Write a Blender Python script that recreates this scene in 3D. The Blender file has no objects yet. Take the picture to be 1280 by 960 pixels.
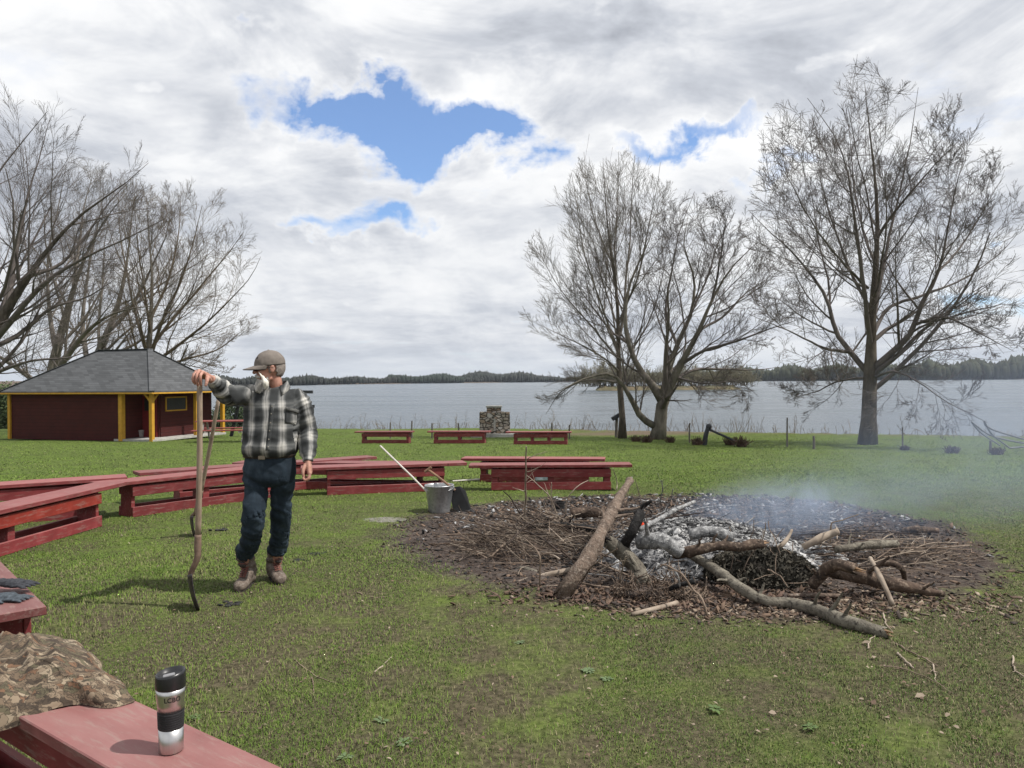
import bpy, bmesh, math, random
import numpy as np
from mathutils import Vector, Matrix, noise as mnoise
random.seed(7); RNG = np.random.default_rng(11)
PI = math.pi; R = math.radians
scn = bpy.context.scene
COL = scn.collection
# ------------------------------------------------------------------ camera
F = 950.0; EYE = Vector((0, 0, 1.55)); ROLL = R(0.42); PITCH = math.atan(5/950)
_fw = Vector((0, math.cos(PITCH), -math.sin(PITCH)))
_r0 = Vector((1, 0, 0)); _u0 = _r0.cross(_fw)
CR = _r0*math.cos(ROLL) - _u0*math.sin(ROLL)
CU = _r0*math.sin(ROLL) + _u0*math.cos(ROLL)
cam_d = bpy.data.cameras.new('camera'); cam = bpy.data.objects.new('camera', cam_d); COL.objects.link(cam)
m = Matrix((CR, CU, -_fw)).transposed().to_4x4(); m.translation = EYE
cam.matrix_world = m
cam_d.sensor_width = 36; cam_d.lens = F/1280*36; cam_d.clip_end = 6000; cam_d.clip_start = 0.05
scn.camera = cam
def ray(px, py):
    d = _fw + CR*((px-640)/F) + CU*((480-py)/F)
    return d/d.y
def P(px, py, d):
    return EYE + ray(px, py)*d
# ------------------------------------------------------------------ terrain
_ex = np.array([-400,-60,-24,-10,-1,6,12.6,16,24,60,400.]); _ey = np.array([60,52,46,42,40.5,34,28.2,25.6,22,14,-40.])
_bk = RNG.uniform(-1,1,(16,2)); _bk /= np.linalg.norm(_bk,axis=1)[:,None]
_bk *= np.array([1.1,1.9,2.7,3.9,5.3,7.7,9.1,11,13,16,19,23,27,33,39,47])[:,None]
_bp = RNG.uniform(0,6.28,16); _ba = 1/np.array([1.1,1.9,2.7,3.9,5.3,7.7,9.1,11,13,16,19,23,27,33,39,47])**0.8
FC = (1.66, 7.70); FR = 2.70
def fbm(x, y, s=1.0, lo=0, hi=16):
    x = np.asarray(x, float); y = np.asarray(y, float); a = 0*x; w = 0
    for k in range(lo, hi):
        # a little domain warp keeps the sums from looking like a grid
        a = a + _ba[k]*np.sin(s*(_bk[k,0]*x+_bk[k,1]*y)+_bp[k]+1.3*np.sin(s*(_bk[(k+5)%16,0]*x+_bk[(k+5)%16,1]*y)*.37+k)); w += _ba[k]
    return a/w*1.6
def dirt(x, y):
    x = np.asarray(x, float); y = np.asarray(y, float)
    r = np.hypot((x-FC[0])/1.10, y-FC[1])/FR + 0.09*fbm(x, y, .8)
    return np.clip((1.06-r)/0.16, 0, 1)
WATER_Z = -2.05
def G(x, y, bump=True):
    x = np.asarray(x, float); y = np.asarray(y, float)
    t = np.clip(y-8, 0, None); z = -0.038*(np.sqrt(t*t+16)-4)
    e = np.interp(x, _ex, _ey)
    z = np.maximum(z, -1.35)
    over = np.clip((y-e)/2.6, 0, 1); z = z*(1-over)+(-3.2)*over
    z = z + 0.10*np.exp(-((y-e+0.6)/1.2)**2)
    if bump:
        near = np.clip(1-over, 0, 1)
        D = dirt(x, y)
        z = z + near*(0.014*fbm(x, y, .35, 0, 6) + 0.006*fbm(x, y, 1.4)*(1-D) + D*(0.018*fbm(x, y, 1.1)+0.012*fbm(x, y, 2.7)))
    return z
def ground(px, py):
    r = ray(px, py); d = 1.5
    for _ in range(4000):
        p = EYE + r*d
        g = float(G(p.x, p.y, False))
        if p.z <= g: break
        d += max(0.004, (p.z-g)*0.3)
    return p
def onz(px, py, z):
    r = ray(px, py); d = (z-EYE.z)/r.z
    return EYE + r*d
# ------------------------------------------------------------------ materials
MATS = {}
class NT:
    def __init__(s, m): s.t = m.node_tree; s.n = s.t.nodes; s.l = s.t.links
    def add(s, typ, **kw):
        n = s.n.new(typ)
        for k, v in kw.items():
            if k in n.inputs.keys() if isinstance(k, str) and hasattr(n.inputs,'keys') else False: pass
            setattr(n, k, v)
        return n
    def val(s, sock, v):
        if isinstance(v, bpy.types.NodeSocket): s.l.new(v, sock)
        elif isinstance(v, (tuple, list)):
            sock.default_value = tuple(v) if len(v) == len(sock.default_value) else (*v, 1)
        else: sock.default_value = v
    def math(s, op, a, b=None, c=None, clamp=False):
        n = s.n.new('ShaderNodeMath'); n.operation = op; n.use_clamp = clamp
        s.val(n.inputs[0], a)
        if b is not None: s.val(n.inputs[1], b)
        if c is not None: s.val(n.inputs[2], c)
        return n.outputs[0]
    def vmath(s, op, a, b=None):
        n = s.n.new('ShaderNodeVectorMath'); n.operation = op
        s.val(n.inputs[0], a)
        if b is not None: s.val(n.inputs[1], b)
        return n.outputs['Value'] if op in ('LENGTH','DOT_PRODUCT','DISTANCE') else n.outputs[0]
    def noise(s, vec, scale, detail=4, rough=.55, dist=0, out='Fac'):
        n = s.n.new('ShaderNodeTexNoise'); n.inputs['Scale'].default_value = scale
        n.inputs['Detail'].default_value = detail; n.inputs['Roughness'].default_value = rough; n.inputs['Distortion'].default_value = dist
        if vec is not None: s.l.new(vec, n.inputs['Vector'])
        return n.outputs[out]
    def vor(s, vec, scale, out='Distance', feature='F1', rnd=1):
        n = s.n.new('ShaderNodeTexVoronoi'); n.feature = feature; n.inputs['Scale'].default_value = scale; n.inputs['Randomness'].default_value = rnd
        s.l.new(vec, n.inputs['Vector']); return n.outputs[out]
    def ramp(s, f, stops, interp='LINEAR'):
        n = s.n.new('ShaderNodeValToRGB'); e = n.color_ramp.elements; n.color_ramp.interpolation = interp
        while len(e) < len(stops): e.new(.5)
        for el, (p, c) in zip(e, stops):
            el.position = p; el.color = (*c, 1) if isinstance(c, (tuple, list)) else (c, c, c, 1)
        s.val(n.inputs[0], f); return n.outputs[0]
    def mix(s, f, a, b, mode='MIX'):
        n = s.n.new('ShaderNodeMix'); n.data_type = 'RGBA'; n.blend_type = mode
        s.val(n.inputs[0], f); s.val(n.inputs[6], a); s.val(n.inputs[7], b); return n.outputs[2]
    def mapr(s, f, a, b, c=0, d=1):
        n = s.n.new('ShaderNodeMapRange'); s.val(n.inputs[0], f)
        for i, v in enumerate((a, b, c, d)): s.val(n.inputs[i+1], v)
        return n.outputs[0]
    def scale(s, vec, sc):
        n = s.n.new('ShaderNodeMapping'); s.l.new(vec, n.inputs['Vector']); n.inputs['Scale'].default_value = sc; return n.outputs[0]
    def coord(s, o='Object'): return s.n.new('ShaderNodeTexCoord').outputs[o]
    def pos(s): return s.n.new('ShaderNodeNewGeometry').outputs['Position']
    def sep(s, v):
        n = s.n.new('ShaderNodeSeparateXYZ'); s.l.new(v, n.inputs[0]); return n.outputs
    def comb(s, x, y, z):
        n = s.n.new('ShaderNodeCombineXYZ'); s.val(n.inputs[0], x); s.val(n.inputs[1], y); s.val(n.inputs[2], z); return n.outputs[0]
    def bump(s, h, strength=.5, dist=.01):
        n = s.n.new('ShaderNodeBump'); n.inputs['Strength'].default_value = strength; n.inputs['Distance'].default_value = dist
        s.l.new(h, n.inputs['Height']); return n.outputs[0]
def newmat(name):
    m = bpy.data.materials.new(name); m.use_nodes = True; t = NT(m)
    b = t.n['Principled BSDF']; b.inputs['Specular IOR Level'].default_value = .3
    MATS[name] = m; return m, t, b
def simple(name, c1, c2=None, rough=.7, sc=8, bump=.3, bd=.005, metal=0, spec=.3, stretch=(1,1,1), c3=None, coord='Object', lo=.35, hi=.65):
    m, t, b = newmat(name); c2 = c2 or tuple(x*.7 for x in c1)
    v = t.scale(t.coord(coord), stretch)
    n = t.noise(v, sc, 6, .6); col = t.ramp(n, [(lo, c2), (hi, c1)])
    if c3: col = t.mix(t.ramp(t.noise(v, sc*3.1, 5, .65), [(.52, 0.), (.66, 1.)]), col, c3)
    t.val(b.inputs['Base Color'], col); b.inputs['Roughness'].default_value = rough
    b.inputs['Metallic'].default_value = metal; b.inputs['Specular IOR Level'].default_value = spec
    if bump: t.val(b.inputs['Normal'], t.bump(t.noise(v, sc*4, 5, .6), bump, bd))
    return m
# ------------------------------------------------------------------ object helpers
def tag(o, label=None, cat=None, group=None, kind=None):
    if label: o['label'] = label
    if cat: o['category'] = cat
    if group: o['group'] = group
    if kind: o['kind'] = kind
    return o
def empty(name, loc, rz=0):
    o = bpy.data.objects.new(name, None); COL.objects.link(o); o.location = loc; o.rotation_euler = (0, 0, rz)
    o.empty_display_size = .1
    o['_m'] = 0
    del o['_m']
    return o
def wmat(o):
    m = Matrix.LocRotScale(o.location, o.rotation_euler, o.scale)
    return (wmat(o.parent) @ m) if o.parent else m
def obj(name, me, mat=None, parent=None, world=True, smooth=False):
    """links mesh; with world=True the verts are world coords; a top-level mesh gets its origin at its base"""
    o = bpy.data.objects.new(name, me); me.name = name
    if mat:
        for mm in (mat if isinstance(mat, (list, tuple)) else [mat]): me.materials.append(mm)
    COL.objects.link(o)
    if parent:
        o.parent = parent
        if world: me.transform(wmat(parent).inverted())
    elif world:
        co = np.empty(len(me.vertices)*3); me.vertices.foreach_get('co', co); co = co.reshape(-1, 3)
        c = Vector(((co[:,0].min()+co[:,0].max())/2, (co[:,1].min()+co[:,1].max())/2, co[:,2].min()))
        me.transform(Matrix.Translation(-c)); o.location = c
    if smooth: me.polygons.foreach_set('use_smooth', np.ones(len(me.polygons), bool))
    me.update()
    return o
def mesh_np(name, V, Fc):
    """V [n,3]; Fc list of index arrays each [m,k]"""
    me = bpy.data.meshes.new(name); V = np.asarray(V, np.float32)
    if not isinstance(Fc, (list, tuple)): Fc = [Fc]
    Fc = [np.asarray(f, np.int32) for f in Fc if len(f)]
    me.vertices.add(len(V)); me.vertices.foreach_set('co', V.ravel())
    nl = sum(f.size for f in Fc); npoly = sum(len(f) for f in Fc)
    me.loops.add(nl); me.loops.foreach_set('vertex_index', np.concatenate([f.ravel() for f in Fc]))
    me.polygons.add(npoly)
    st = []; o = 0
    for f in Fc:
        st.append(o+np.arange(len(f))*f.shape[1]); o += f.size
    me.polygons.foreach_set('loop_start', np.concatenate(st).astype(np.int32))
    me.update(calc_edges=True); me.validate(verbose=False)
    return me
def tubes(pts, rad, s=6, caps=False, ecc=None):
    """pts [B,n,3], rad [B,n] -> V, quads (, caps)"""
    pts = np.asarray(pts, float); rad = np.asarray(rad, float); B, n, _ = pts.shape
    T = np.gradient(pts, axis=1); T /= np.linalg.norm(T, axis=2, keepdims=True)+1e-9
    mean = pts[:,-1]-pts[:,0]; mean /= np.linalg.norm(mean, axis=1, keepdims=True)+1e-9
    ref = np.where(np.abs(mean[:,2:3]) > .7, np.array([[0.13,1,.1]]), np.array([[.1,.05,1]]))
    ref = np.broadcast_to(ref[:,None,:], T.shape)
    N1 = np.cross(T, ref); N1 /= np.linalg.norm(N1, axis=2, keepdims=True)+1e-9
    N2 = np.cross(T, N1)
    a = np.arange(s)*2*PI/s
    ring = N1[:,:,None,:]*np.cos(a)[None,None,:,None] + N2[:,:,None,:]*np.sin(a)[None,None,:,None]
    V = pts[:,:,None,:] + ring*rad[:,:,None,None]
    V = V.reshape(-1, 3)
    b = np.arange(B)[:,None,None]*n*s; i = np.arange(n-1)[None,:,None]*s; j = np.arange(s)[None,None,:]; j2 = (j+1) % s
    q = np.stack([b+i+j, b+i+j2, b+i+s+j2, b+i+s+j], -1).reshape(-1, 4)
    if not caps: return V, q
    c0 = (np.arange(B)[:,None]*n*s + np.arange(s)[None,:])[:, ::-1]; c1 = np.arange(B)[:,None]*n*s+(n-1)*s+np.arange(s)[None,:]
    return V, q, np.concatenate([c0, c1])
def smooth_line(P0, n, wob=0, seed=0):
    """Catmull-Rom resample"""
    Pt = np.array([tuple(p) for p in P0], float); k = Pt.shape[1]
    E = np.vstack([2*Pt[0]-Pt[1], Pt, 2*Pt[-1]-Pt[-2]])
    seg = np.linalg.norm(np.diff(Pt[:, :3], axis=0), axis=1); cum = np.concatenate([[0], np.cumsum(seg)])
    out = []
    for u in np.linspace(0, cum[-1], n):
        i = min(np.searchsorted(cum, u, 'right')-1, len(seg)-1); t = (u-cum[i])/(seg[i]+1e-9)
        a, b, c, d = E[i], E[i+1], E[i+2], E[i+3]
        out.append(.5*((2*b)+(-a+c)*t+(2*a-5*b+4*c-d)*t*t+(-a+3*b-3*c+d)*t**3))
    out = np.array(out)
    if wob:
        r = np.random.default_rng(seed); w = r.normal(0, 1, (n, 3)); w[1:-1] = (w[:-2]+w[1:-1]+w[2:])/3; w[0] = 0
        out[:, :3] += w*wob
    return out
class MB:
    def __init__(s): s.bm = bmesh.new()
    def box(s, c, size, M=None, bev=0.004, jit=0):
        M = M or Matrix.Identity(4)
        r = bmesh.ops.create_cube(s.bm, size=1); vs = r['verts']
        for v in vs:
            v.co = Vector((v.co.x*size[0]+c[0]+random.uniform(-jit,jit), v.co.y*size[1]+c[1]+random.uniform(-jit,jit), v.co.z*size[2]+c[2]+random.uniform(-jit,jit)))
        if bev:
            es = list({e for v in vs for e in v.link_edges})
            bm_r = bmesh.ops.bevel(s.bm, geom=es, offset=bev, segments=1, affect='EDGES')
            vs = list({v for f in bm_r['faces'] for v in f.verts} | {v for v in vs if v.is_valid})
        for v in vs: v.co = M @ v.co
        return s
    def beam(s, a, b, w, h, bev=.004, up=Vector((0,0,1))):
        a = Vector(a); b = Vector(b); d = b-a; L = d.length; d.normalize()
        if abs(d.dot(up)) > .95: up = Vector((0,1,0))
        y = up.cross(d).normalized(); z = d.cross(y)
        M = Matrix((d, y, z)).transposed().to_4x4(); M.translation = (a+b)/2
        return s.box((0,0,0), (L, w, h), M, bev)
    def tube(s, pts, r, n=8, caps=True):
        pts = np.array([tuple(p) for p in pts], float); rr = np.full(len(pts), r) if np.isscalar(r) else np.array(r)
        V, q, c = tubes(pts[None], rr[None], n, True)
        bv = [s.bm.verts.new(v) for v in V]
        for f in q: s.bm.faces.new([bv[i] for i in f])
        if caps:
            for f in c: s.bm.faces.new([bv[i] for i in f])
        return s
    def lathe(s, prof, c=(0,0,0), n=24, M=None, capb=True, capt=True):
        rings = []
        for r, z in prof:
            rings.append([s.bm.verts.new(Vector((c[0]+r*math.cos(2*PI*k/n), c[1]+r*math.sin(2*PI*k/n), c[2]+z))) for k in range(n)])
        for a, b in zip(rings, rings[1:]):
            for k in range(n): s.bm.faces.new([a[k], a[(k+1)%n], b[(k+1)%n], b[k]])
        if capb: s.bm.faces.new(rings[0][::-1])
        if capt: s.bm.faces.new(rings[-1])
        if M:
            for rg in rings:
                for v in rg: v.co = M @ v.co
        return s
    def prism(s, poly, h0, h1, M=None):
        a = [s.bm.verts.new((x, y, h0)) for x, y in poly]; b = [s.bm.verts.new((x, y, h1)) for x, y in poly]
        s.bm.faces.new(a[::-1]); s.bm.faces.new(b)
        for k in range(len(a)): s.bm.faces.new([a[k], a[(k+1)%len(a)], b[(k+1)%len(a)], b[k]])
        if M:
            for v in a+b: v.co = M @ v.co
        return s
    def mesh(s, name='m'):
        bmesh.ops.recalc_face_normals(s.bm, faces=s.bm.faces)
        me = bpy.data.meshes.new(name); s.bm.to_mesh(me); s.bm.free(); return me
    def build(s, name, mat, parent=None, world=True, smooth=False): return obj(name, s.mesh(name), mat, parent, world, smooth)
def copy_tree(o, parent=None):
    c = o.copy(); COL.objects.link(c)
    if parent: c.parent = parent
    for ch in [x for x in o.children]: copy_tree(ch, c)
    return c
def eval_mods(me, mods):
    o = bpy.data.objects.new('tmp_eval', me); COL.objects.link(o)
    for typ, kw in mods:
        md = o.modifiers.new(typ, typ)
        for k, v in kw.items(): setattr(md, k, v)
    dg = bpy.context.evaluated_depsgraph_get(); dg.update()
    out = bpy.data.meshes.new_from_object(o.evaluated_get(dg), depsgraph=dg)
    bpy.data.objects.remove(o); bpy.data.meshes.remove(me)
    return out
def norm(v): return v/(np.linalg.norm(v, axis=-1, keepdims=True)+1e-9)
# ------------------------------------------------------------------ world: physical sky + clouds, one sun
SUN = Vector((1.02, -0.22, 1.53)).normalized()
w = bpy.data.worlds.new('World'); scn.world = w; w.use_nodes = True
t = NT(w); bg = t.n['Background']; bg.inputs['Strength'].default_value = 1
sky = t.n.new('ShaderNodeTexSky'); sky.sky_type = 'NISHITA'; sky.sun_disc = False
sky.sun_elevation = math.asin(SUN.z); sky.sun_rotation = math.atan2(SUN.x, SUN.y); sky.air_density = 1.0; sky.dust_density = .6
gen = t.coord('Generated'); D = t.vmath('NORMALIZE', gen); x, y, z = t.sep(D)
zz = t.math('ADD', t.math('MAXIMUM', z, 0), .13)
u = t.math('DIVIDE', x, zz); v = t.math('DIVIDE', y, zz)
uv = t.comb(u, v, 0)
skyc = t.mix(1.0, sky.outputs[0], (0.105, 0.135, 0.175), 'MULTIPLY')
skyc = t.mix(.10, skyc, (.75, .82, .9))
# cloud cover: nearly closed, opened where the blue gaps are
n1 = t.noise(uv, .85, 9, .58, .25)
n2 = t.noise(t.vmath('ADD', uv, (3.1, 7.7, 2.2)), 2.3, 7, .6, .35)
yy = t.math('MAXIMUM', y, .05); gx = t.math('DIVIDE', x, yy); gz = t.math('DIVIDE', z, yy)
wn = t.noise(t.comb(gx, gz, 0), 8.0, 7, .58, .2, 'Color'); wx, wy, _ = t.sep(wn)
gx = t.math('ADD', gx, t.math('MULTIPLY_ADD', wx, .36, -.18)); gz = t.math('ADD', gz, t.math('MULTIPLY_ADD', wy, .26, -.13))
hole = None
for (px, py, sx, sy, am) in [(610,150,52,44,1.2), (560,165,85,36,1.15), (480,150,60,32,.9), (425,108,80,30,1.5), (468,278,46,20,.8), (870,165,90,14,.62), (425,300,25,12,.4), (300,38,26,10,.35), (985,235,70,12,.35),(1230,385,70,12,.5),(1245,300,40,10,.4)]:
    cx, cz = (px-640)/F, (475-py)/F
    a = t.math('DIVIDE', t.math('SUBTRACT', gx, cx), sx/F); b = t.math('DIVIDE', t.math('SUBTRACT', gz, cz), sy/F)
    r2 = t.math('ADD', t.math('MULTIPLY', a, a), t.math('MULTIPLY', b, b))
    e = t.math('MULTIPLY', t.math('POWER', 2.718, t.math('MULTIPLY', r2, -.8)), am)
    hole = e if hole is None else t.math('ADD', hole, e)
dens = t.math('ADD', t.math('MULTIPLY', t.math('ADD', n1, t.math('MULTIPLY', n2, .45)), 1.0), -.29)
dens = t.math('SUBTRACT', dens, t.math('MULTIPLY', hole, .58))
cov = t.mapr(dens, -.04, .30); cov = t.math('SMOOTH_MIN', cov, 1, .1) if False else cov
# shading of the cloud field: thick = grey base, thin rims bright
n3 = t.noise(t.vmath('ADD', uv, (-4.3, 1.9, 5.0)), .62, 8, .56, .5)
n4 = t.noise(t.vmath('ADD', uv, (9.3, -3.9, 1.0)), 2.6, 9, .62, .6)
n5 = t.noise(t.vmath('MULTIPLY', D, (1, 1, 2.0)), 4.2, 9, .60, .45)
sh = t.math('ADD', t.math('ADD', t.math('MULTIPLY', n3, .34), t.math('MULTIPLY', n4, .12)), t.math('MULTIPLY', n5, .54))
rim = t.mapr(dens, .16, .5, 1, 0)
vo = t.n.new('ShaderNodeTexVoronoi'); vo.feature = 'F1'; vo.inputs['Scale'].default_value = 6.5; vo.inputs['Detail'].default_value = 3; vo.inputs['Roughness'].default_value = .55
wd = t.noise(D, 3.0, 6, .6, 0, 'Color'); t.l.new(t.vmath('ADD', t.vmath('MULTIPLY', D, (1, 1, 1.9)), t.vmath('MULTIPLY', wd, (.30,.30,.30))), vo.inputs['Vector'])
puff = t.mapr(vo.outputs['Distance'], .10, .60, .100, -.015)
sh = t.math('ADD', t.math('ADD', sh, puff), t.math('MULTIPLY', rim, .10))
cl = t.ramp(sh, [(.37, (.44,.465,.52)), (.44, (.62,.65,.71)), (.495, (.80,.82,.86)), (.545, (.96,.97,.985)), (.62, (1.06,1.06,1.06))])
low = t.mapr(z, .0, .30, 1, 0)          # rows of flat grey bases towards the horizon
cl = t.mix(t.math('MULTIPLY', low, .30), cl, (.50, .55, .63))
fin = t.mix(cov, skyc, cl)
horiz = t.mapr(z, .0, .05, .75, 0)
fin = t.mix(horiz, fin, (.66, .71, .78))
t.val(bg.inputs['Color'], fin)
try: w.cycles.sampling_method = 'MANUAL'; w.cycles.sample_map_resolution = 512
except Exception: pass
sd = bpy.data.lights.new('sun', 'SUN'); sd.energy = 5.0; sd.angle = R(.53); sd.color = (1, .955, .89)
so = bpy.data.objects.new('sun', sd); COL.objects.link(so); so.rotation_euler = SUN.to_track_quat('Z', 'Y').to_euler(); so.location = (30, -10, 40)
vs = scn.view_settings; vs.view_transform = 'Standard'; vs.look = 'None'; vs.gamma = 1; vs.exposure = 0; vs.use_curve_mapping = False
cy = scn.cycles; cy.use_denoising = True; cy.max_bounces = 6; cy.diffuse_bounces = 2; cy.glossy_bounces = 2; cy.transparent_max_bounces = 8
cy.volume_bounces = 0; cy.volume_step_rate = 2.0; cy.volume_max_steps = 96
try: cy.denoiser = 'OPENIMAGEDENOISE'
except Exception: pass

# ------------------------------------------------------------------ ground
def axis(lo, hi, step, far_lo, far_hi, g=1.13):
    a = list(np.arange(lo, hi, step)); s = step; x = hi
    while x < far_hi: a.append(x); s = min(s*g, 400); x += s
    a.append(far_hi); s = step*g; x = lo-s; b = []
    while x > far_lo: b.append(x); s = min(s*g, 400); x -= s
    b.append(far_lo); return np.array(b[::-1]+a)
gxs = axis(-3.2, 6.2, .045, -3200, 3200, 1.06); gys = axis(3.2, 11, .045, -300, 4000, 1.05)
X, Y = np.meshgrid(gxs, gys); Z = G(X, Y)
# the land beyond the lake rises out of the water again
px_az = X/np.maximum(Y, 1)
dist = np.hypot(X, Y)
shore = np.interp(px_az, [-1.2,-.5,-.3,-.25,.06,.3,.67,1.2], [500,560,700,830,1180,1150,1050,800])
rise = np.clip((dist-shore)/60, 0, 1)*(Y > 50)
Z = Z*(1-rise) + rise*(-.6 + 5*np.clip((dist-shore)/500, 0, 1))
V = np.stack([X, Y, Z], -1).reshape(-1, 3); ny, nx = X.shape
ii = np.arange(ny-1)[:,None]*nx; jj = np.arange(nx-1)[None,:]
q = np.stack([ii+jj, ii+jj+1, ii+jj+nx+1, ii+jj+nx], -1).reshape(-1, 4)
m, t, b = newmat('lawn_soil')
p = t.pos(); px_, py_, pz_ = t.sep(p)
nbig = t.noise(p, .35, 5, .6); nmid = t.noise(p, 2.3, 6, .65); nfin = t.noise(p, 26, 6, .7); nvf = t.noise(p, 90, 3, .7)
green = t.ramp(nmid, [(.3, (.072,.112,.019)), (.55, (.105,.162,.026)), (.75, (.135,.188,.034))])
green = t.mix(t.ramp(nfin, [(.35, .6), (.6, 0.)]), green, (.030,.042,.012))
brown = t.ramp(nfin, [(.3, (.030,.023,.017)), (.5, (.078,.062,.043)), (.72, (.15,.12,.085))])
yfar = t.mapr(py_, 5, 14, .52, .30)
patch = t.mapr(t.math('ADD', t.math('MULTIPLY', nbig, .5), t.math('MULTIPLY', nmid, .5)), yfar, t.math('ADD', yfar, .12), 1, 0)
patch = t.mapr(t.math('ADD', t.math('MULTIPLY', nbig, .45), t.math('MULTIPLY', nmid, .55)), .47, .66, .90, .05)
patch = t.math('MULTIPLY', patch, t.mapr(py_, 5, 13, 1, .28))
grass = t.mix(patch, green, brown)
# dirt disc
dx = t.math('DIVIDE', t.math('SUBTRACT', px_, FC[0]), 1.10); dy = t.math('SUBTRACT', py_, FC[1])
rr = t.math('DIVIDE', t.math('SQRT', t.math('ADD', t.math('MULTIPLY', dx, dx), t.math('MULTIPLY', dy, dy))), FR)
rr = t.math('ADD', rr, t.math('ADD', t.math('MULTIPLY_ADD', nmid, .34, -.17), t.math('MULTIPLY_ADD', nfin, .22, -.11)))
dm = t.mapr(rr, .93, 1.05, 1, 0)
soil = t.ramp(nfin, [(.28, (.022,.017,.015)), (.45, (.065,.050,.043)), (.6, (.105,.088,.078)), (.78, (.18,.155,.138))])
soil = t.mix(t.ramp(nmid, [(.36, .8), (.55, 0.)]), soil, (.030,.023,.020))
ashm = t.math('MULTIPLY', t.mapr(rr, .25, .62, 1, 0), t.ramp(t.noise(p, 6, 6, .7), [(.42, 0.), (.56, 1.)]))
soil = t.mix(ashm, soil, t.ramp(nvf, [(.35, (.05,.05,.052)), (.6, (.26,.26,.265))]))
# leaf-strewn bank strip at the shore
ex = t.n.new('ShaderNodeAttribute'); ex.attribute_name = 'bank'
bank = t.math('MULTIPLY', ex.outputs['Fac'], t.ramp(nmid, [(.32, .35), (.5, 1.)]))
base = t.mix(dm, grass, soil)
base = t.mix(bank, base, t.ramp(nfin, [(.3, (.05,.035,.028)), (.6, (.16,.115,.09))]))
t.val(b.inputs['Base Color'], base); b.inputs['Roughness'].default_value = .95; b.inputs['Specular IOR Level'].default_value = .1
h = t.math('ADD', t.math('MULTIPLY', nfin, .7), t.math('MULTIPLY', nvf, .3))
t.val(b.inputs['Normal'], t.bump(h, .9, .02))
gme = mesh_np('ground', V, q)
e = np.interp(V[:,0], _ex, _ey)
bk = np.clip(1-np.abs(V[:,1]-(e-.1))/1.3, 0, 1)*(V[:,0] > 1.5) + np.clip((V[:,1]-e)*2, 0, 1)
# worn strip under the two trees by the water
bk = np.maximum(bk, np.clip(1.35-np.hypot((V[:,0]-5.6)/5.2, (V[:,1]-32.6)/2.2), 0, 1))
at = gme.attributes.new('bank', 'FLOAT', 'POINT'); at.data.foreach_set('value', np.clip(bk, 0, 1).astype(np.float32))
gr = obj('ground', gme, m, world=False, smooth=True); tag(gr, kind='structure')

# ------------------------------------------------------------------ lake
m, t, b = newmat('lake_water')
p = t.pos(); ps = t.scale(p, (.45, 1.5, 1))
hh = t.math('ADD', t.math('MULTIPLY', t.noise(ps, .9, 5, .6, .4), .6), t.math('MULTIPLY', t.noise(ps, 3.2, 4, .6, .3), .4))
slick = t.noise(t.scale(p, (.012, .075, 1)), 1, 6, .62)
t.val(b.inputs['Base Color'], t.ramp(slick, [(.35, (.050,.068,.082)), (.65, (.085,.105,.12))]))
t.val(b.inputs['Roughness'], t.mapr(slick, .35, .65, .12, .34)); b.inputs['Specular IOR Level'].default_value = .5; b.inputs['IOR'].default_value = 1.33
t.val(b.inputs['Normal'], t.bump(hh, 1.0, .32))
xs = axis(-60, 60, 4, -3200, 3200, 1.3); ys = axis(12, 60, 4, -60, 3900, 1.3)
X, Y = np.meshgrid(xs, ys); V = np.stack([X, Y, 0*X+WATER_Z], -1).reshape(-1, 3); ny, nx = X.shape
ii = np.arange(ny-1)[:,None]*nx; jj = np.arange(nx-1)[None,:]
q = np.stack([ii+jj, ii+jj+1, ii+jj+nx+1, ii+jj+nx], -1).reshape(-1, 4)
q = q[np.repeat(True, len(q))]
wt = obj('water', mesh_np('water', V, q), m, world=False); tag(wt, kind='structure')

# ------------------------------------------------------------------ far woods (solid ridges of crowns)
def far_wood(name, label, pts, depth, mat, seed, dn=60, kind='stuff', blob=1.0, cat='wood'):
    """pts: list of (px, distance, height, density); clumps of crowns standing on the far land"""
    r = np.random.default_rng(seed)
    base = bmesh.new(); bmesh.ops.create_icosphere(base, subdivisions=1, radius=1)
    bv = np.array([v.co[:] for v in base.verts]); bf = np.array([[v.index for v in f.verts] for f in base.faces]); base.free()
    Vs, Fs, off = [], [], 0
    pxs = np.array([p[0] for p in pts], float)
    for k in range(dn):
        px = r.uniform(pxs[0], pxs[-1]); d = np.interp(px, pxs, [p[1] for p in pts]); hgt = np.interp(px, pxs, [p[2] for p in pts])
        if hgt < .5: continue
        back = r.random()**1.3*depth; hk = hgt*(.62+.38*r.random()+.15*math.sin(px*.11+seed))*(1+.25*back/depth*0)
        wr = hk*r.uniform(.12, .30)*blob
        c = np.array(ray(px, 476)*(d+back))[:2]
        V = bv*(1+r.normal(0, .17, (len(bv), 1)))
        V = V*np.array([wr, wr, hk*.55]) + np.array([c[0], c[1], -1.5+hk*.48])
        Vs.append(V); Fs.append(bf+off); off += len(bv)
    o = obj(name, mesh_np(name, np.concatenate(Vs), np.concatenate(Fs)), mat); tag(o, label, cat, kind=kind); return o
fw1 = simple('far_bare_wood', (.038,.040,.034), (.020,.023,.021), .95, .03, 0, c3=(.03,.04,.032))
fw2 = simple('far_bud_wood', (.052,.058,.030), (.026,.031,.020), .95, .035, 0, c3=(.034,.034,.028))
fw3 = simple('far_evergreen', (.030,.042,.032), (.018,.026,.020), .95, .05, 0)
far_wood('far_wood', 'long low dark wood on the far left shore across the lake', [(150,560,7,1),(300,640,8,1),(370,700,8.5,1),(440,880,8,1),(520,1000,9,1),(640,1150,9,1),(760,1180,7,1)], 90, fw1, 3, 4200)
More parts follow.
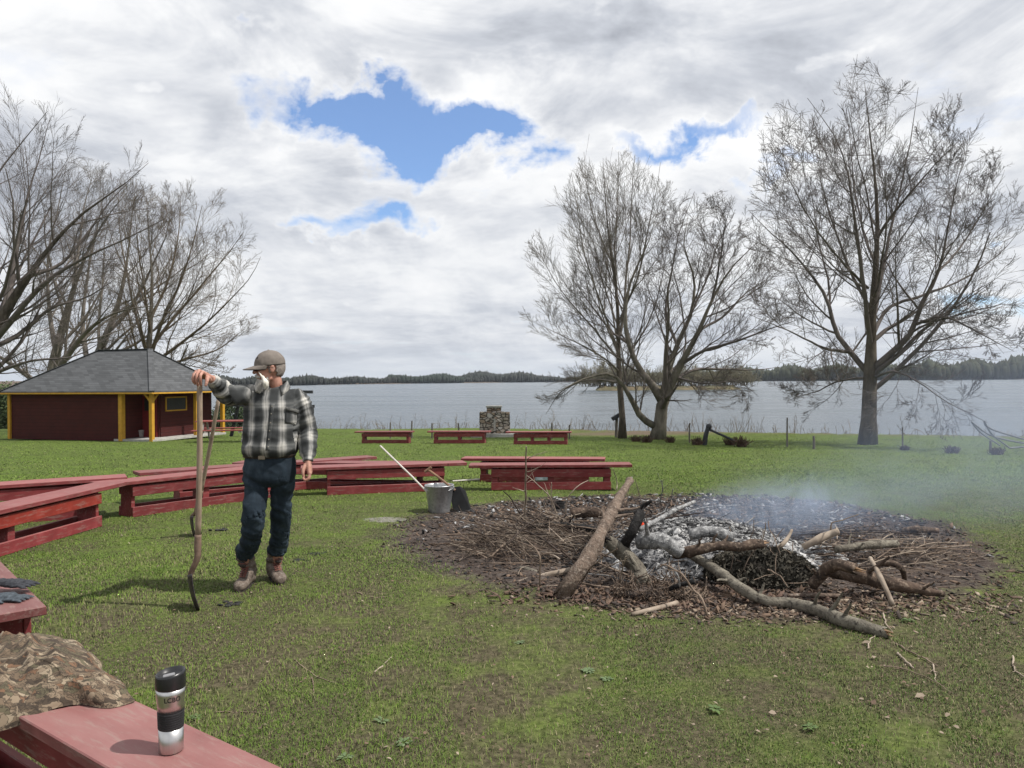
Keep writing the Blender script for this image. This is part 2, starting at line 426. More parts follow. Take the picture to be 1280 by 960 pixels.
far_wood('far_wood', 'darker evergreen stretch of the far shore left of the stone fireplace', [(486,960,10,1),(560,1010,11,1),(580,1050,9,1)], 60, fw3, 4, 800)
far_wood('far_wood', 'rounded wooded rise on the far shore behind the stone fireplace', [(570,1080,11,1),(610,1120,15,1),(650,1130,14,1),(700,1160,8,1)], 200, fw1, 5, 2000)
far_wood('far_wood', 'tall olive wood on the far shore behind the right maple', [(740,1000,8,1),(860,980,12,1),(950,950,16,1),(1010,930,17,1),(1100,900,18,1),(1200,900,21,1),(1300,900,24,1),(1500,800,33,1)], 160, fw2, 6, 9500)
# ------------------------------------------------------------------ bare trees
def sprout(pts, rad, n_child, t0, t1, ang, ratio, r, seg, wob, trop, gcurve=0, minr=.002, len_abs=None, bias=None, rr=.62, env=None):
    """grow n_child branches from every parent polyline. pts[B,n,3], rad[B,n] -> child pts[Bc,seg+1,3], rad"""
    B, n, _ = pts.shape
    L = np.linalg.norm(np.diff(pts, axis=1), axis=2).sum(1)
    tt = (t0+(t1-t0)*((np.arange(n_child)+r.random((B, n_child)))/n_child))
    f = tt*(n-1); i = np.minimum(f.astype(int), n-2); w = (f-i)[..., None]
    bi = np.arange(B)[:,None]
    p0 = pts[bi, i]*(1-w)+pts[bi, i+1]*w
    T = norm(pts[bi, i+1]-pts[bi, i]); r0 = rad[bi, i]*(1-w[...,0])+rad[bi, i+1]*w[...,0]
    ref = norm(r.normal(0, 1, T.shape)); side = norm(np.cross(T, ref))
    if bias is not None: side = norm(side+bias)
    side = norm(side - T*(side*T).sum(-1, keepdims=True))
    a = np.radians(ang*(1+r.normal(0, .22, tt.shape)))[..., None]
    d = norm(T*np.cos(a)+side*np.sin(a))
    l = (L[:,None]*ratio if len_abs is None else len_abs)*(1.0-.42*tt)*(.6+.65*r.random(tt.shape))
    p0 = p0.reshape(-1, 3); d = d.reshape(-1, 3); l = l.reshape(-1); r0 = np.maximum(r0.reshape(-1)*rr*(.75+.4*r.random(l.shape)), minr)
    out = [p0]; cur = p0; dd = d; st = (l/seg)[:,None]
    for k in range(seg):
        dd = norm(dd + r.normal(0, wob, dd.shape) + np.array([0,0,trop])*(1+gcurve*k/seg))
        cur = cur+dd*st; out.append(cur)
    cp = np.stack(out, 1)
    tp = np.linspace(0, 1, seg+1)[None,:]
    cr = np.maximum(r0[:,None]*(1-.78*tp), minr)
    if env is not None:
        ok = env(cp[:, -1]) | (r.random(len(cp)) < .04); cp = cp[ok]; cr = cr[ok]
    return cp, cr
def limbs_px(limbs, depth, k=1.0):
    """limbs: list of [(px,py,rpx,dd)...] resampled to 14 points"""
    P_, R_ = [], []
    for L in limbs:
        q = []
        for (px, py, rp, dd) in L:
            d = depth+dd; w = P(px, py, d); q.append((w.x, w.y, w.z, rp*d/F))
        s = smooth_line(q, 14, .03, len(P_)); P_.append(s[:, :3]); R_.append(np.maximum(s[:, 3]*k*(1-.6*np.linspace(0, 1, 14)**1.5 if k < 1 else 1-.75*np.linspace(0, 1, 14)**1.6), .006))
    return np.array(P_), np.array(R_)
def bark_mat(name, c1, c2, sc=6):
    return simple(name, c1, c2, .95, sc, .8, .02, stretch=(1,1,.35), spec=.1)
def tree(name, label, trunks, limbs, depth, mats, seed, levels, group=None, twig_r=.004, env=None, cat='tree'):
    r = np.random.default_rng(seed)
    tp, tr = limbs_px(trunks, depth); tr = tr*.60
    root_p = tp[0, 0]; root = empty(name, tuple(root_p)); tag(root, label, cat, group)
    tr[0, 0] *= 1.15; 
    V, q, c = tubes(tp, tr, 12, True)
    # bark relief on the trunk
    nn = np.array([mnoise.noise(Vector(v*np.array([5, 5, 1.2]))) for v in V])
    cen = np.repeat(tp.reshape(-1, 3), 12, 0); V = V + (V-cen)*(nn[:,None]*.16)
    obj('trunk', mesh_np('trunk', V, [q, c]), mats[0], root, smooth=True)
    Vs, Qs, off = [], [], 0
    def put(p, rd, s):
        nonlocal off
        v, q = tubes(p, rd, s); Vs.append(v); Qs.append(q+off); off += len(v)
    lp, lr = (limbs_px(limbs, depth, .44) if limbs else (tp[:0], tr[:0]))
    src_p, src_r = lp, lr
    if len(lp): put(lp, lr, 8)
    par = [(np.concatenate([lp, tp]) if len(lp) else tp, np.concatenate([lr, tr]) if len(lp) else tr)]
    first = True
    for k, lv in enumerate(levels):
        pp, pr = par[-1]
        if lv.pop('from_limbs', False) and len(lp): pp, pr = lp, lr
        extra = lv.pop('and_prev', False)
        cp, cr = sprout(pp, pr, r=r, env=env, minr=twig_r*(1 if k == len(levels)-1 else 1.4), **lv)
        put(cp, cr, 6 if k == 0 else (4 if k == 1 else 3))
        par.append((cp, cr))
    me = mesh_np('crown', np.concatenate(Vs), np.concatenate(Qs))
    obj('crown', me, mats[1], root, smooth=True)
    return root, par
bk1 = bark_mat('maple_bark', (.135,.115,.095), (.060,.050,.042))
tw1 = simple('maple_twigs', (.15,.128,.118), (.085,.072,.066), .9, 2, 0)
bk2 = bark_mat('grey_bark', (.20,.18,.15), (.095,.085,.070))
tw2 = simple('grey_twigs', (.20,.175,.15), (.12,.105,.09), .9, 2, 0)
tw3 = simple('budding_twigs', (.17,.135,.090), (.10,.075,.055), .9, 2, 0)
# -- right maple
gd = ground(1084, 556).y
T1 = [(1084,557,17.5,0),(1085,530,15.5,0),(1087,490,14.5,0),(1089,455,13.5,0),(1091,400,9.5,0),(1094,330,7.5,0),(1096,260,6,0.1),(1092,200,4.5,0),(1085,150,3,0),(1078,105,1.6,0)]
T1L = [
 [(1090,462,11,0),(1115,440,9.5,-.3),(1140,415,8.5,-.6),(1153,380,7.5,-.8),(1170,345,6,-.9),(1182,300,4.5,-1),(1192,250,3,-1.2),(1200,205,1.5,-1.3)],
 [(1088,470,9,0),(1068,445,8,.3),(1045,415,7,.6),(1036,380,6,.8),(1020,350,5,1),(990,315,3.6,1.2),(960,290,2.6,1.3),(935,262,1.4,1.4)],
 [(1090,440,8,0),(1085,390,7,-.4),(1076,330,6,-.8),(1068,270,5,-1.1),(1060,215,3.6,-1.3),(1040,165,2.4,-1.5),(1010,125,1.4,-1.6)],
 [(1092,400,6,0),(1102,340,5.5,.6),(1112,290,4.6,1),(1128,225,3.4,1.3),(1140,170,2.3,1.5),(1150,110,1.2,1.6)],
 [(1091,420,6,0),(1110,385,5,.8),(1150,370,4.5,1.4),(1200,350,3.4,1.8),(1245,320,2.3,2),(1275,290,1.2,2)],
 [(1146,405,5,-.7),(1180,395,4.2,-1.6),(1215,410,3.2,-2.2),(1250,430,2,-2.6),(1270,440,1.1,-2.8)],
 [(1062,440,5,.3),(1030,435,4,-.6),(1000,420,3.2,-1.3),(965,405,2.3,-1.8),(935,395,1.2,-2)],
 [(1095,300,4.5,0),(1120,262,3.8,-.6),(1160,215,2.8,-1.1),(1200,175,1.6,-1.5)],
 [(1085,360,4,0),(1050,325,3.4,-1),(1015,280,2.8,-1.8),(985,225,2,-2.2),(968,190,1.1,-2.4)],
 [(1092,470,4,0),(1120,466,3.6,-1.5),(1150,480,3,-2.5),(1190,505,2.2,-3.2),(1235,530,1.2,-3.8)],
 [(1084,472,3.5,0),(1050,475,3,1.4),(1020,490,2.4,2.2),(985,500,1.3,2.8)],
 [(1094,330,4,0),(1080,290,3.4,1.4),(1070,240,2.7,2.2),(1064,190,1.8,2.6),(1058,130,1,2.8)],
 [(1172,340,3.6,-.9),(1200,310,3,-.2),(1225,270,2.3,.3),(1250,225,1.4,.6)],
 [(1036,385,3.6,.8),(1034,345,3.2,1.6),(1022,300,2.6,2.1),(1015,250,1.8,2.4),(1000,200,1,2.6)],
]
def env1(p):
    q = (p-np.array(EYE)); X_ = 640+F*q[:,0]/q[:,1]; Y_ = 475-F*q[:,2]/q[:,1]
    a = ((X_-1108)/180)**2+((Y_-335)/246)**2
    return a < 1.12+.12*np.sin(X_*.06)+.1*np.sin(Y_*.05)
tree('maple_tree', 'tall bare spreading maple with thick trunk standing alone at the right shore', [T1], T1L, gd, (bk1, tw1), 5, [
    dict(n_child=12, t0=.10, t1=.99, ang=48, ratio=.46, seg=8, wob=.08, trop=.045, rr=.46),
    dict(n_child=8, t0=.12, t1=1, ang=42, ratio=.52, seg=6, wob=.09, trop=.05, rr=.46),
    dict(n_child=6, t0=.12, t1=1, ang=38, ratio=.60, seg=4, wob=.09, trop=.05, rr=.52),
    dict(n_child=4, t0=.1, t1=.9, ang=34, ratio=.62, seg=2, wob=.07, trop=.05, rr=.7),
], env=env1, twig_r=.0030)
# -- centre: slender upright tree
gd = ground(777, 548).y
T2 = [(778,549,8.5,0),(777,520,6.8,0),(775,480,6,0),(774,420,5,0),(770,370,4.2,0),(763,310,3.4,0),(757,250,2.4,0),(752,200,1.2,0)]
T2L = [
 [(775,420,4.2,0),(782,370,3.6,.3),(786,310,2.8,.5),(790,250,2,.6),(792,195,1,.7)],
 [(774,440,3.6,0),(755,390,3,-.4),(735,330,2.4,-.7),(722,270,1.7,-.9),(714,215,.9,-1)],
 [(775,400,3.6,0),(795,355,3,-.5),(808,300,2.4,-.8),(818,250,1.6,-1),(826,205,.9,-1.1)],
 [(772,380,3.2,0),(768,310,2.5,.8),(772,250,1.8,1.1),(775,190,.9,1.2)],
 [(774,450,3.4,0),(745,415,2.8,.6),(715,380,2.2,1),(690,345,1.5,1.3),(675,320,.9,1.4)],
 [(775,465,3.2,0),(745,440,2.7,-.8),(705,420,2,-1.5),(672,405,1.1,-2)],
 [(775,478,3.4,0),(735,475,2.8,.8),(700,492,2.2,1.4),(682,520,1.2,1.8)],
 [(766,330,2.4,0),(745,280,2,.5),(735,235,1.5,.8),(730,190,.8,1)],
 [(774,410,2.6,0),(752,350,2.2,1.1),(740,300,1.6,1.5),(700,240,.9,1.9)],
]
def env2(p):
    q = (p-np.array(EYE)); X_ = 640+F*q[:,0]/q[:,1]; Y_ = 475-F*q[:,2]/q[:,1]
    return (((X_-765)/110)**2+((Y_-350)/152)**2 < 1.10+.1*np.sin(X_*.09)) | (((X_-725)/75)**2+((Y_-450)/75)**2 < 1)
tree('maple_tree', 'slender bare tree with upright fan crown left of the forked tree', [T2], T2L, gd, (bk1, tw2), 9, [
    dict(n_child=13, t0=.10, t1=.98, ang=30, ratio=.46, seg=8, wob=.05, trop=.05, rr=.44),
    dict(n_child=8, t0=.12, t1=1, ang=27, ratio=.55, seg=5, wob=.06, trop=.04, rr=.46),
    dict(n_child=5, t0=.12, t1=1, ang=26, ratio=.62, seg=3, wob=.06, trop=.03, rr=.55),
    dict(n_child=3, t0=.1, t1=.9, ang=24, ratio=.65, seg=2, wob=.05, trop=.03, rr=.7),
], env=env2, twig_r=.0027)
# -- centre: forked wide tree
gd = ground(820, 549).y
T3 = [(822,551,17,0),(825,525,13.5,0),(829,500,13,0),(836,488,11,0),(852,455,8,-.2),(872,415,6.4,-.4),(890,375,5,-.5),(915,335,3.4,-.6),(950,300,1.6,-.7)]
T3b = [(827,500,10,0),(815,480,7.5,.2),(800,462,6.5,.3),(786,430,5.6,.3),(782,390,4.6,.3),(792,345,3.6,.4),(810,300,2.4,.5),(822,262,1.3,.6)]
T3c = [(819,533,8,0),(803,522,6.8,-.3),(790,500,6,-.5),(778,480,5,-.6),(760,468,3.6,-.8),(720,478,2.4,-1.2),(680,500,1.2,-1.6)]
T3d = [(829,495,9,0),(835,465,7,.4),(846,430,5.8,.6),(862,395,4.6,.7),(868,350,3.8,.8),(856,310,2.9,.8),(862,270,1.6,.8)]
T3L = [
 [(852,455,5.5,-.2),(880,438,4.8,-.8),(915,428,4,-1.3),(960,412,3,-1.7),(1000,400,1.3,-2)],
 [(840,478,5,0),(870,462,4.4,.7),(905,462,3.8,1.3),(950,462,2.6,1.7),(975,458,1.3,1.9)],
 [(872,415,4.6,-.4),(905,395,3.8,.3),(935,365,2.8,.8),(965,345,1.3,1.2)],
 [(846,430,4.4,.6),(832,390,3.8,1.1),(838,345,2.9,1.5),(850,290,2,1.8),(870,240,1,2)],
 [(786,430,4,.3),(760,410,3.4,1),(735,375,2.6,1.6),(715,350,1.3,2)],
 [(890,375,3.6,-.5),(900,330,3,-1),(905,290,2.2,-1.3),(915,255,1.2,-1.5)],
 [(862,395,3.6,.7),(885,345,3,1.2),(900,300,2.2,1.6),(918,268,1.1,1.9)],
 [(800,462,3.6,.3),(790,440,3,1.4),(812,400,2.4,2),(830,340,1.6,2.4),(836,290,.9,2.6)],
 [(838,470,3.6,.2),(880,480,3,-1.2),(920,478,2.4,-2),(950,495,1.2,-2.6)],
]
def env3(p):
    q = (p-np.array(EYE)); X_ = 640+F*q[:,0]/q[:,1]; Y_ = 475-F*q[:,2]/q[:,1]
    return ((X_-845)/152)**2+((Y_-385)/146)**2 < 1.12+.1*np.sin(X_*.07)
tree('maple_tree', 'wide bare forked tree with a leaning low limb beside the slender one', [T3, T3b, T3c, T3d], T3L, gd, (bk2, tw1), 14, [
    dict(n_child=11, t0=.12, t1=.98, ang=42, ratio=.46, seg=8, wob=.08, trop=.04, rr=.44),
    dict(n_child=7, t0=.12, t1=1, ang=36, ratio=.54, seg=5, wob=.08, trop=.03, rr=.48),
    dict(n_child=6, t0=.12, t1=1, ang=32, ratio=.60, seg=4, wob=.08, trop=.0, rr=.55),
    dict(n_child=3, t0=.1, t1=.9, ang=30, ratio=.65, seg=2, wob=.06, trop=.0, rr=.7),
], env=env3, twig_r=.0029)
# -- left trees behind the shed
def env_none(p): return np.ones(len(p), bool)
lv_left = lambda k=1.0: [
    dict(n_child=int(11*k), t0=.12, t1=.98, ang=36, ratio=.46, seg=8, wob=.07, trop=.035, rr=.46),
    dict(n_child=7, t0=.12, t1=1, ang=32, ratio=.55, seg=5, wob=.08, trop=.035, rr=.48),
    dict(n_child=6, t0=.12, t1=1, ang=30, ratio=.60, seg=4, wob=.08, trop=.03, rr=.55),
    dict(n_child=3, t0=.1, t1=.9, ang=28, ratio=.65, seg=2, wob=.06, trop=.03, rr=.7)]
def envA(p):
    q = (p-np.array(EYE)); X_ = 640+F*q[:,0]/q[:,1]; Y_ = 475-F*q[:,2]/q[:,1]
    return (((X_-10)/225)**2+((Y_-325)/225)**2 < 1.05+.1*np.sin(X_*.05))
tree('silver_maple', 'big bare leaning tree with dark limbs sweeping right, at the left edge', 
 [[(-70,560,22,0),(-45,490,18,0),(-20,440,15,0),(10,385,12,0),(35,345,9,-.2),(70,300,6.5,-.4),(110,262,4.8,-.6),(150,235,3.2,-.8),(185,205,1.6,-1)]],
 [[(-20,440,11,0),(15,400,9,-.8),(60,350,7,-1.4),(110,320,5,-1.8),(155,300,3.4,-2.2),(205,275,1.6,-2.6)],
  [(10,385,8,0),(18,330,6,.6),(30,270,4.4,1),(45,210,3,1.4),(62,150,1.5,1.6)],
  [(-45,490,11,0),(-50,400,9,.6),(-40,300,6.5,1),(-10,230,4.5,1.3),(25,180,3,1.5),(60,140,1.5,1.6)],
  [(35,345,6,-.2),(75,330,5,.5),(110,290,3.8,1),(140,250,2.6,1.4),(165,225,1.4,1.6)],
  [(-20,440,8,0),(20,420,6.4,.8),(65,385,5,1.4),(110,370,3.6,1.8),(150,345,1.6,2)],
  [(-40,470,8,0),(-5,465,6,-1.4),(40,450,4.6,-2.2),(95,445,3.2,-2.8),(140,420,1.6,-3)],
  [(-48,420,8,0),(-60,330,6,-.6),(-70,250,4.5,-1),(-60,180,2,-1.2)]],
 36, (bk1, tw1), 21, lv_left(), env=envA, twig_r=.0036)
def envB(p):
    q = (p-np.array(EYE)); X_ = 640+F*q[:,0]/q[:,1]; Y_ = 475-F*q[:,2]/q[:,1]
    return (((X_-212)/128)**2+((Y_-348)/130)**2 < 1.08+.1*np.sin(X_*.09))
tree('silver_maple', 'rounded bare tree rising behind the shed roof ridge', 
 [[(183,560,11,0),(184,500,9,0),(185,450,8,0),(188,400,6,0),(190,345,4.2,0),(186,290,2.8,0),(182,245,1.4,0)]],
 [[(185,455,6,0),(200,410,5,-.4),(222,360,4,-.8),(240,310,2.8,-1),(252,258,1.4,-1.2)],
  [(186,440,5.5,0),(215,400,4.6,.5),(250,360,3.6,.9),(282,320,2.4,1.1),(305,290,1.3,1.3)],
  [(185,460,5.5,0),(225,430,4.5,-.8),(268,395,3.4,-1.3),(310,350,2,-1.6),(326,322,1.2,-1.8)],
  [(185,445,5,0),(170,395,4,.7),(158,340,3.2,1),(150,290,2.2,1.3),(150,250,1.2,1.4)],
  [(188,400,4.4,0),(210,350,3.6,.9),(222,300,2.6,1.3),(226,250,1.3,1.5)],
  [(185,462,4.5,0),(235,448,3.6,.6),(275,435,2.6,1),(308,410,1.3,1.3)],
  [(188,420,4,0),(180,360,3.2,-1),(172,300,2.3,-1.6),(168,255,1.2,-2)],
  [(186,455,3.8,0),(240,462,3,-1.3),(275,468,1.5,-2)]],
 46, (bk2, tw3), 23, lv_left(), env=envB, twig_r=.0038)
def envC(p):
    q = (p-np.array(EYE)); X_ = 640+F*q[:,0]/q[:,1]; Y_ = 475-F*q[:,2]/q[:,1]
    return (((X_-100)/140)**2+((Y_-345)/150)**2 < 1.05)
tree('silver_maple', 'pale trunked bare tree leaning right, first behind the left roof slope', 
 [[(52,560,17,0),(60,500,14,0),(68,455,12,0),(78,410,9.5,0),(92,360,7,-.3),(112,310,5,-.6),(135,270,3.2,-.8),(160,240,1.5,-1)]],
 [[(66,470,9,0),(85,445,8,-.5),(108,415,6.5,-.9),(135,395,5,-1.3),(170,385,3.6,-1.7),(215,382,1.6,-2)],
  [(70,440,7,0),(62,390,6,.6),(60,330,4.4,1),(70,270,3,1.3),(82,215,1.4,1.5)],
  [(60,495,9,0),(35,470,7.5,-.6),(5,450,6,-1),(-25,430,4,-1.4),(-50,400,1.6,-1.7)],
  [(92,360,5,-.3),(98,310,4,.6),(105,260,2.8,1.2),(118,215,1.3,1.6)]],
 43, (bk2, tw2), 25, lv_left(), env=envC, twig_r=.0036)
tree('silver_maple', 'forked pale bare tree just right of the leaning one behind the roof', 
 [[(108,560,15,0),(112,500,12,0),(118,455,10,0),(135,415,8,0),(150,370,6,.3),(160,320,4.2,.5),(165,270,2.8,.6),(170,225,1.4,.7)]],
 [[(114,490,9,0),(108,445,7.5,.5),(104,395,6,.9),(110,340,4.4,1.2),(122,285,3,1.4),(130,240,1.4,1.6)],
  [(135,415,6,0),(160,390,5,-.6),(185,345,3.8,-1),(205,300,2.6,-1.3),(215,255,1.4,-1.5)],
  [(118,455,6,0),(150,440,5,.8),(190,415,3.8,1.3),(225,370,2.4,1.6),(240,330,1.3,1.9)]],
 49, (bk2, tw2), 27, lv_left(), env=lambda p: envC(p) | envB(p), twig_r=.0038)
# ------------------------------------------------------------------ islet and bushes
def bush(name, label, base, w_, h_, dep, mat_twig, seed, stems=40, group=None, cat='bush'):
    r = np.random.default_rng(seed); base = np.array(base)
    root = empty(name, tuple(base)); tag(root, label, cat, group)
    p0 = base+np.stack([r.normal(0, w_*.22, stems), r.normal(0, dep*.22, stems), np.zeros(stems)], -1)
    d = norm(np.stack([r.normal(0, .35, stems)*w_/h_, r.normal(0, .3, stems), np.ones(stems)], -1))
    L = h_*(.55+.45*r.random(stems)); seg = 6; out = [p0]; cur = p0; dd = d
    for k in range(seg):
        dd = norm(dd+r.normal(0, .1, dd.shape)); cur = cur+dd*(L/seg)[:,None]; out.append(cur)
    pts = np.stack(out, 1); rad = (h_*.013)*(1-.8*np.linspace(0, 1, seg+1))[None,:]*np.ones((stems, 1))
    v, q = tubes(pts, rad, 4); obj('stems', mesh_np('stems', v, q), mat_twig[0], root)
    cp, cr = sprout(pts, rad, 12, .15, 1, 36, .42, r, 3, .15, .05, minr=h_*.0042)
    c2, r2 = sprout(cp, cr, 8, .1, 1, 36, .5, r, 2, .15, .02, minr=h_*.0036)
    v1, q1 = tubes(cp, cr, 3); v2, q2 = tubes(c2, r2, 3)
    obj('twigs', mesh_np('twigs', np.concatenate([v1, v2]), np.concatenate([q1, q2+len(v1)])), mat_twig[1], root)
    return root
ist = simple('willow_stems', (.12,.10,.07), (.07,.06,.04), .9, 2, 0); itw = simple('willow_catkins', (.30,.28,.19), (.19,.17,.12), .9, 1, 0)
# islet land
c = onz(850, 487.5, WATER_Z); ID = c.y
bm = MB(); 
isl = []
xs0 = onz(735, 487, WATER_Z).x; xs1 = onz(942, 487.5, WATER_Z).x
n = 60
poly = [(xs0+(xs1-xs0)*k/n, ID-4*math.sin(PI*k/n)**.5+1.2*math.sin(k*1.3)) for k in range(n+1)] + [(xs0+(xs1-xs0)*k/n, ID+30*math.sin(PI*k/n)**.5+1) for k in range(n, -1, -1)]
def isl_top(x, y): return WATER_Z+1.0*min(1, max(0, (y-ID+4)/6))+.35*mnoise.noise(Vector((x*.2, y*.2, 0)))
Vi, Qi = [], []; N1i, N2i = 120, 14
for i in range(N1i+1):
    u_i = i/N1i; x = xs0+(xs1-xs0)*u_i; wdt = math.sin(PI*u_i)**.5
    for j in range(N2i+1):
        v_i = j/N2i; y = ID-3.5*wdt+33*wdt*v_i+.8*math.sin(u_i*40); zz_ = WATER_Z-.3+(1.25+.7*mnoise.noise(Vector((x*.5, y*.5, 0)))+.5*mnoise.noise(Vector((x*2, y*2, 3))))*min(1, v_i*7)*min(1, wdt*2.5); Vi.append((x, y, zz_))
Qi = [(i*(N2i+1)+j, (i+1)*(N2i+1)+j, (i+1)*(N2i+1)+j+1, i*(N2i+1)+j+1) for i in range(N1i) for j in range(N2i)]
tag(obj('islet', mesh_np('islet', np.array(Vi), np.array(Qi)), simple('reed_bank', (.13,.10,.06), (.065,.07,.035), .95, .25, .3, .1), world=False), kind='structure')
bm.bm.free()
for k, (px, h_, w_) in enumerate([(738,8,9),(752,10.5,9),(768,11,9),(786,9.5,9),(806,7.5,8),(826,8,9),(846,8.5,9),(866,9,9),(884,7,8),(902,9,10),(918,9.5,10),(934,6,6)]):
    b0 = P(px, 476, ID+8); place = ['at the left tip', 'second from the left tip', 'third from the left tip', 'fourth from the left tip', 'behind the leaning limb', 'behind the forked trunk', 'just right of the forked trunk', 'left of the low gap', 'in the low gap', 'second from the right tip', 'tallest near the right tip', 'at the right tip'][k]
    bush('willow', 'pale budding willow %s of the islet' % place if 'tip' in place else 'pale budding willow on the islet, %s' % place, (b0.x, b0.y, WATER_Z+1.2), w_, h_*.80, 8, (ist, itw), 100+k, 32, 'willows on the islet', 'tree')
# evergreen clump right of the shed
ev = simple('cedar_foliage', (.085,.115,.060), (.045,.065,.032), .9, 3, 0)
def leafy(name, label, base, w_, h_, n, leaf, mat_, seed, cat='bush', group=None):
    r = np.random.default_rng(seed); root = empty(name, tuple(base)); tag(root, label, cat, group)
    b = np.array(base)
    MB().tube([b, b+np.array([.1,0,h_*.6])], [w_*.03, w_*.012]).build('trunk', bk1, root)
    cl = r.normal(0, 1, (28, 3)); cl = norm(cl)*(r.random((28, 1))**.4); cl = cl*np.array([w_/2, w_/2, h_*.42])+np.array([0,0,h_*.55])
    c = cl[r.integers(0, 28, n)]+norm(r.normal(0, 1, (n, 3)))*(r.random((n, 1))**.5)*w_*.17
    a = norm(r.normal(0, 1, (n, 3)))*leaf; bb = norm(np.cross(a, r.normal(0, 1, (n, 3))))*leaf*.6
    V = np.stack([c-a, c+bb, c+a, c-bb], 1).reshape(-1, 3)+b
    obj('crown', mesh_np('crown', V, np.arange(4*n).reshape(-1, 4)), mat_, root); return root
def gpos(px, d): 
    p = P(px, 476, d); return (p.x, p.y, float(G(p.x, p.y, False)))
leafy('cedar_tree', 'small dark evergreen seen between the roof and the man, beyond the shed', gpos(287, 50), 3.2, 3.8, 9000, .07, ev, 31, 'tree')
leafy('cedar_tree', 'green bushy conifer low behind the left roof slope', gpos(38, 60), 6.5, 4.6, 16000, .10, simple('spruce_green', (.10,.135,.055), (.05,.075,.03), .9, 3, 0), 32, 'tree')
leafy('cedar_tree', 'green bushy conifer at the left picture edge beyond the shed', gpos(2, 62), 5.0, 3.6, 12000, .10, MATS['spruce_green'], 33, 'tree')
# ------------------------------------------------------------------ painted wood
def paint(name, top, side=None, dirt_c=(.10,.07,.055), k=1.0):
    m, t, b = newmat(name)
    v = t.coord('Object'); st = t.scale(v, (.8, 5, 5)); g = t.noise(st, 3.2, 6, .6)
    n = t.noise(v, 5, 6, .65); col = t.ramp(n, [(.32, tuple(x*.72 for x in top)), (.55, top), (.72, tuple(min(1, x*1.22+.015) for x in top))])
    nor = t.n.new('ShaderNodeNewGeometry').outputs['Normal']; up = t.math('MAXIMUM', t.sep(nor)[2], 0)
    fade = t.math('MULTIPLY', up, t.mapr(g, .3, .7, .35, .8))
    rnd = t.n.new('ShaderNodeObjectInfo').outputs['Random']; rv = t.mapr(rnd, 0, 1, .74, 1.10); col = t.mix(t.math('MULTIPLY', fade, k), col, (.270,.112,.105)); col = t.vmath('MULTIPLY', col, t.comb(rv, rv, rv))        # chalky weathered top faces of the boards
    wear = t.ramp(t.noise(st, 9, 6, .7), [(.52, 0.), (.64, 1.)])
    col = t.mix(t.math('MULTIPLY', wear, .45), col, (.26,.19,.165))
    t.val(b.inputs['Base Color'], col); b.inputs['Roughness'].default_value = .62
    t.val(b.inputs['Normal'], t.bump(g, .35, .004)); return m
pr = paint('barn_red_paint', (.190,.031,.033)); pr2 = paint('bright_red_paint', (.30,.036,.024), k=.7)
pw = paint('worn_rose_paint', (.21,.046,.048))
def bench(name, label, A, B, o1, o2, h=.42, w=.30, group='red plank benches set round the fire', mats=(pr, pr, pr), back=1, planks=1, rail2=True, posts=3, solid=True, gap=.0, lowrail=True, sink=0, sw=None):
    """A,B: world xy of the front bottom corners of the frame; back=+1: depth of the bench lies to the left of A->B"""
    A = Vector((A[0], A[1], float(G(A[0], A[1], False)))); B = Vector((B[0], B[1], float(G(B[0], B[1], False))))
    d = B-A; L = d.length; d.normalize(); yv = Vector((-d.y, d.x, 0)).normalized()*back; zv = d.cross(yv)*back
    if zv.z < 0: zv = -zv
    org = A
    root = empty(name, tuple((A+B)/2+yv*w/2)); tag(root, label, 'bench', group)
    M = Matrix((d, yv, zv)).transposed().to_4x4(); M.translation = org
    def bx(nm, c, s, mt=mats[0], bev=.004):
        mb = MB(); mb.box((0,0,0), s, None, bev, .0015); me = mb.mesh(nm)
        o = bpy.data.objects.new(nm, me); me.materials.append(mt); COL.objects.link(o); o.parent = root
        mm = wmat(root).inverted() @ M @ Matrix.Translation(c) @ Matrix.Rotation(random.uniform(-.004,.004), 4, 'Y'); o.matrix_local = mm
        return o
    th = .042; off_ = 0 if sw is None else (w-sw)/2+.025; sw = sw or w+.05
    if planks == 1:
        bx('seat', ((L+o2-o1)/2, w/2, h-th/2), (L+o1+o2, sw, th), mats[1])
    else:
        pw_ = (sw-gap*(planks-1))/planks
        for k in range(planks):
            bx('seat', ((L+o2-o1)/2+random.uniform(-.02,.02), -.025+pw_/2+k*(pw_+gap), h-th/2-random.uniform(0,.003)), (L+o1+o2, pw_, th), mats[1])
    for k in range(posts):
        x = .05+(L-.10)*k/(posts-1) if posts > 1 else L/2
        if k in (0, posts-1) and solid: bx('leg', (.025 if k == 0 else L-.025, w/2, (h-th)/2-.004), (.045, w-.075, h-th-.008), mats[0])
        else: bx('leg', (x, w/2, (h-th)/2-.01), (.09, w-.08, h-th-.02), mats[0])
    rh = .115
    for s, yy in ((0, .018), (1, w-.018)):
        bx('upper_rail', (L/2, yy, h-th-rh/2-.022), (L, .034, rh), mats[2] if s == 0 else mats[0])
        if lowrail and (s == 0 or rail2): bx('lower_rail', (L/2, yy, .065), (L, .034, .115), mats[0])
    return root
def gxy(px, py): p = ground(px, py); return (p.x, p.y)
def away(A, B, k):  # point on line A->B scaled
    return (A[0]+(B[0]-A[0])*k, A[1]+(B[1]-A[1])*k)
b1b = gxy(128, 659); b1a = gxy(1, 697); b1a = away(b1b, b1a, 1.75)
bench('bench', 'red bench with a bright orange red upper rail nearest the left edge', b1a, b1b, .35, .38, .43, .30, mats=(pr, pw, pr2), posts=3)
bench('bench', 'long red bench behind the bright railed one at the left edge', (-7.0, 7.42), (-4.85, 8.72), .3, .38, .45, .30, mats=(pr, pw, pr))
a = gxy(166, 648); bb = gxy(300, 628); 
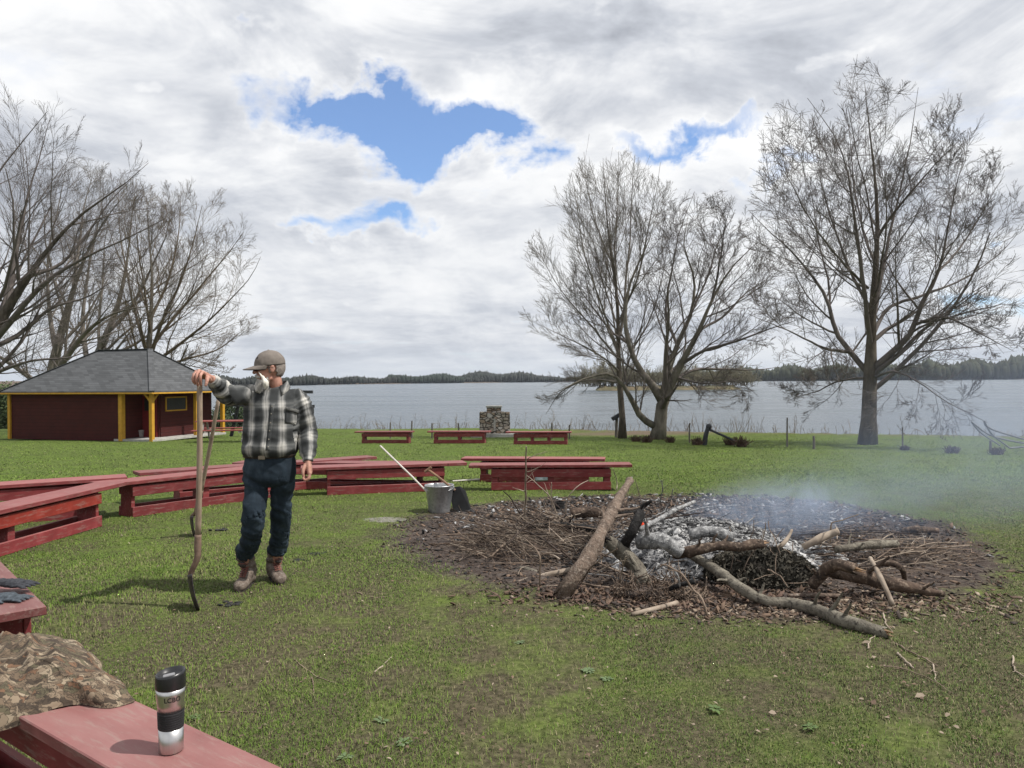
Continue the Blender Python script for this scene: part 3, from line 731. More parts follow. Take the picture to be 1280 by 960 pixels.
bench('bench', 'red bench running behind the shovels to the man, left leg in view', a, away(a, bb, 1.35), .32, .35, .43, .30, mats=(pr, pw, pr), posts=3)
pL = onz(173, 595, .36); pR = onz(470, 576, .30)
dd = Vector((pR.x-pL.x, pR.y-pL.y)).normalized()
bench('bench', 'long red bench in the second row passing behind the waist of the man', (pL.x+dd.x*.5, pL.y+dd.y*.5), (pR.x-dd.x*.35, pR.y-dd.y*.35), .5, .35, .42, .28, mats=(pr, pw, pr), posts=3)
a = gxy(409, 620); bb = gxy(556, 614)
bench('bench', 'red bench right of the man with the galvanised pail before its end', a, bb, .35, .32, .40, .30, mats=(pr, pw, pr), posts=2)
pL = onz(291, 580, .33); pR = onz(562, 582, .33); dd = Vector((pR.x-pL.x, pR.y-pL.y)).normalized()
bench('bench', 'red bench just behind the one beside the pail', (pL.x+dd.x*.5, pL.y+dd.y*.5), (pR.x-dd.x*.45, pR.y-dd.y*.45), .5, .45, .40, .28, mats=(pr, pw, pr), posts=2)
a = gxy(614, 613.5); bb = gxy(764, 613)
bench('bench', 'red bench with three posts behind the brush pile, right of the pail', a, bb, .32, .30, .37, .30, mats=(pr, pr, pr), posts=3, solid=False, rail2=False)
pL = onz(576, 579, .24); pR = onz(756, 580, .24)
bench('bench', 'red bench just behind the three posted one', (pL.x+.3, pL.y), (pR.x-.25, pR.y), .3, .25, .38, .28, mats=(pr, pr, pr), posts=2, solid=False, rail2=False)
for (x0, x1, f0, f1, yb, lab, pc) in [(443,515,452,511,554.5,'leftmost of the three small red benches at the lawn edge',2), (534,612,542,606,554.5,'middle one of the three small red benches, left before the stone fireplace',3), (632,714,642,709,556,'rightmost of the three small red benches at the lawn edge',4)]:
    a = gxy(f0, yb); bb = gxy(f1, yb)
    D = a[1]
    bench('bench', lab, a, bb, (f0-x0)*D/F, (x1-f1)*D/F, .40, .3, mats=(pr, pr, pr), posts=pc, solid=False, rail2=False, group='small red benches at the lawn edge')
# foreground benches
h1 = .48
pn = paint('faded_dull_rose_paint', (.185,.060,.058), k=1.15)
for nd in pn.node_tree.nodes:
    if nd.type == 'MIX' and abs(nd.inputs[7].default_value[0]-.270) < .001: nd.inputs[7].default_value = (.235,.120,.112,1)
e1 = onz(169, 875, h1); e2 = onz(356, 960, h1)      # front (fire-side) edge of the seat
d1 = Vector((e2.x-e1.x, e2.y-e1.y)).normalized(); n1_ = Vector((-d1.y, d1.x))
A = Vector((e1.x, e1.y)) - d1*1.35 - n1_*.06; B = Vector((e2.x, e2.y)) + d1*.9 - n1_*.06
bench('bench', 'nearest bench, rose red with a gap between its planks, under the mug', tuple(B), tuple(A), .3, .3, h1, .16, mats=(pr, pn, pr), posts=3, planks=1, sw=.28)
nb_ = bpy.data.objects['bench.011'] if 'bench.011' in bpy.data.objects else None
fb = [o for o in COL.objects if o.get('label','').startswith('nearest bench')][0]; fb['label'] = 'nearest rose red bench, the one under the travel mug'
q1, q2 = onz(23, 896, .36), onz(140, 960, .36); dq_ = (q2-q1).normalized(); MB().beam(q1-dq_*1.2, q2+dq_*.8, .045, .13).build('side_rail', pr, fb)
e3 = onz(39, 737, h1); e3b = onz(0, 699, h1); c1 = onz(60, 757, h1)
d2 = Vector((c1.x-e3b.x, c1.y-e3b.y)).normalized(); n2_ = Vector((-d2.y, d2.x))
B = Vector((c1.x, c1.y)) - d2*.22 - n2_*.03; A = B - d2*1.9
bench('bench', 'weathered red bench with work gloves lying on its end', tuple(B), tuple(A), .22, .2, h1, .34, mats=(pr, pn, pr), posts=2)
# ------------------------------------------------------------------ mug
steel = simple('brushed_steel', (.62,.61,.60), (.50,.49,.48), .33, 40, .15, .0006, metal=1, stretch=(1,1,.05)); blk = simple('black_plastic', (.018,.018,.020), (.012,.012,.013), .32, 20, 0, spec=.5)
rub = simple('black_rubber', (.022,.022,.024), None, .6, 30, 0)
mp = onz(214, 938, h1+.001); mug = empty('travel_mug', tuple(mp)); tag(mug, 'steel and black travel mug standing on the nearest bench', 'mug')
c = tuple(mp)
MB().lathe([(.034,0),(.0375,.003),(.0375,.02),(.038,.066)], c, 48).build('body', steel, mug, smooth=True)
pf = [(.0385,.066)]
for k in range(7): z0 = .069+k*.0062; pf += [(.0395+.0002*k, z0), (.0395+.0002*k, z0+.0038), (.0383+.0002*k, z0+.0044), (.0383+.0002*k, z0+.0058)]
pf += [(.0402,.1155)]
MB().lathe(pf, c, 48).build('grip', rub, mug)
MB().lathe([(.0395,.1155),(.0415,.135),(.0440,.160),(.0448,.176)], c, 48).build('upper_body', steel, mug, smooth=True)
lid = MB(); mug_k = (.90, 1.06)
prof = [(.0452,.176),(.0462,.180),(.0464,.196),(.0455,.212),(.0440,.2185),(.0405,.2185),(.037,.209),(.02,.205),(.001,.204)]
lid.lathe(prof, (0,0,0), 48)
for v in lid.bm.verts:
    if v.co.z > .19: v.co.z += (v.co.x*.9+v.co.y*.5)*.11*(v.co.z-.19)/.03
    v.co += mp
lid.build('lid', blk, mug, smooth=True)
MB().beam(mp+Vector((-.022,-.006,.2055)), mp+Vector((.012,.006,.209)), .018, .008, .002).build('drink_tab', simple('grey_plastic', (.25,.25,.26), None, .3, 20, 0, spec=.5), mug)
fc = bpy.data.curves.new('txt', 'FONT'); fc.body = 'LCBO'; fc.size = .0185; fc.extrude = .0; fc.align_x = 'CENTER'; fc.offset = .00035
fo = bpy.data.objects.new('txt', fc); COL.objects.link(fo); bpy.context.view_layer.update()
tm = bpy.data.meshes.new_from_object(fo.evaluated_get(bpy.context.evaluated_depsgraph_get())); bpy.data.objects.remove(fo)
bm = bmesh.new(); bm.from_mesh(tm); bmesh.ops.subdivide_edges(bm, edges=bm.edges[:], cuts=1)
a0 = math.atan2(EYE.y-mp.y, EYE.x-mp.x)+.12
for v in bm.verts:
    z_ = .146+v.co.y; rr_ = .0424+(z_-.140)*.12+.0004; th_ = a0+v.co.x/.0425*1.05
    v.co = Vector((mp.x+rr_*math.cos(th_), mp.y+rr_*math.sin(th_), mp.z+z_))
bm.to_mesh(tm); bm.free(); lt_ = obj('lettering', tm, simple('dark_ink', (.03,.028,.028), None, .5, 20, 0), mug)
mug.scale = (.90, .90, 1.05)
# ------------------------------------------------------------------ camouflage jacket
m, t, b = newmat('leaf_camouflage_cloth'); v = t.coord('Object')
wv_ = t.noise(v, 9, 4, .6, 0, 'Color'); vw = t.vmath('ADD', v, t.vmath('MULTIPLY', wv_, (.10,.10,.10)))
vw2 = t.scale(vw, (1, 2.2, 1.4)); cc_ = t.vor(vw2, 27, 'Color'); ed = t.vor(vw2, 27, 'Distance', 'DISTANCE_TO_EDGE'); g1 = t.sep(cc_)[0]
col = t.ramp(g1, [(0, (.055,.040,.028)), (.12, (.145,.105,.070)), (.34, (.21,.160,.110)), (.52, (.10,.085,.052)), (.64, (.15,.085,.050)), (.74, (.27,.215,.15)), (.88, (.125,.09,.06))], 'CONSTANT')
bg_ = t.noise(v, 3.2, 4, .6); col = t.mix(t.ramp(bg_, [(.40, .5), (.52, .0)]), col, t.ramp(t.noise(vw, 24, 5, .7), [(.35, (.04,.03,.02)), (.65, (.17,.125,.085))]))
col = t.mix(t.ramp(ed, [(.0, .85), (.05, 0.)]), col, (.025,.018,.012))
br = t.noise(t.scale(vw, (1, 5, 2)), 5, 5, .7, 1.5); col = t.mix(t.ramp(br, [(.47, 0.), (.49, .9), (.51, .9), (.53, 0.)]), col, (.030,.022,.016))
t.val(b.inputs['Base Color'], col); b.inputs['Roughness'].default_value = .8; t.val(b.inputs['Normal'], t.bump(t.noise(v, 60, 4, .6, .6), .25, .002))
camo = m
def jpt(px, py, z): return onz(px, py, z)
bl = [(170,876,.49),(140,884,.488),(105,880,.49),(70,884,.49),(38,893,.47),(0,900,.45),(-60,905,.45),(-150,905,.46),(-170,860,.49),(-110,820,.49),(-50,806,.49),(0,806,.49),(50,800,.49),(95,812,.49),(125,835,.49)]
outl = smooth_line([tuple(onz(a_, b_, h1+.004))[:2]+(z_,) for a_, b_, z_ in bl]+[tuple(onz(170, 876, h1+.004))[:2]+(.49,)], 120)
cen = Vector(onz(20, 862, h1+.004)); na, nr = 120, 44
V = []; r_ = np.random.default_rng(3)
for i in range(nr+1):
    s = i/nr
    for j in range(na):
        o_ = Vector(outl[j]); p_ = cen.lerp(Vector((o_.x, o_.y, h1)), s); 
        prof = (1-s**2.6)**.55
        f1 = mnoise.noise(Vector((p_.x*3.2, p_.y*3.2, 1.7))); wx_ = mnoise.noise(Vector((p_.x*4, p_.y*4, 9)))*.12
        def rg(x, y, z, k): return max(0, 1-abs(mnoise.noise(Vector((x, y, z))))*k)**1.6
        f4 = rg((p_.x+wx_)*3.6+p_.y*4.4, p_.y*1.6-p_.x*1.2, 7.7, 3.6); f5 = rg((p_.x-wx_)*8.5-p_.y*3, p_.y*7+p_.x*3, 3.3, 4.2); f6 = rg((p_.x+wx_)*3-p_.y*11, p_.y*3+p_.x*9, 13.3, 4.5)
        hgt = .072+.034*f1+.034*f4+.016*f5+.008*f6
        zb = h1+.004+(o_.z-.49)*s**5
        q_ = Vector((p_.x, p_.y, zb+max(.012*(1-s*.3), hgt*prof)))
        q_.x += .03*mnoise.noise(Vector((p_.x*9, p_.y*9, 9)))*s*(s<1); q_.y += .03*mnoise.noise(Vector((p_.x*9, p_.y*9, 19)))*s
        V.append(q_)
nb = len(V); V += [Vector((v_.x, v_.y, v_.z-.008)) for v_ in V[nr*na:]]
Q = [(i*na+j, i*na+(j+1)%na, (i+1)*na+(j+1)%na, (i+1)*na+j) for i in range(nr+1) for j in range(na)]
jk = obj('camouflage_jacket', mesh_np('jk', np.array([tuple(v_) for v_ in V]), [np.array(Q), np.array([[nb+j for j in range(na)][::-1]])]), camo, smooth=True)
tag(jk, 'crumpled leaf camouflage jacket lying across the nearest bench', 'jacket')
# ------------------------------------------------------------------ gloves
gl = simple('charcoal_knit', (.045,.048,.056), (.020,.021,.026), .85, 60, .4, .002); gl2 = simple('blue_grey_knit', (.075,.092,.108), (.035,.043,.052), .85, 60, .4, .002)
def glove(label, px, py, ang, mt, z0, flip=1):
    c = onz(px, py, h1+.001); root_m = Matrix.Translation(Vector((c.x, c.y, h1+z0))) @ Matrix.Rotation(ang, 4, 'Z')
    mb = MB()
    def bl_(pts, rr): mb.tube([root_m @ Vector(p) for p in pts], rr, 10)
    bl_([(-.13,0,.016),(-.09,0,.018),(-.04,0,.018),(0,0,.017),(.02,0,.014)], [.040,.036,.043,.045,.030])
    for k in range(4):
        y = (-.033+.022*k)*flip; bl_([(0,y,.016),(.035,y*1.15,.022),(.07,y*1.25,.016),(.088,y*1.3,.010)], [.012,.0115,.0105,.006])
    bl_([(-.05,.035*flip,.015),(-.015,.062*flip,.018),(.015,.070*flip,.012)], [.014,.012,.008])
    me = mb.mesh(); me = eval_mods(me, [('REMESH', dict(mode='VOXEL', voxel_size=.004)), ('SMOOTH', dict(iterations=3))])
    base = h1+z0
    for v_ in me.vertices: v_.co.z = base+max(.0005, (v_.co.z-base)*.62)+.003*mnoise.noise(v_.co*55)
    o = obj('work_glove', me, mt, smooth=True); tag(o, label, 'glove', 'pair of work gloves')
glove('dark knit work glove on top of the other one', 24, 740, R(-14), gl, .030)
glove('blue grey work glove lying flat underneath, fingers to the right', 14, 750, R(-6), gl2, .0, -1)
# ------------------------------------------------------------------ shed
mred = None
m, t, b = newmat('dark_red_siding'); v = t.pos(); z_ = t.sep(v)[2]
lap = t.math('FRACT', t.math('DIVIDE', z_, .14)); n_ = t.noise(v, 3, 5, .6)
t.val(b.inputs['Base Color'], t.mix(t.ramp(lap, [(.0, 1.), (.12, 0.)]), t.ramp(n_, [(.3, (.048,.009,.009)), (.7, (.070,.013,.012))]), (.015,.004,.004)))
t.val(b.inputs['Normal'], t.bump(lap, .8, .02)); b.inputs['Roughness'].default_value = .8; sid = m
m, t, b = newmat('grey_shingles'); v = t.coord('Object'); x_, y_, z_ = t.sep(v)
row = t.math('DIVIDE', z_, .095); fr = t.math('FRACT', row); fl = t.math('FLOOR', row)
cellv = t.comb(t.math('MULTIPLY', t.math('ADD', x_, t.math('MULTIPLY', y_, .8)), 4.5), t.math('MULTIPLY', fl, 3.7), 0)
wn = t.n.new('ShaderNodeTexWhiteNoise'); t.l.new(t.vmath('FLOOR', cellv), wn.inputs[0]); 
col = t.ramp(t.math('ADD', t.math('MULTIPLY', wn.outputs[0], .5), t.math('MULTIPLY', t.noise(v, 1.5, 6, .7), .5)), [(.25, (.062,.065,.069)), (.75, (.098,.102,.108))])
col = t.mix(t.ramp(fr, [(0., .75), (.22, 0.)]), col, (.035,.036,.038))
t.val(b.inputs['Base Color'], col); b.inputs['Roughness'].default_value = .9; t.val(b.inputs['Normal'], t.bump(fr, .5, .02)); shi = m
yel = simple('yellow_paint', (.55,.30,.03), (.42,.22,.025), .6, 6, .2, .003); drk = simple('dark_interior', (.02,.018,.018), None, .5, 4, 0, spec=.5)
con = simple('concrete', (.42,.41,.38), (.28,.27,.25), .9, 5, .3, .01)
gC = ground(190, 551.5); C0 = Vector((gC.x, gC.y, 0)); U = Vector((-.956, .293, 0)).normalized(); W = Vector((.293, .956, 0)).normalized()
gz = float(G(C0.x, C0.y, False))-.02
MS = Matrix((U, W, Vector((0,0,1)))).transposed().to_4x4(); MS.translation = Vector((C0.x, C0.y, gz))
if MS.determinant() < 0: pass
shed = empty('wooden_shed', (C0.x, C0.y, gz)); tag(shed, 'dark red shed with grey hip roof and yellow posts at the left', 'shed')
LX, LY, EH = 7.9, 4.7, 2.17
def sb(nm, c, s, mt, bev=.006, par=shed): return MB().box(c, s, MS, bev).build(nm, mt, par)
sb('wall', ((1.75+LX)/2, .06, EH/2), (LX-1.75, .12, EH), sid)
sb('wall', (LX-.06, LY/2+.1, EH/2), (.12, LY-.2, EH), sid)
sb('wall', (1.69, .62, EH/2), (.12, 1.24, EH), sid)
rw = sb('wall', (1.25, 1.3, EH/2), (1.0, .12, EH), sid)
sb('door', (1.22, 1.22, 1.0), (.78, .05, 1.98), simple('crimson_door', (.17,.02,.022), (.13,.016,.018), .6, 4, .2))
sb('door_window', (1.30, 1.19, 1.55), (.36, .02, .55), drk)
sb('wall', (.75, (1.3+LY)/2, EH/2), (.12, LY-1.3, EH), sid)
# window in the side wall: frame + dark pane
wf = MB(); 
for (yy, zz_, sy, sz) in [(2.25,1.86,1.36,.06),(2.25,1.26,1.36,.06),(1.60,1.56,.06,.6),(2.90,1.56,.06,.6)]: wf.box((.67, yy, zz_), (.05, sy, sz), MS, .004)
wfo = wf.build('window', yel, shed); sb('pane', (.685, 2.25, 1.56), (.02, 1.26, .56), drk, .002, wfo)
sb('floor_slab', (.95, LY/2, .04), (2.1, LY+.1, .10), con)
for (x, y, s) in [(1.62,.02,.20),(.0,.0,.16),(.0,2.75,.16),(.0,LY-.08,.16),(LX+.06,-.02,.14)]:
    sb('post', (x, y, EH/2), (s, s, EH-.004), yel)
for (dx, dy) in ((1,0),(0,1)):
    a = MS @ Vector((.06*dx, .06*dy, EH-.42)); bb = MS @ Vector((.40*dx, .40*dy, EH-.06)); MB().beam(a, bb, .09, .09).build('brace', yel, shed)
OV = .34; RH = 1.93; half = LY/2
# roof solid with hips
def rp(x, y, z): return MS @ Vector((x, y, z))
Rv = [rp(-OV,-OV,EH), rp(LX+OV,-OV,EH), rp(LX+OV,LY+OV,EH), rp(-OV,LY+OV,EH), rp(half-.15,half,EH+RH), rp(LX-half-.35,half,EH+RH)]
lo = [rp(-OV,-OV,EH-.05), rp(LX+OV,-OV,EH-.05), rp(LX+OV,LY+OV,EH-.05), rp(-OV,LY+OV,EH-.05)]
bm = bmesh.new(); vs_ = [bm.verts.new(v_) for v_ in Rv+lo]
for f in [(0,1,5,4),(1,2,5),(2,3,4,5),(3,0,4),(0,6,7,1),(1,7,8,2),(2,8,9,3),(3,9,6,0),(6,9,8,7)]: bm.faces.new([vs_[k] for k in f])
bmesh.ops.recalc_face_normals(bm, faces=bm.faces); me = bpy.data.meshes.new('roof'); bm.to_mesh(me); bm.free()
roof = obj('roof', me, shi, shed)
fa = MB()
E = [rp(-OV,-OV,EH-.105), rp(LX+OV,-OV,EH-.105), rp(LX+OV,LY+OV,EH-.105), rp(-OV,LY+OV,EH-.105)]
for k in range(4): fa.beam(E[k]+Vector((0,0,.02)), E[(k+1)%4]+Vector((0,0,.02)), .03, .065)
fa.build('fascia', yel, roof)
hb = MB()
for a_, b_ in ((0,4),(1,5),(2,5),(3,4),(4,5)): hb.beam(Rv[a_]+Vector((0,0,.015)), Rv[b_]+Vector((0,0,.015)), .22, .03)
hb.build('ridge_cap', shi, roof)
pl = ground(171, 550.5); MB().lathe([(.11,0),(.15,.26),(.155,.27)], (pl.x-.1, pl.y+.5, gz+.09), 16).build('paint_pail', simple('grey_pail', (.3,.27,.26), None, .5, 9, 0)); tag(bpy.data.objects['paint_pail'], 'small grey pail beside the crimson shed door', 'pail')
shed.scale = (.87, .87, .87)
# ------------------------------------------------------------------ picnic table
def picnic(px, py, d_ang):
    c = ground(px, py); root = empty('picnic_table', tuple(c)); tag(root, 'red picnic table with pale legs between the shed and the man', 'picnic table')
    M = Matrix.Translation(c) @ Matrix.Rotation(d_ang, 4, 'Z'); red = simple('picnic_red', (.26,.07,.06), (.18,.045,.04), .7, 6, .2); leg = simple('pale_grey_wood', (.36,.34,.31), (.24,.22,.2), .8, 6, .2)
    for k in range(4): MB().box((0, -.27+.18*k, .75), (1.95, .165, .04), M).build('tabletop', red, root)
    for s in (-1, 1):
        for y_ in (.62, .78): MB().box((0, s*y_, .45), (1.95, .14, .04), M).build('seat', red, root)
        for x_ in (-.7, .7):
            MB().beam(M @ Vector((x_, s*.22, .72)), M @ Vector((x_, s*.66, 0)), .05, .10).build('leg', leg, root)
    for x_ in (-.64, .64):
        MB().beam(M @ Vector((x_, -.84, .40)), M @ Vector((x_, .84, .40)), .05, .09).build('crossbar', leg, root)
picnic(282, 552, R(8))
# ------------------------------------------------------------------ dark rail rack by the water
rk = simple('dark_rack_wood', (.045,.048,.055), (.028,.03,.034), .8, 6, .2)
g0 = ground(298, 549); dR = g0.y+3; root = empty('canoe_rack', tuple(P(340, 548, dR))); tag(root, 'dark timber canoe rack with level rails behind the man', 'rack')
for (x0, y0, x1, y1) in [(283,506,393,508),(282,526,395,529),(300,489,391,490)]:
    MB().beam(P(x0, y0, dR), P(x1, y1, dR), .13, .13).build('rail', rk, root)
for (x0, y0, x1, y1) in [(303,484,289,549),(330,486,322,551),(372,486,372,551)]:
    a = P(x0, y0, dR+.12); bb = P(x1, y1, dR+.12); bb.z = float(G(bb.x, bb.y)); MB().beam(a, bb, .12, .12).build('post', rk, root)
# ------------------------------------------------------------------ stone fireplace
m, t, b = newmat('field_stone'); v = t.coord('Object'); ce = t.vor(t.scale(v, (1, 1, 1.5)), 5.2, 'Distance', 'DISTANCE_TO_EDGE', .95); cc = t.vor(t.scale(v, (1, 1, 1.5)), 5.2, 'Color', 'F1', .95)
g_ = t.sep(cc)[0]; st_ = t.ramp(g_, [(0, (.24,.20,.16)), (.35, (.42,.38,.33)), (.6, (.32,.23,.16)), (1, (.55,.52,.47))])
st_ = t.mix(t.math('MULTIPLY', t.noise(v, 22, 4, .6), .5), st_, (.12,.10,.08)); t.val(b.inputs['Base Color'], t.mix(t.ramp(ce, [(.02, 1.), (.07, 0.)]), st_, (.045,.04,.035)))
t.val(b.inputs['Normal'], t.bump(t.ramp(ce, [(0, 0.), (.12, 1.)]), 1, .05)); b.inputs['Roughness'].default_value = .9; stone = m
g0 = ground(619, 546); dF = g0.y; s_ = dF/F
root = empty('stone_fireplace', (g0.x, g0.y, g0.z)); tag(root, 'stepped field stone outdoor fireplace at the lake edge', 'fireplace')
def rough(me, amp, sc):
    for v_ in me.vertices: v_.co += Vector((mnoise.noise(v_.co*sc), mnoise.noise(v_.co*sc+Vector((9,0,0))), mnoise.noise(v_.co*sc+Vector((0,9,0)))))*amp
    return me
def stonebox(nm, c, s, par, mt=stone, cuts=8):
    mb = MB(); mb.box(c, s, None, 0); bmesh.ops.subdivide_edges(mb.bm, edges=mb.bm.edges[:], cuts=cuts, use_grid_fill=True); return obj(nm, rough(mb.mesh(), .035, 4), mt, par)
bz = g0.z+.12
stonebox('hearth_base', (g0.x, g0.y+.3, g0.z+.0), (1.9, 1.6, .26), root, con, 4)
stonebox('body', (g0.x-.02, g0.y+.45, bz+.42), (1.20, .85, .84), root)
stonebox('chimney', (g0.x-.05, g0.y+.5, bz+.90), (.56, .62, .30), root)
MB().box((g0.x-.05, g0.y+.5, bz+1.07), (.64, .70, .06)).build('chimney_cap', con, root)
MB().box((g0.x-.02, g0.y+.03, bz+.36), (.08, .05, .50), None, .002).build('mortar_seam', simple('mortar', (.36,.34,.31), None, .9, 9, .3), root)
MB().box((g0.x+1.5, g0.y+.4, g0.z+.12), (1.3, .5, .10), None, .01).build('flat_step', con); tag(bpy.data.objects['flat_step'], 'low pale concrete slab at the foot of the stone fireplace', 'slab')
# ------------------------------------------------------------------ posts and fence along the bank
grw = simple('grey_weathered_wood', (.17,.15,.13), (.09,.08,.07), .9, 8, .4, .01, stretch=(1,1,.2))
def stake(px, yt, yb, wpx, name, label, cat='post', group=None, dz=0, lean=0):
    g_ = ground(px, yb); d_ = g_.y; top = P(px+lean, yt, d_); r_ = max(wpx/2*d_/F, .012)
    me = MB().tube([g_-Vector((0,0,.15)), g_.lerp(top, .5)+Vector((random.uniform(-.5,.5)*r_,0,0)), top], [r_*1.1, r_, r_*.9], 8).mesh()
    o = obj(name, me, grw); tag(o, label, cat, group); return g_, top
# post with a box beside the slender tree
g_ = ground(770, 547); root = empty('marker_post', tuple(g_)); tag(root, 'leaning grey post with a small dark box left of the slender tree', 'post')
MB().tube([g_-Vector((0,0,.1)), P(771, 522, g_.y)], .055, 8).build('post', grw, root)
MB().beam(P(765, 524, g_.y), P(777, 517, g_.y), .22, .14, .01).build('box', rk, root)
# broken dock post with rail on the right of the trees
g_ = ground(880, 556); root = empty('broken_post', tuple(g_)); tag(root, 'leaning dark post with a fallen rail by the shore', 'post')
MB().tube([g_-Vector((0,0,.15)), P(882, 545, g_.y), P(885, 534, g_.y)], [.075,.07,.06], 8).build('post', rk, root)
MB().lathe([(.02,-.09),(.07,-.06),(.09,.0),(.07,.06),(.02,.08)], tuple(P(886, 533, g_.y)), 10).build('knob', rk, root)
g2 = ground(926, 557); MB().tube([P(887, 537, g_.y), P(905, 545, (g_.y+g2.y)/2), g2+Vector((0,0,.06))], [.035,.035,.03], 8).build('rail', rk, root)
fx = [(488,528,548),(515,526,548),(540,529,548),(573,529,548),(690,529,549),(712,531,549),(862,529,553),(984,522,558),(1017,545,561),(1128,534,562),(1238,551,567)]
places = ['over the left small bench','right of the left small bench','left of the middle small bench','before the fireplace, over the middle small bench','over the right small bench','at the right end of the right small bench','left of the leaning dark post','tall and thin, midway between forked tree and right maple','short and thick, left of the right maple','thin, just right of the right maple','short and thick near the right picture edge']
for (px, yt, yb), pl_ in zip(fx, places): stake(px, yt, yb, 3.2 if yb-yt < 18 else 2.0, 'fence_stake', 'grey fence stake on the bank, '+pl_, 'stake', 'fence stakes along the lake bank')
# sagging net line at far right
netm = simple('grey_netting', (.20,.20,.21), (.12,.12,.13), .9, 6, 0)
g_ = ground(1255, 566); dN = g_.y-.4; net = MB()
for a_, b_, c_ in [((1214,527),(1240,545),(1290,556)),((1230,526),(1238,536),(1290,552)),((1230,526),(1240,543),(1262,560)),((1262,560),(1275,559),(1290,558)),((1214,527),(1226,541),(1250,557))]:
    net.tube(smooth_line([P(*a_, dN), P(*b_, dN), P(*c_, dN)], 10), .022, 5)
tag(net.build('driftwood_branch', netm), 'thin arching grey branches hanging over the bank at far right', 'branch')
# ------------------------------------------------------------------ fire pit
barkb = simple('brown_log_bark', (.205,.155,.122), (.085,.064,.052), .9, 15, 1.0, .016, c3=(.27,.225,.185), spec=.1)
barkg = simple('grey_log_bark', (.23,.21,.17), (.10,.088,.072), .9, 12, 1.0, .012, c3=(.055,.048,.042), spec=.1)
barkd = simple('scorched_bark', (.12,.085,.065), (.035,.028,.024), .9, 10, .9, .010, c3=(.22,.17,.13), spec=.1)
char = simple('charred_wood', (.022,.020,.020), (.008,.008,.008), .8, 14, .9, .012, c3=(.05,.048,.046), spec=.2)
ashw = simple('ash_coated_wood', (.32,.32,.32), (.07,.07,.072), .95, 16, .9, .012, c3=(.48,.48,.47), spec=.1)
raw = simple('raw_broken_wood', (.40,.28,.18), (.22,.13,.075), .85, 20, .8, .01, stretch=(.4,1,1), spec=.1)
twg = simple('bare_twig_wood', (.26,.20,.155), (.12,.09,.07), .9, 8, .4, .003, spec=.1)
twp = simple('pale_stripped_wood', (.40,.335,.27), (.20,.16,.125), .85, 8, .4, .003, spec=.1)
twc = simple('dark_twig_wood', (.075,.058,.05), (.03,.025,.022), .9, 8, .4, .003, spec=.1)
def PD(px, py, d=None, h=None):
    if d is not None: return P(px, py, d)
    g = ground(px, py) if h is None else None
    if h is not None:
        p = onz(px, py, h); return p
    return g
def log(name, label, pts, mat, ends=(None, None), n=26, sides=14, cat='log', group=None, rough_=.16, seed=0):
    """pts: (px,py,z or None,rpx): z above datum; builds a knotty tapered log"""
    q = []
    for (px, py, z, rp) in pts:
        if z is None: p = ground(px, py+rp*.8); r_ = rp*p.y/F; p = p+Vector((0,0,r_*.85))
        else: p = onz(px, py, z); r_ = rp*p.y/F
        q.append((p.x, p.y, p.z, r_))
    s = smooth_line(q, n, .0, seed); r_ = np.random.default_rng(seed+50)
    V, Q, C = tubes(s[None, :, :3], s[None, :, 3], sides, True)
    cen = np.repeat(s[:, :3], sides, 0); rad = np.repeat(s[:, 3], sides)
    nn = np.array([mnoise.noise(Vector(v)*6+Vector((seed,0,0)))*.6+mnoise.noise(Vector(v)*21)*.45+max(0, mnoise.noise(Vector(v)*11+Vector((0,seed,3)))-.32)*2.2 for v in V])
    V = V+(V-cen)*(nn[:,None]*rough_*2.4)
    # ragged ends
    for k, i0 in ((0, 0), (1, (n-1)*sides)):
        ax = s[0,:3]-s[1,:3] if k == 0 else s[-1,:3]-s[-2,:3]; ax /= np.linalg.norm(ax)
        V[i0:i0+sides] += ax[None,:]*(r_.random(sides)*rad[i0]*(2.2 if ends[k] else .25))[:,None]
    Qs_, Vs_, off_ = [Q], [V], len(V)
    if n >= 16 and s[:, 3].max() > .02:
        for _ in range(3 if n < 30 else 6):
            i_ = r_.integers(2, n-3); ax_ = norm(s[i_+1, :3]-s[i_, :3]); sd_ = norm(np.cross(ax_, r_.normal(0, 1, 3))); sd_[2] = abs(sd_[2]); R_ = s[i_, 3]
            dd_ = norm(sd_+ax_*.6); L_ = R_*r_.uniform(1.5, 4.2); pp_ = np.stack([s[i_, :3]+sd_*R_*.55+dd_*L_*k/4+r_.normal(0, R_*.08, 3) for k in range(5)])
            v2_, q2_, c2_ = tubes(pp_[None], (R_*np.array([.42,.32,.26,.22,.15]))[None], 7, True); Vs_.append(v2_); Qs_.append(q2_+off_); off_ += len(v2_)
    root = obj(name, mesh_np(name, np.concatenate(Vs_), [np.concatenate(Qs_), C]), mat, smooth=True)
    tag(root, label, cat, group)
    for k, e in enumerate(ends):
        if not e: continue
        a_ = s[0] if k == 0 else s[-1]; b_ = s[1] if k == 0 else s[-2]; ax = Vector(a_[:3]-b_[:3]).normalized(); c_ = Vector(a_[:3]); R_ = a_[3]
        mb = MB(); 
        for j in range(7):
            o_ = Vector(r_.normal(0, 1, 3)); o_ = (o_-ax*o_.dot(ax)).normalized()*R_*r_.uniform(0, .62)
            L_ = R_*r_.uniform(.9, 3.4); mb.tube([c_-ax*R_*.6+o_, c_+ax*L_*.5+o_*1.05, c_+ax*L_+o_*1.2], [R_*.36, R_*.26, R_*.04], 5)
        eo = mb.mesh('broken_end'); eo.transform(Matrix.Translation(-root.location)); o2 = bpy.data.objects.new('broken_end', eo); eo.materials.append(e); COL.objects.link(o2); o2.parent = root
    return root
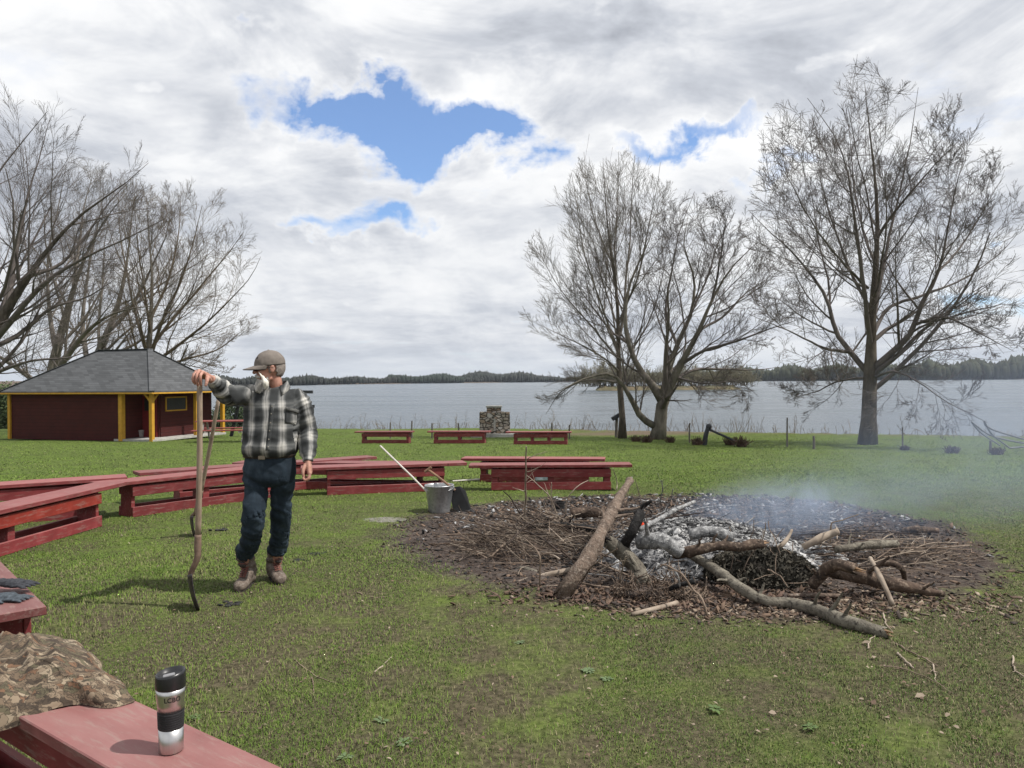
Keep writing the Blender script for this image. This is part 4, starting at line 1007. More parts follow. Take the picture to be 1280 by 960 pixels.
log('log', 'long leaning brown log with ash white tip, left of the ashes', [(711,733,.09,10.5),(722,716,.18,9.6),(738,692,.29,10),(752,664,.42,7.6),(765,640,.51,7.4),(777,617,.60,5.6),(787,602,.66,4.2)], barkb, (raw, ashw), seed=1)
log('log', 'thick pale log end lying low in front of the ashes', [(806,730,.08,9),(795,708,.15,10),(780,693,.24,10),(768,683,.30,8)], barkg, (None, char), seed=2, n=16)
log('log', 'black charred stub standing out of the heap', [(778,684,.28,6),(788,668,.40,6.5),(797,650,.50,6.5)], char, (char, char), seed=3, n=12, rough_=.16)
log('branch', 'thin black charred branch above the charred stub', [(760,640,.42,2.5),(782,642,.45,3.5),(800,635,.48,4),(814,626,.55,2)], char, (None, None), seed=4, n=14, cat='branch', rough_=.15)
log('log', 'grey branch log with orange broken end arching over the ashes', [(846,694,.20,6),(868,688,.27,6.5),(895,683,.30,6),(925,683,.30,5.5),(948,680,.31,5)], barkd, (None, raw), seed=5)
log('log', 'long grey log with two bends reaching out to the lower right', [(858,690,.20,5),(880,703,.17,6),(903,718,.13,6.5),(925,735,.09,7),(960,752,None,7),(985,753,None,7),(1020,763,None,7.5),(1060,778,None,8.5),(1098,789,None,7)], barkg, (None, raw), seed=6, n=40)
log('log', 'split dark log lying right with a pale torn end', [(1052,716,.14,9),(1080,722,.13,9),(1115,730,.09,8),(1150,737,.06,6),(1180,743,.04,4)], barkd, (raw, None), seed=7)
log('log', 'bent dark log elbow beside the scorched clump', [(1016,732,.06,6),(1030,716,.17,7),(1045,706,.26,7.5),(1058,708,.26,7)], barkd, (None, raw), seed=8, n=16)
log('log', 'round grey pole lying behind the split dark log', [(1045,687,.12,4.5),(1070,684,.13,5),(1095,680,.14,5),(1121,680,.13,5)], barkg, (None, None), seed=9, n=16)
log('branch', 'pale stripped branch in the smoke pointing up right', [(1004,684,.10,4),(1020,676,.16,4.5),(1035,669,.20,5),(1048,664,.24,4.5)], twp, (None, None), seed=10, n=14, cat='branch')
log('branch', 'thin straight pale stick propped over the split log', [(1088,698,.22,2.6),(1098,716,.20,2.8),(1108,737,.12,3.2),(1116,756,.04,3.4)], twp, (None, None), seed=11, n=14, cat='branch')
log('branch', 'stub of dark log at the far right rim of the dirt', [(1128,664,.03,3.5),(1150,662,.05,4.5),(1172,663,.03,3)], barkd, (None, None), seed=12, n=12, cat='branch')
log('branch', 'black scorched branch lying along the left of the pile', [(660,660,.16,3.4),(690,656,.20,4),(715,658,.20,4.2),(745,662,.18,4)], char, (None, None), seed=13, n=16, cat='branch')
log('branch', 'grey brown log butt behind the leaning log', [(715,642,.10,6),(735,640,.12,7),(755,642,.11,6)], barkd, (None, None), seed=14, n=12, cat='branch')
log('branch', 'pale stripped stick flat on the dirt left of the leaning log', [(644,730,None,3),(670,722,None,3.2),(695,716,.05,3.2),(712,712,.06,3)], twp, (None, None), seed=15, n=14, cat='branch')
log('branch', 'pale forked stick flat in the dirt before the root clump', [(790,768,None,2.5),(815,762,None,3),(846,754,None,3)], twp, (None, None), seed=16, n=12, cat='branch')
log('branch', 'short thick grey stick in the dirt left of the brush', [(650,711,None,3),(662,714,None,4),(674,718,None,3.5)], barkg, (None, None), seed=17, n=10, cat='branch')
log('branch', 'dark stick crossing the front of the ashes', [(838,736,.08,3.4),(852,731,.12,3.8),(868,727,.15,3.4)], char, (None, None), seed=18, n=10, cat='branch')
log('branch', 'long slender ash grey pole behind the charred stub', [(800,662,.42,2.8),(822,650,.45,2.8),(845,637,.48,2.6),(868,627,.50,1.8)], ashw, (None, None), seed=19, n=14, cat='branch')
log('branch', 'pale curved branch right of the smoke with a hooked tip', [(960,690,.14,2.2),(975,683,.2,2.6),(985,672,.26,2.4),(990,662,.32,1.6)], twp, (None, None), seed=20, n=12, cat='branch')
log('branch', 'dark curved branch arch right of the split log', [(1096,706,.16,3),(1115,704,.2,3.6),(1128,712,.16,3.4),(1131,727,.05,3)], barkd, (None, None), seed=21, n=14, cat='branch')
log('branch', 'long thin dark stick lying across the right dirt', [(1090,689,None,1.6),(1140,692,None,1.8),(1190,692,None,1.4)], twc, (None, None), seed=22, n=12, cat='branch')
log('branch', 'reddish brown stick in front of the scorched clump', [(985,745,None,2.4),(1015,744,None,2.8),(1050,745,None,2.4)], barkb, (None, None), seed=23, n=10, cat='branch')
log('branch', 'ash covered log buried at the back of the white ashes', [(862,668,.30,6),(890,664,.33,7),(915,672,.28,6)], ashw, (None, None), seed=24, n=14, cat='branch', rough_=.16)
log('branch', 'ash covered log half sunk in the middle of the ashes', [(800,678,.30,9),(825,676,.34,10),(850,690,.26,8)], ashw, (None, None), seed=25, n=16, cat='branch', rough_=.16)
# curved thin bare switches standing in the brush (each its own thing)
sw_ = [
 ([(656,662,.12),(657,630,.40),(657,595,.72),(658,558,1.02)], 1.9, twp, 'straight tall pale switch standing upright in the brush heap'),
 ([(660,662,.10),(648,640,.30),(640,625,.42),(630,614,.52)], 1.5, twc, 'dark switch leaning left beside the upright one'),
 ([(706,658,.12),(695,640,.26),(688,622,.42),(672,606,.56),(656,592,.68)], 1.2, twp, 'arching pale switch bending left to the upright one'),
 ([(706,660,.12),(708,630,.38),(718,612,.52),(735,600,.60)], 1.2, twp, 'arching pale switch bending right, left of the leaning log'),
 ([(690,642,.2),(689,622,.38),(689,603,.54)], 1.2, twp, 'short upright pale switch between the two arching ones'),
 ([(771,613,.50),(771,600,.6),(766,585,.75)], 1.0, twp, 'thin switch rising behind the tip of the leaning log'),
 ([(549,690,None),(576,691,None),(598,676,.05),(622,660,.10),(650,662,.12)], 1.7, twp, 'long crooked pale switch lying out over the left dirt'),
 ([(675,733,.04),(675,715,.16),(674,692,.30),(655,672,.34)], 1.6, twg, 'bent switch hooking down in front of the brush heap'),
 ([(726,730,.05),(738,710,.22),(757,694,.34),(772,686,.42)], 1.5, twg, 'bowed switch rising from the foot of the leaning log'),
 ([(744,717,.10),(765,706,.2),(780,700,.3)], 1.3, twp, 'thin pale twig crossing the thick log end'),
 ([(775,733,.05),(778,712,.2),(782,694,.36)], 1.3, twp, 'thin pale twig upright before the thick log end'),
 ([(722,728,.06),(745,732,.08),(770,735,.06),(790,736,.05)], 2.0, twg, 'level brown twig at the foot of the leaning log'),
 ([(884,771,None),(878,750,.10),(868,738,.14),(850,716,.24),(826,705,.26)], 2.2, twg, 'crooked brown branch reaching down in front of the ashes'),
 ([(828,706,.2),(845,716,.22),(850,735,.10)], 2.0, ashw, 'white burnt stick standing in the front ashes'),
 ([(838,712,.2),(834,700,.32),(829,688,.42)], 1.4, ashw, 'thin white twig rising from the front ashes'),
 ([(829,655,.3),(832,640,.42),(838,625,.56),(841,612,.68)], 1.3, ashw, 'thin pale twig rising behind the ash pole'),
 ([(825,628,.5),(828,612,.66),(826,600,.78)], 1.0, ashw, 'fine hair thin twig rising at the back of the fire'),
 ([(1038,678,.1),(1039,655,.3),(1052,650,.36),(1073,643,.42)], 1.4, twp, 'thin angular twig standing in the smoke on the right'),
 ([(950,682,.12),(955,668,.26),(957,654,.4)], 1.2, twp, 'short pale twig left of the hooked one in the smoke'),
 ([(960,712,.2),(975,720,.2),(984,733,.14)], 1.5, twg, 'thin curved twig over the scorched clump'),
 ([(1104,768,None),(1108,782,None),(1115,792,None)], 1.6, twp, 'small curved twig above the end of the long grey log'),
 ([(1085,812,None),(1088,800,None),(1095,796,None)], 1.6, twp, 'little pale hook of twig below the end of the long grey log'),
 ([(1120,806,None),(1140,818,None),(1172,834,None)], 1.8, twg, 'longest thin stick on the grass at lower right'),
 ([(1122,818,None),(1132,828,None),(1143,838,None)], 2.2, twp, 'thick short stick below the longest one on the grass'),
 ([(1166,832,None),(1168,843,None),(1170,853,None)], 1.5, twp, 'small upright looking twig at the tip of the longest stick'),
 ([(1105,835,None),(1130,838,None),(1160,850,None),(1190,868,None)], 1.1, twg, 'long hair thin twig lying on the lower right grass'),
 ([(1266,822,None),(1268,838,None),(1282,850,None)], 1.8, twp, 'curved stick at the right picture edge'),
 ([(368,826,None),(386,840,None),(396,848,None),(420,856,None)], 1.2, twg, 'thin crooked twig on the grass right of the mug'),
 ([(390,848,None),(392,862,None),(393,876,None)], 1.1, twg, 'small side twig under the crooked one right of the mug'),
 ([(468,842,None),(478,834,None),(490,823,None)], 1.6, twp, 'pale short twig on the lawn below the left rim of the dirt'),
 ([(268,893,None),(300,892,None),(330,894,None)], 1.2, twg, 'thin straight twig on the grass just right of the mug'),
 ([(446,742,None),(466,748,None),(490,746,None)], 1.1, twg, 'faint twig on the grass left below the dirt'),
 ([(362,722,None),(368,718,None),(374,714,None)], 1.6, twc, 'short dark twig at the toe of the right boot'),
]
for k, (pts, rp, mt, lab) in enumerate(sw_):
    q = []
    for (px, py, z) in pts:
        p = ground(px, py)+Vector((0,0,.008)) if z is None else onz(px, py, z)
        q.append((p.x, p.y, p.z, rp*p.y/F*.62))
    s = smooth_line(q, 22, .0035, k); s[:, 3] *= np.linspace(1.15, .7, 22)
    V, Q, C = tubes(s[None, :, :3], s[None, :, 3], 6, True)
    Vs, Qs, off = [V], [Q], len(V)
    if len(pts) > 2 and k % 2 == 0:
        cp, cr = sprout(s[None, :, :3], s[None, :, 3], 4, .3, 1, 35, .22, np.random.default_rng(k), 4, .12, .02, minr=.0012)
        v_, q_ = tubes(cp, cr, 4); Vs.append(v_); Qs.append(q_+off)
    tag(obj('stick', mesh_np('stick', np.concatenate(Vs), [np.concatenate(Qs), C]), mt, smooth=True), lab, 'stick')
# generic sticks in the heap
r = np.random.default_rng(77)
def scatter_sticks(n, cx, cy, sx, sy, L, zt, mats, label, group, radial=None, rr=(.003,.008)):
    for k in range(n):
        a = r.uniform(0, 2*PI); q = math.sqrt(r.random()); x = cx+sx*q*math.cos(a); y = cy+sy*q*math.sin(a)
        th = r.uniform(0, PI) if radial is None else r.normal(radial[0], radial[1]); l = r.uniform(*L)
        d = Vector((math.cos(th), math.sin(th), 0)); hill = zt*max(0, 1-q*q)
        p0 = Vector((x, y, 0))-d*l/2; p1 = Vector((x, y, 0))+d*l/2
        z0 = float(G(p0.x, p0.y))+.01+hill*r.random(); z1 = float(G(p1.x, p1.y))+.01+hill*r.random()*1.5
        p0.z, p1.z = z0, z1; mid = (p0+p1)/2+Vector((r.normal(0, .05)*l, r.normal(0, .05)*l, r.uniform(-.01, .05)*l))
        R0 = r.uniform(*rr)
        s = smooth_line([(*p0, R0), (*mid, R0*.85), (*p1, R0*.5)], 9, .004*l, k)
        V, Q, C = tubes(s[None, :, :3], s[None, :, 3], 6, True)
        Vs, Qs = [V], [Q]
        if r.random() < .6:
            cp, cr = sprout(s[None, :, :3], s[None, :, 3], 3, .3, .95, 40, .35, r, 3, .12, .0, minr=.001); v_, q_ = tubes(cp, cr, 4); Vs.append(v_); Qs.append(q_+len(V))
        tag(obj('stick', mesh_np('stick', np.concatenate(Vs), [np.concatenate(Qs), C]), mats[r.integers(0, len(mats))], smooth=True), label, 'stick', group)
w0 = ground(690, 690); w1 = ground(1080, 690); w2 = ground(880, 725); w3 = ground(790, 690); w4 = ground(1000, 670)
scatter_sticks(90, w0.x-.1, w0.y+.15, .75, .75, (.25,.9), .30, [twg, twg, twc, twc, barkd, twp], 'thin bare stick in the tangled brush heap left of the leaning log', 'sticks tangled in the left brush heap', (2.5, .6), (.003,.009))
scatter_sticks(50, w1.x, w1.y+.1, .8, .75, (.2,.8), .14, [twg, twc, twc, barkd, twp], 'loose stick strewn on the dirt right of the smoke', 'sticks strewn on the right dirt', (.1, .6), (.003,.008))
scatter_sticks(40, w2.x, w2.y+.25, .8, .55, (.15,.55), .14, [twc, char, twg, ashw], 'small half burnt stick around the edge of the ashes', 'half burnt sticks round the ashes', None, (.003,.010))
scatter_sticks(25, w4.x, w4.y+.6, 1.3, .8, (.2,.7), .08, [twc, twc, twg, char], 'dark stick on the ground behind the fire', 'dark sticks behind the fire', (0, .5), (.003,.008))
w5 = ground(890, 690)
scatter_sticks(45, w5.x, w5.y+.25, 1.0, .7, (.2,.75), .34, [ashw, ashw, char, twc, twp], 'burnt stick lying in the white ashes', 'burnt sticks in the ashes', (.2, .7), (.004,.013))
scatter_sticks(15, w3.x, w3.y+.2, .35, .6, (.3,.9), .45, [twc, char, barkd], 'dark stick jammed under the leaning log', 'dark sticks under the leaning log', (1.0, .5), (.004,.012))
def fine_twigs(name, label, specs, seed):
    r = np.random.default_rng(seed); PP, RR = [], []
    for (n, cx, cy, sx, sy, L0, L1, zt, th0, ths) in specs:
        a = r.uniform(0, 2*PI, n); q = np.sqrt(r.random(n)); x = cx+sx*q*np.cos(a); y = cy+sy*q*np.sin(a); l = r.uniform(L0, L1, n)
        th = r.normal(th0, ths, n); d = np.stack([np.cos(th), np.sin(th), r.normal(.12, .28, n)*(zt > .1)], -1); z = G(x, y)+.008+zt*np.maximum(0, 1-q*q)*r.random(n)
        p = np.stack([x, y, z], -1)-d*(l/2)[:,None]; out = [p]
        for k in range(6): d = norm(d+r.normal(0, .13, d.shape)*np.array([1,1,.6])); p = p+d*(l/6)[:,None]; p[:,2] = np.maximum(p[:,2], G(p[:,0], p[:,1])+.004); out.append(p)
        PP.append(np.stack(out, 1)); RR.append(r.uniform(.0014, .0038, n)[:,None]*(1-.6*np.linspace(0, 1, 7))[None])
    pts, rad = np.concatenate(PP), np.concatenate(RR); v, q = tubes(pts, rad, 4); cp, cr = sprout(pts, rad, 3, .3, 1, 38, .38, r, 3, .12, .02, minr=.0009); v2, q2 = tubes(cp, cr, 3)
    me = mesh_np(name, np.concatenate([v, v2]), np.concatenate([q, q2+len(v)])); o = obj(name, me, [twg, twc, twp], world=False); mi = np.concatenate([np.repeat(r.integers(0, 3, len(pts)), 24), np.repeat(r.integers(0, 2, len(cp)), 9)]).astype(np.int32)
    if len(mi) == len(me.polygons): me.polygons.foreach_set('material_index', mi); me.update()
    tag(o, label, 'twigs', kind='stuff')
fine_twigs('fine_twigs', 'mat of fine bare twigs through the left brush heap', [(420, w0.x-.05, w0.y+.1, .80, .70, .15, .6, .30, 2.5, .7), (160, w3.x-.1, w3.y, .45, .5, .15, .5, .35, 1.6, .9)], 3)
fine_twigs('fine_twigs', 'fine twigs and stalks strewn over the right and front dirt', [(240, w1.x-.1, w1.y+.1, 1.1, .9, .12, .5, .10, .2, .8), (160, FC[0], FC[1]-1.9, 1.9, .45, .08, .3, .02, 0, 1.2), (120, FC[0], FC[1]+1.3, 2.2, .9, .1, .4, .03, 0, 1)], 4)
# ------------------------------------------------------------------ ash heap
HC = ground(885, 705); HC = Vector((HC.x, HC.y+.35, 0)); HA, HB = 1.15, .85
def heap_h(x, y):
    q = math.hypot((x-HC.x)/HA, (y-HC.y)/HB); n_ = mnoise.noise(Vector((x*2.2, y*2.2, 0)))
    return max(0, .30*(1-(q*(1+.25*n_))**1.7)) if q < 1.3 else 0
N_ = 130; V = []; 
for i in range(N_+1):
    for j in range(N_+1):
        x = HC.x+HA*1.25*(2*i/N_-1); y = HC.y+HB*1.25*(2*j/N_-1); h_ = heap_h(x, y)
        z = float(G(x, y))-.03+(h_*(1+.35*mnoise.noise(Vector((x*7, y*7, 3))))+.040*abs(mnoise.noise(Vector((x*11, y*16, 3))))+.016*mnoise.noise(Vector((x*34, y*34, 3))) if h_ > 0 else 0)
        V.append((x, y, z))
Q = [(i*(N_+1)+j, (i+1)*(N_+1)+j, (i+1)*(N_+1)+j+1, i*(N_+1)+j+1) for i in range(N_) for j in range(N_)]
m, t, b = newmat('wood_ash'); v = t.pos()
n_ = t.noise(v, 3.2, 7, .7, .6); nf = t.noise(v, 30, 6, .75)
c1 = t.ramp(t.math('ADD', t.math('MULTIPLY', n_, .6), t.math('MULTIPLY', nf, .4)), [(.40, (.022,.022,.024)), (.46, (.10,.10,.105)), (.51, (.30,.30,.305)), (.58, (.52,.515,.505)), (.68, (.66,.655,.64))])
t.val(b.inputs['Base Color'], c1); b.inputs['Roughness'].default_value = .97; b.inputs['Specular IOR Level'].default_value = .05; t.val(b.inputs['Normal'], t.bump(nf, .9, .02))
tag(obj('ash_heap', mesh_np('ash', np.array(V), np.array(Q)), m), 'heap of white and grey ash in the middle of the fire', 'ash', kind='stuff')
ashm_ = m
# chunks of charcoal and ash flakes
def chips(name, label, cx, cy, sx, sy, n, size, mats_c, seed, onheap=False, cat='debris', flat=.35, elong=1.0, rej=None, lift=.0):
    r = np.random.default_rng(seed); V, Fq, off = [], [], 0; col = []
    x = cx+sx*r.normal(0, .5, n); y = cy+sy*r.normal(0, .5, n)
    if rej is not None: k = rej(x, y); x, y = x[k], y[k]
    z = G(x, y)
    if onheap: z = z+np.array([heap_h(a, c_)*1.05 for a, c_ in zip(x, y)])
    n = len(x); s = size*(.35+r.random(n)**2*1.6)
    a1 = norm(r.normal(0, 1, (n, 3))*np.array([1, 1, flat])); up = norm(r.normal(0, .5, (n, 3))+np.array([0, 0, 1])); b1_ = norm(np.cross(up, a1)); c1_ = np.cross(a1, b1_)
    o = np.stack([x, y, z+s*.25+lift], -1)
    el = 1+elong*r.random(n)
    cr = []
    for (i, j, k_) in [(-1,-1,-1),(1,-1,-1),(1,1,-1),(-1,1,-1),(-1,-1,1),(1,-1,1),(1,1,1),(-1,1,1)]:
        jt = 1+r.normal(0, .25, (n, 1)); cr.append(o+a1*(i*s*el*.5)[:,None]*jt+b1_*(j*s*.5)[:,None]*jt+c1_*(k_*s*.5*flat)[:,None])
    V = np.stack(cr, 1).reshape(-1, 3); b0 = np.arange(n)[:,None,None]*8
    F_ = (b0+np.array([[0,3,2,1],[4,5,6,7],[0,1,5,4],[1,2,6,5],[2,3,7,6],[3,0,4,7]])[None]).reshape(-1, 4)
    me = mesh_np(name, V, F_); oo = obj(name, me, mats_c, world=False)
    mi = np.repeat(r.integers(0, len(mats_c), n), 6).astype(np.int32); me.polygons.foreach_set('material_index', mi); me.update()
    tag(oo, label, cat, kind='stuff'); return oo
ashf = simple('ash_flake', (.40,.40,.39), (.17,.17,.175), .95, 20, 0); cinder = simple('cinder', (.035,.033,.034), (.012,.012,.012), .85, 20, 0)
leafb = simple('dead_leaf_brown', (.17,.115,.080), (.085,.058,.042), .85, 12, 0); leafp = simple('dead_leaf_pale', (.31,.25,.19), (.19,.15,.11), .85, 12, 0); mulch = simple('bark_mulch', (.090,.069,.058), (.040,.032,.028), .9, 20, 0)
chips('burnt_debris', 'ash flakes and cinders covering the heap', HC.x, HC.y, HA*.9, HB*.9, 5500, .010, [ashf, ashf, cinder, ashm_], 5, True, elong=3, flat=.2)
chips('cinder_litter', 'cinders and charred bits spread over the dirt behind the fire', FC[0]+.4, FC[1]+1.1, 2.6, 1.7, 9000, .017, [cinder, cinder, mulch, ashm_, leafb], 6, rej=lambda x, y: dirt(x, y) > .3, elong=2.5)
chips('bark_litter', 'brown bark bits and dry leaves strewn over the dirt ring', FC[0], FC[1], 3.2, 3.2, 26000, .0105, [mulch, mulch, mulch, leafb, leafb, cinder], 7, rej=lambda x, y: dirt(x, y) > .25, elong=2.5)
c_ = ground(845, 750); chips('bark_litter', 'thick reddish bark crumbs in front of the ashes', c_.x, c_.y+.1, 1.0, .25, 3600, .013, [mulch, leafb, simple('red_bark', (.14,.088,.066), (.075,.050,.040), .9, 20, 0)], 8, elong=3, lift=.01)
c_ = ground(1010, 762); chips('bark_litter', 'pale leaf crumbs along the front rim right of centre', c_.x, c_.y+.1, 1.5, .35, 3600, .012, [mulch, leafb, leafb, leafp], 9, elong=2)
m, t, b = newmat('ember'); em = b; t.val(b.inputs['Base Color'], (.5,.05,.02)); t.val(b.inputs['Emission Color'], (1,.10,.03)); b.inputs['Emission Strength'].default_value = .25
e_ = onz(806, 648, .42); mb = MB()
for k in range(3): mb.box((e_.x+random.uniform(-.03,.03), e_.y+random.uniform(-.03,.03), e_.z-.03+random.uniform(-.02,.01)), (.026,.02,.018), None, .005, .006)
tag(mb.build('embers', m), 'small patch of glowing red embers behind the charred stub', 'embers', kind='stuff')
# scorched clump: tangle of dark leaves and twigs
def clump(name, label, c, sx, sy, h, n, mats_c, seed, tw=90, leaf=.028, cat='clump'):
    r = np.random.default_rng(seed); root = empty(name, tuple(c)); tag(root, label, cat)
    bmx = bmesh.new(); bmesh.ops.create_icosphere(bmx, subdivisions=4, radius=1)
    for v_ in bmx.verts:
        k = 1+.25*mnoise.noise(v_.co*2.2+Vector((seed,0,0)))+.12*mnoise.noise(v_.co*6); v_.co = Vector((c.x+v_.co.x*sx*k*.88, c.y+v_.co.y*sy*k*.88, c.z+v_.co.z*h*k*.85))
    me = bpy.data.meshes.new('core'); bmx.to_mesh(me); bmx.free(); obj('core', me, mats_c[0], root)
    d = norm(r.normal(0, 1, (n, 3))); d[:,2] = np.abs(d[:,2]); o = np.array(c)+d*np.array([sx, sy, h])*(.85+.2*r.random((n, 1)))
    a = norm(r.normal(0, 1, (n, 3)))*leaf*r.uniform(.4, 1.3, (n, 1)); b_ = norm(np.cross(a, r.normal(0, 1, (n, 3))))*leaf*.35; dz = norm(np.cross(a, b_))*leaf*.25
    V = np.stack([o-a, o+b_+dz, o+a, o-b_+dz], 1).reshape(-1, 3); obj('leaves', mesh_np('lv', V, np.arange(4*n).reshape(-1, 4)), mats_c[1], root)
    d = norm(r.normal(0, 1, (tw, 3))); d[:,2] = np.abs(d[:,2])*.8; p = np.array(c)+d*np.array([sx, sy, h])*.9
    dr = norm(np.cross(d, r.normal(0, 1, d.shape))+d*.25); L_ = r.uniform(.08, .35, tw)*(sx/.4); pts = np.stack([p+dr*(L_*k/5)[:,None]+d*.02*math.sin(k)+r.normal(0, .006, (tw, 3)) for k in range(6)], 1)
    V, q = tubes(pts, np.full((tw, 6), .0032), 4); obj('twigs', mesh_np('tw', V, q), mats_c[2], root)
ck = ground(968, 737); scl = simple('scorched_leaves', (.085,.075,.058), (.028,.027,.022), .9, 14, 0)
clump('scorched_brush_clump', 'rounded dark clump of scorched brush right of the ashes', Vector((ck.x, ck.y+.32, float(G(ck.x, ck.y))+.02)), .42, .32, .22, 6000, (simple('burnt_soil', (.045,.038,.032), (.016,.014,.013), .95, 20, .8, .01), scl, twg), 3, 45)
ck = ground(818, 752); clump('root_clump', 'reddish brown tangle of roots at the front of the fire', Vector((ck.x, ck.y+.12, float(G(ck.x, ck.y)))), .27, .16, .10, 900, (mulch, leafb, barkb), 4, 220, .016)
ck = ground(858, 752); clump('root_clump', 'tan fibrous root wad just right of the reddish one', Vector((ck.x, ck.y+.10, float(G(ck.x, ck.y)))), .16, .11, .09, 300, (mulch, leafp, twg), 6, 160, .014)
# small black can at the back rim
g_ = ground(699, 640); cn = MB().lathe([(.06,0),(.063,.01),(.063,.12),(.058,.125),(.055,.12),(.055,.03)], tuple(g_), 20).build('black_can', char); tag(cn, 'small black can standing behind the brush pile', 'can')
# dark ashes scraps on lawn
for (px, py, lab) in [(392,694,'larger black cinder scrap on the grass right of the boots'),(372,703,'small black cinder scrap close to the right boot'),(288,757,'black cinder scrap on the grass under the left boot'),(276,663,'black cinder scrap on the grass behind the shovel handle')]:
    g_ = ground(px, py); mb = MB()
    for k in range(12): mb.box((g_.x+random.gauss(0,.04), g_.y+random.gauss(0,.03), g_.z+.012), (.035,.03,.014), Matrix.Identity(4), .004, .008)
    tag(mb.build('cinder_scrap', cinder), lab, 'cinder')
# sandy patch
g_ = ground(478, 650); mb = MB(); 
bmx = bmesh.new(); bmesh.ops.create_icosphere(bmx, subdivisions=4, radius=1)
for v_ in bmx.verts: v_.co = Vector((g_.x+v_.co.x*.27*(1+.3*mnoise.noise(v_.co*3)), g_.y+v_.co.y*.17, g_.z+v_.co.z*.012*(1+.8*mnoise.noise(v_.co*9))))
me = bpy.data.meshes.new('m'); bmx.to_mesh(me); bmx.free(); tag(obj('ash_patch', me, simple('spilt_ash_grey', (.22,.205,.185), (.08,.085,.05), .95, 22, .5)), 'low grey patch of spilt ash on the grass left of the pail', 'ash')
# ------------------------------------------------------------------ pail, sticks, black shovel, white pole
gal = simple('galvanised_steel', (.50,.51,.52), (.36,.37,.38), .42, 12, .2, .002, metal=.75, c3=(.28,.28,.28))
g_ = ground(548, 642); c = Vector((g_.x, g_.y+.13, g_.z-.01)); root = empty('galvanised_pail', tuple(c)); tag(root, 'galvanised steel pail standing on the rim of the dirt', 'pail')
MB().lathe([(.118,0),(.122,.008),(.126,.03),(.128,.04),(.168,.315),(.174,.32),(.174,.33),(.165,.33),(.160,.312),(.122,.04),(.118,.02)], tuple(c), 36).build('body', gal, root, smooth=True)
hd = MB(); hd.tube([c+Vector((.172*math.cos(a), .10*math.sin(a)*1.2-.02, .315-.055*abs(math.sin(a)))) for a in np.linspace(PI, 2*PI, 16)], .004, 6); hd.build('handle', gal, root)
for s in (-1, 1): MB().box((c.x+s*.168, c.y, c.z+.29), (.02,.04,.05), None, .004).build('ear', gal, root)
a = c+Vector((.05,-.03,.05)); top = P(475, 557, c.y-.15)
tag(MB().tube([a, a.lerp(top, .5)+Vector((0,0,.01)), top], [.011,.011,.010], 8).build('white_stick', simple('white_painted_wood', (.72,.68,.64), (.55,.50,.46), .7, 6, .2)), 'pale slim stick standing in the pail leaning left', 'stick')
def shovel(name, label, tip, top, bend, mats, bw=.24, bl=.30, face=(0,-1,0), blade_dir=None, handle_r=.016, crook=0, up_b=None):
    """tip: blade point; bend: where blade meets handle; top: grip end"""
    root = empty(name, tuple(tip)); tag(root, label, 'shovel')
    return root
bs = simple('black_blade_steel', (.014,.015,.016), (.009,.009,.010), .75, 12, .2, spec=.15); hw = simple('brown_handle_wood', (.26,.15,.09), (.17,.10,.06), .6, 8, .2)
g_ = ground(577, 640); tipc = Vector((g_.x, g_.y+.06, g_.z)); Dp = g_.y
root = empty('black_scoop_shovel', tuple(tipc)); tag(root, 'black scoop shovel leaning by the pail with a short brown handle', 'shovel')
ul = [P(562,615,Dp+.10), P(566,609,Dp+.12), P(574,608,Dp+.12), P(581,614,Dp+.10), P(588,637,Dp-.02), P(576,640,Dp-.03), P(566,636,Dp)]
bm = bmesh.new(); fr_ = [bm.verts.new(p) for p in ul]; bk_ = [bm.verts.new(p+Vector((.01,.02,0))) for p in ul]; bm.faces.new(fr_); bm.faces.new(bk_[::-1])
for k in range(7): bm.faces.new([fr_[k], bk_[k], bk_[(k+1)%7], fr_[(k+1)%7]])
bmesh.ops.recalc_face_normals(bm, faces=bm.faces); me = bpy.data.meshes.new('b'); bm.to_mesh(me); bm.free(); obj('blade', me, bs, root)
MB().tube([P(569,613,Dp+.1), P(550,598,Dp+.16), P(535,587,Dp+.22)], .015, 8).build('handle', hw, root)
MB().tube([P(531,590,Dp+.22), P(539,584,Dp+.22)], .017, 8).build('grip', hw, root)
# white pole and blue-grey trough lying behind/inside the three posted bench
a = ground(566, 603); bb = ground(652, 601.5)
tag(MB().tube([a+Vector((0,0,.02)), a.lerp(bb, .5)+Vector((0,.0,.05)), bb+Vector((0,.05,.09))], [.012,.014,.012], 8).build('pale_pole', MATS['white_painted_wood']), 'pale thin pole lying on the grass left of the three posted bench', 'pole')
g_ = ground(684, 607); tag(MB().box((g_.x, g_.y+.45, g_.z+.075), (.34,.16,.12), None, .02).build('plastic_tub', simple('pale_blue_plastic', (.45,.52,.58), None, .5, 5, 0)), 'pale blue tub seen under the three posted bench', 'tub')
# ------------------------------------------------------------------ grass blades, weeds, leaves
def grassmat():
    m, t, b = newmat('grass_blade')
    a = t.n.new('ShaderNodeAttribute'); a.attribute_name = 'tint'
    g = t.ramp(a.outputs['Fac'], [(0, (.040,.070,.010)), (.35, (.082,.142,.018)), (.62, (.132,.205,.028)), (.80, (.17,.215,.05)), (.9, (.20,.18,.09)), (1, (.26,.22,.14))])
    t.val(b.inputs['Base Color'], g); nn_ = t.n.new('ShaderNodeNewGeometry').outputs['Normal']; t.val(b.inputs['Normal'], t.vmath('NORMALIZE', t.vmath('ADD', t.vmath('MULTIPLY', nn_, (.45,.45,.45)), (0, 0, .8)))); b.inputs['Roughness'].default_value = .6; b.inputs['Specular IOR Level'].default_value = .25
    try:
        b.inputs['Transmission Weight'].default_value = 0
    except Exception: pass
    return m
gm = grassmat()
r = np.random.default_rng(42)
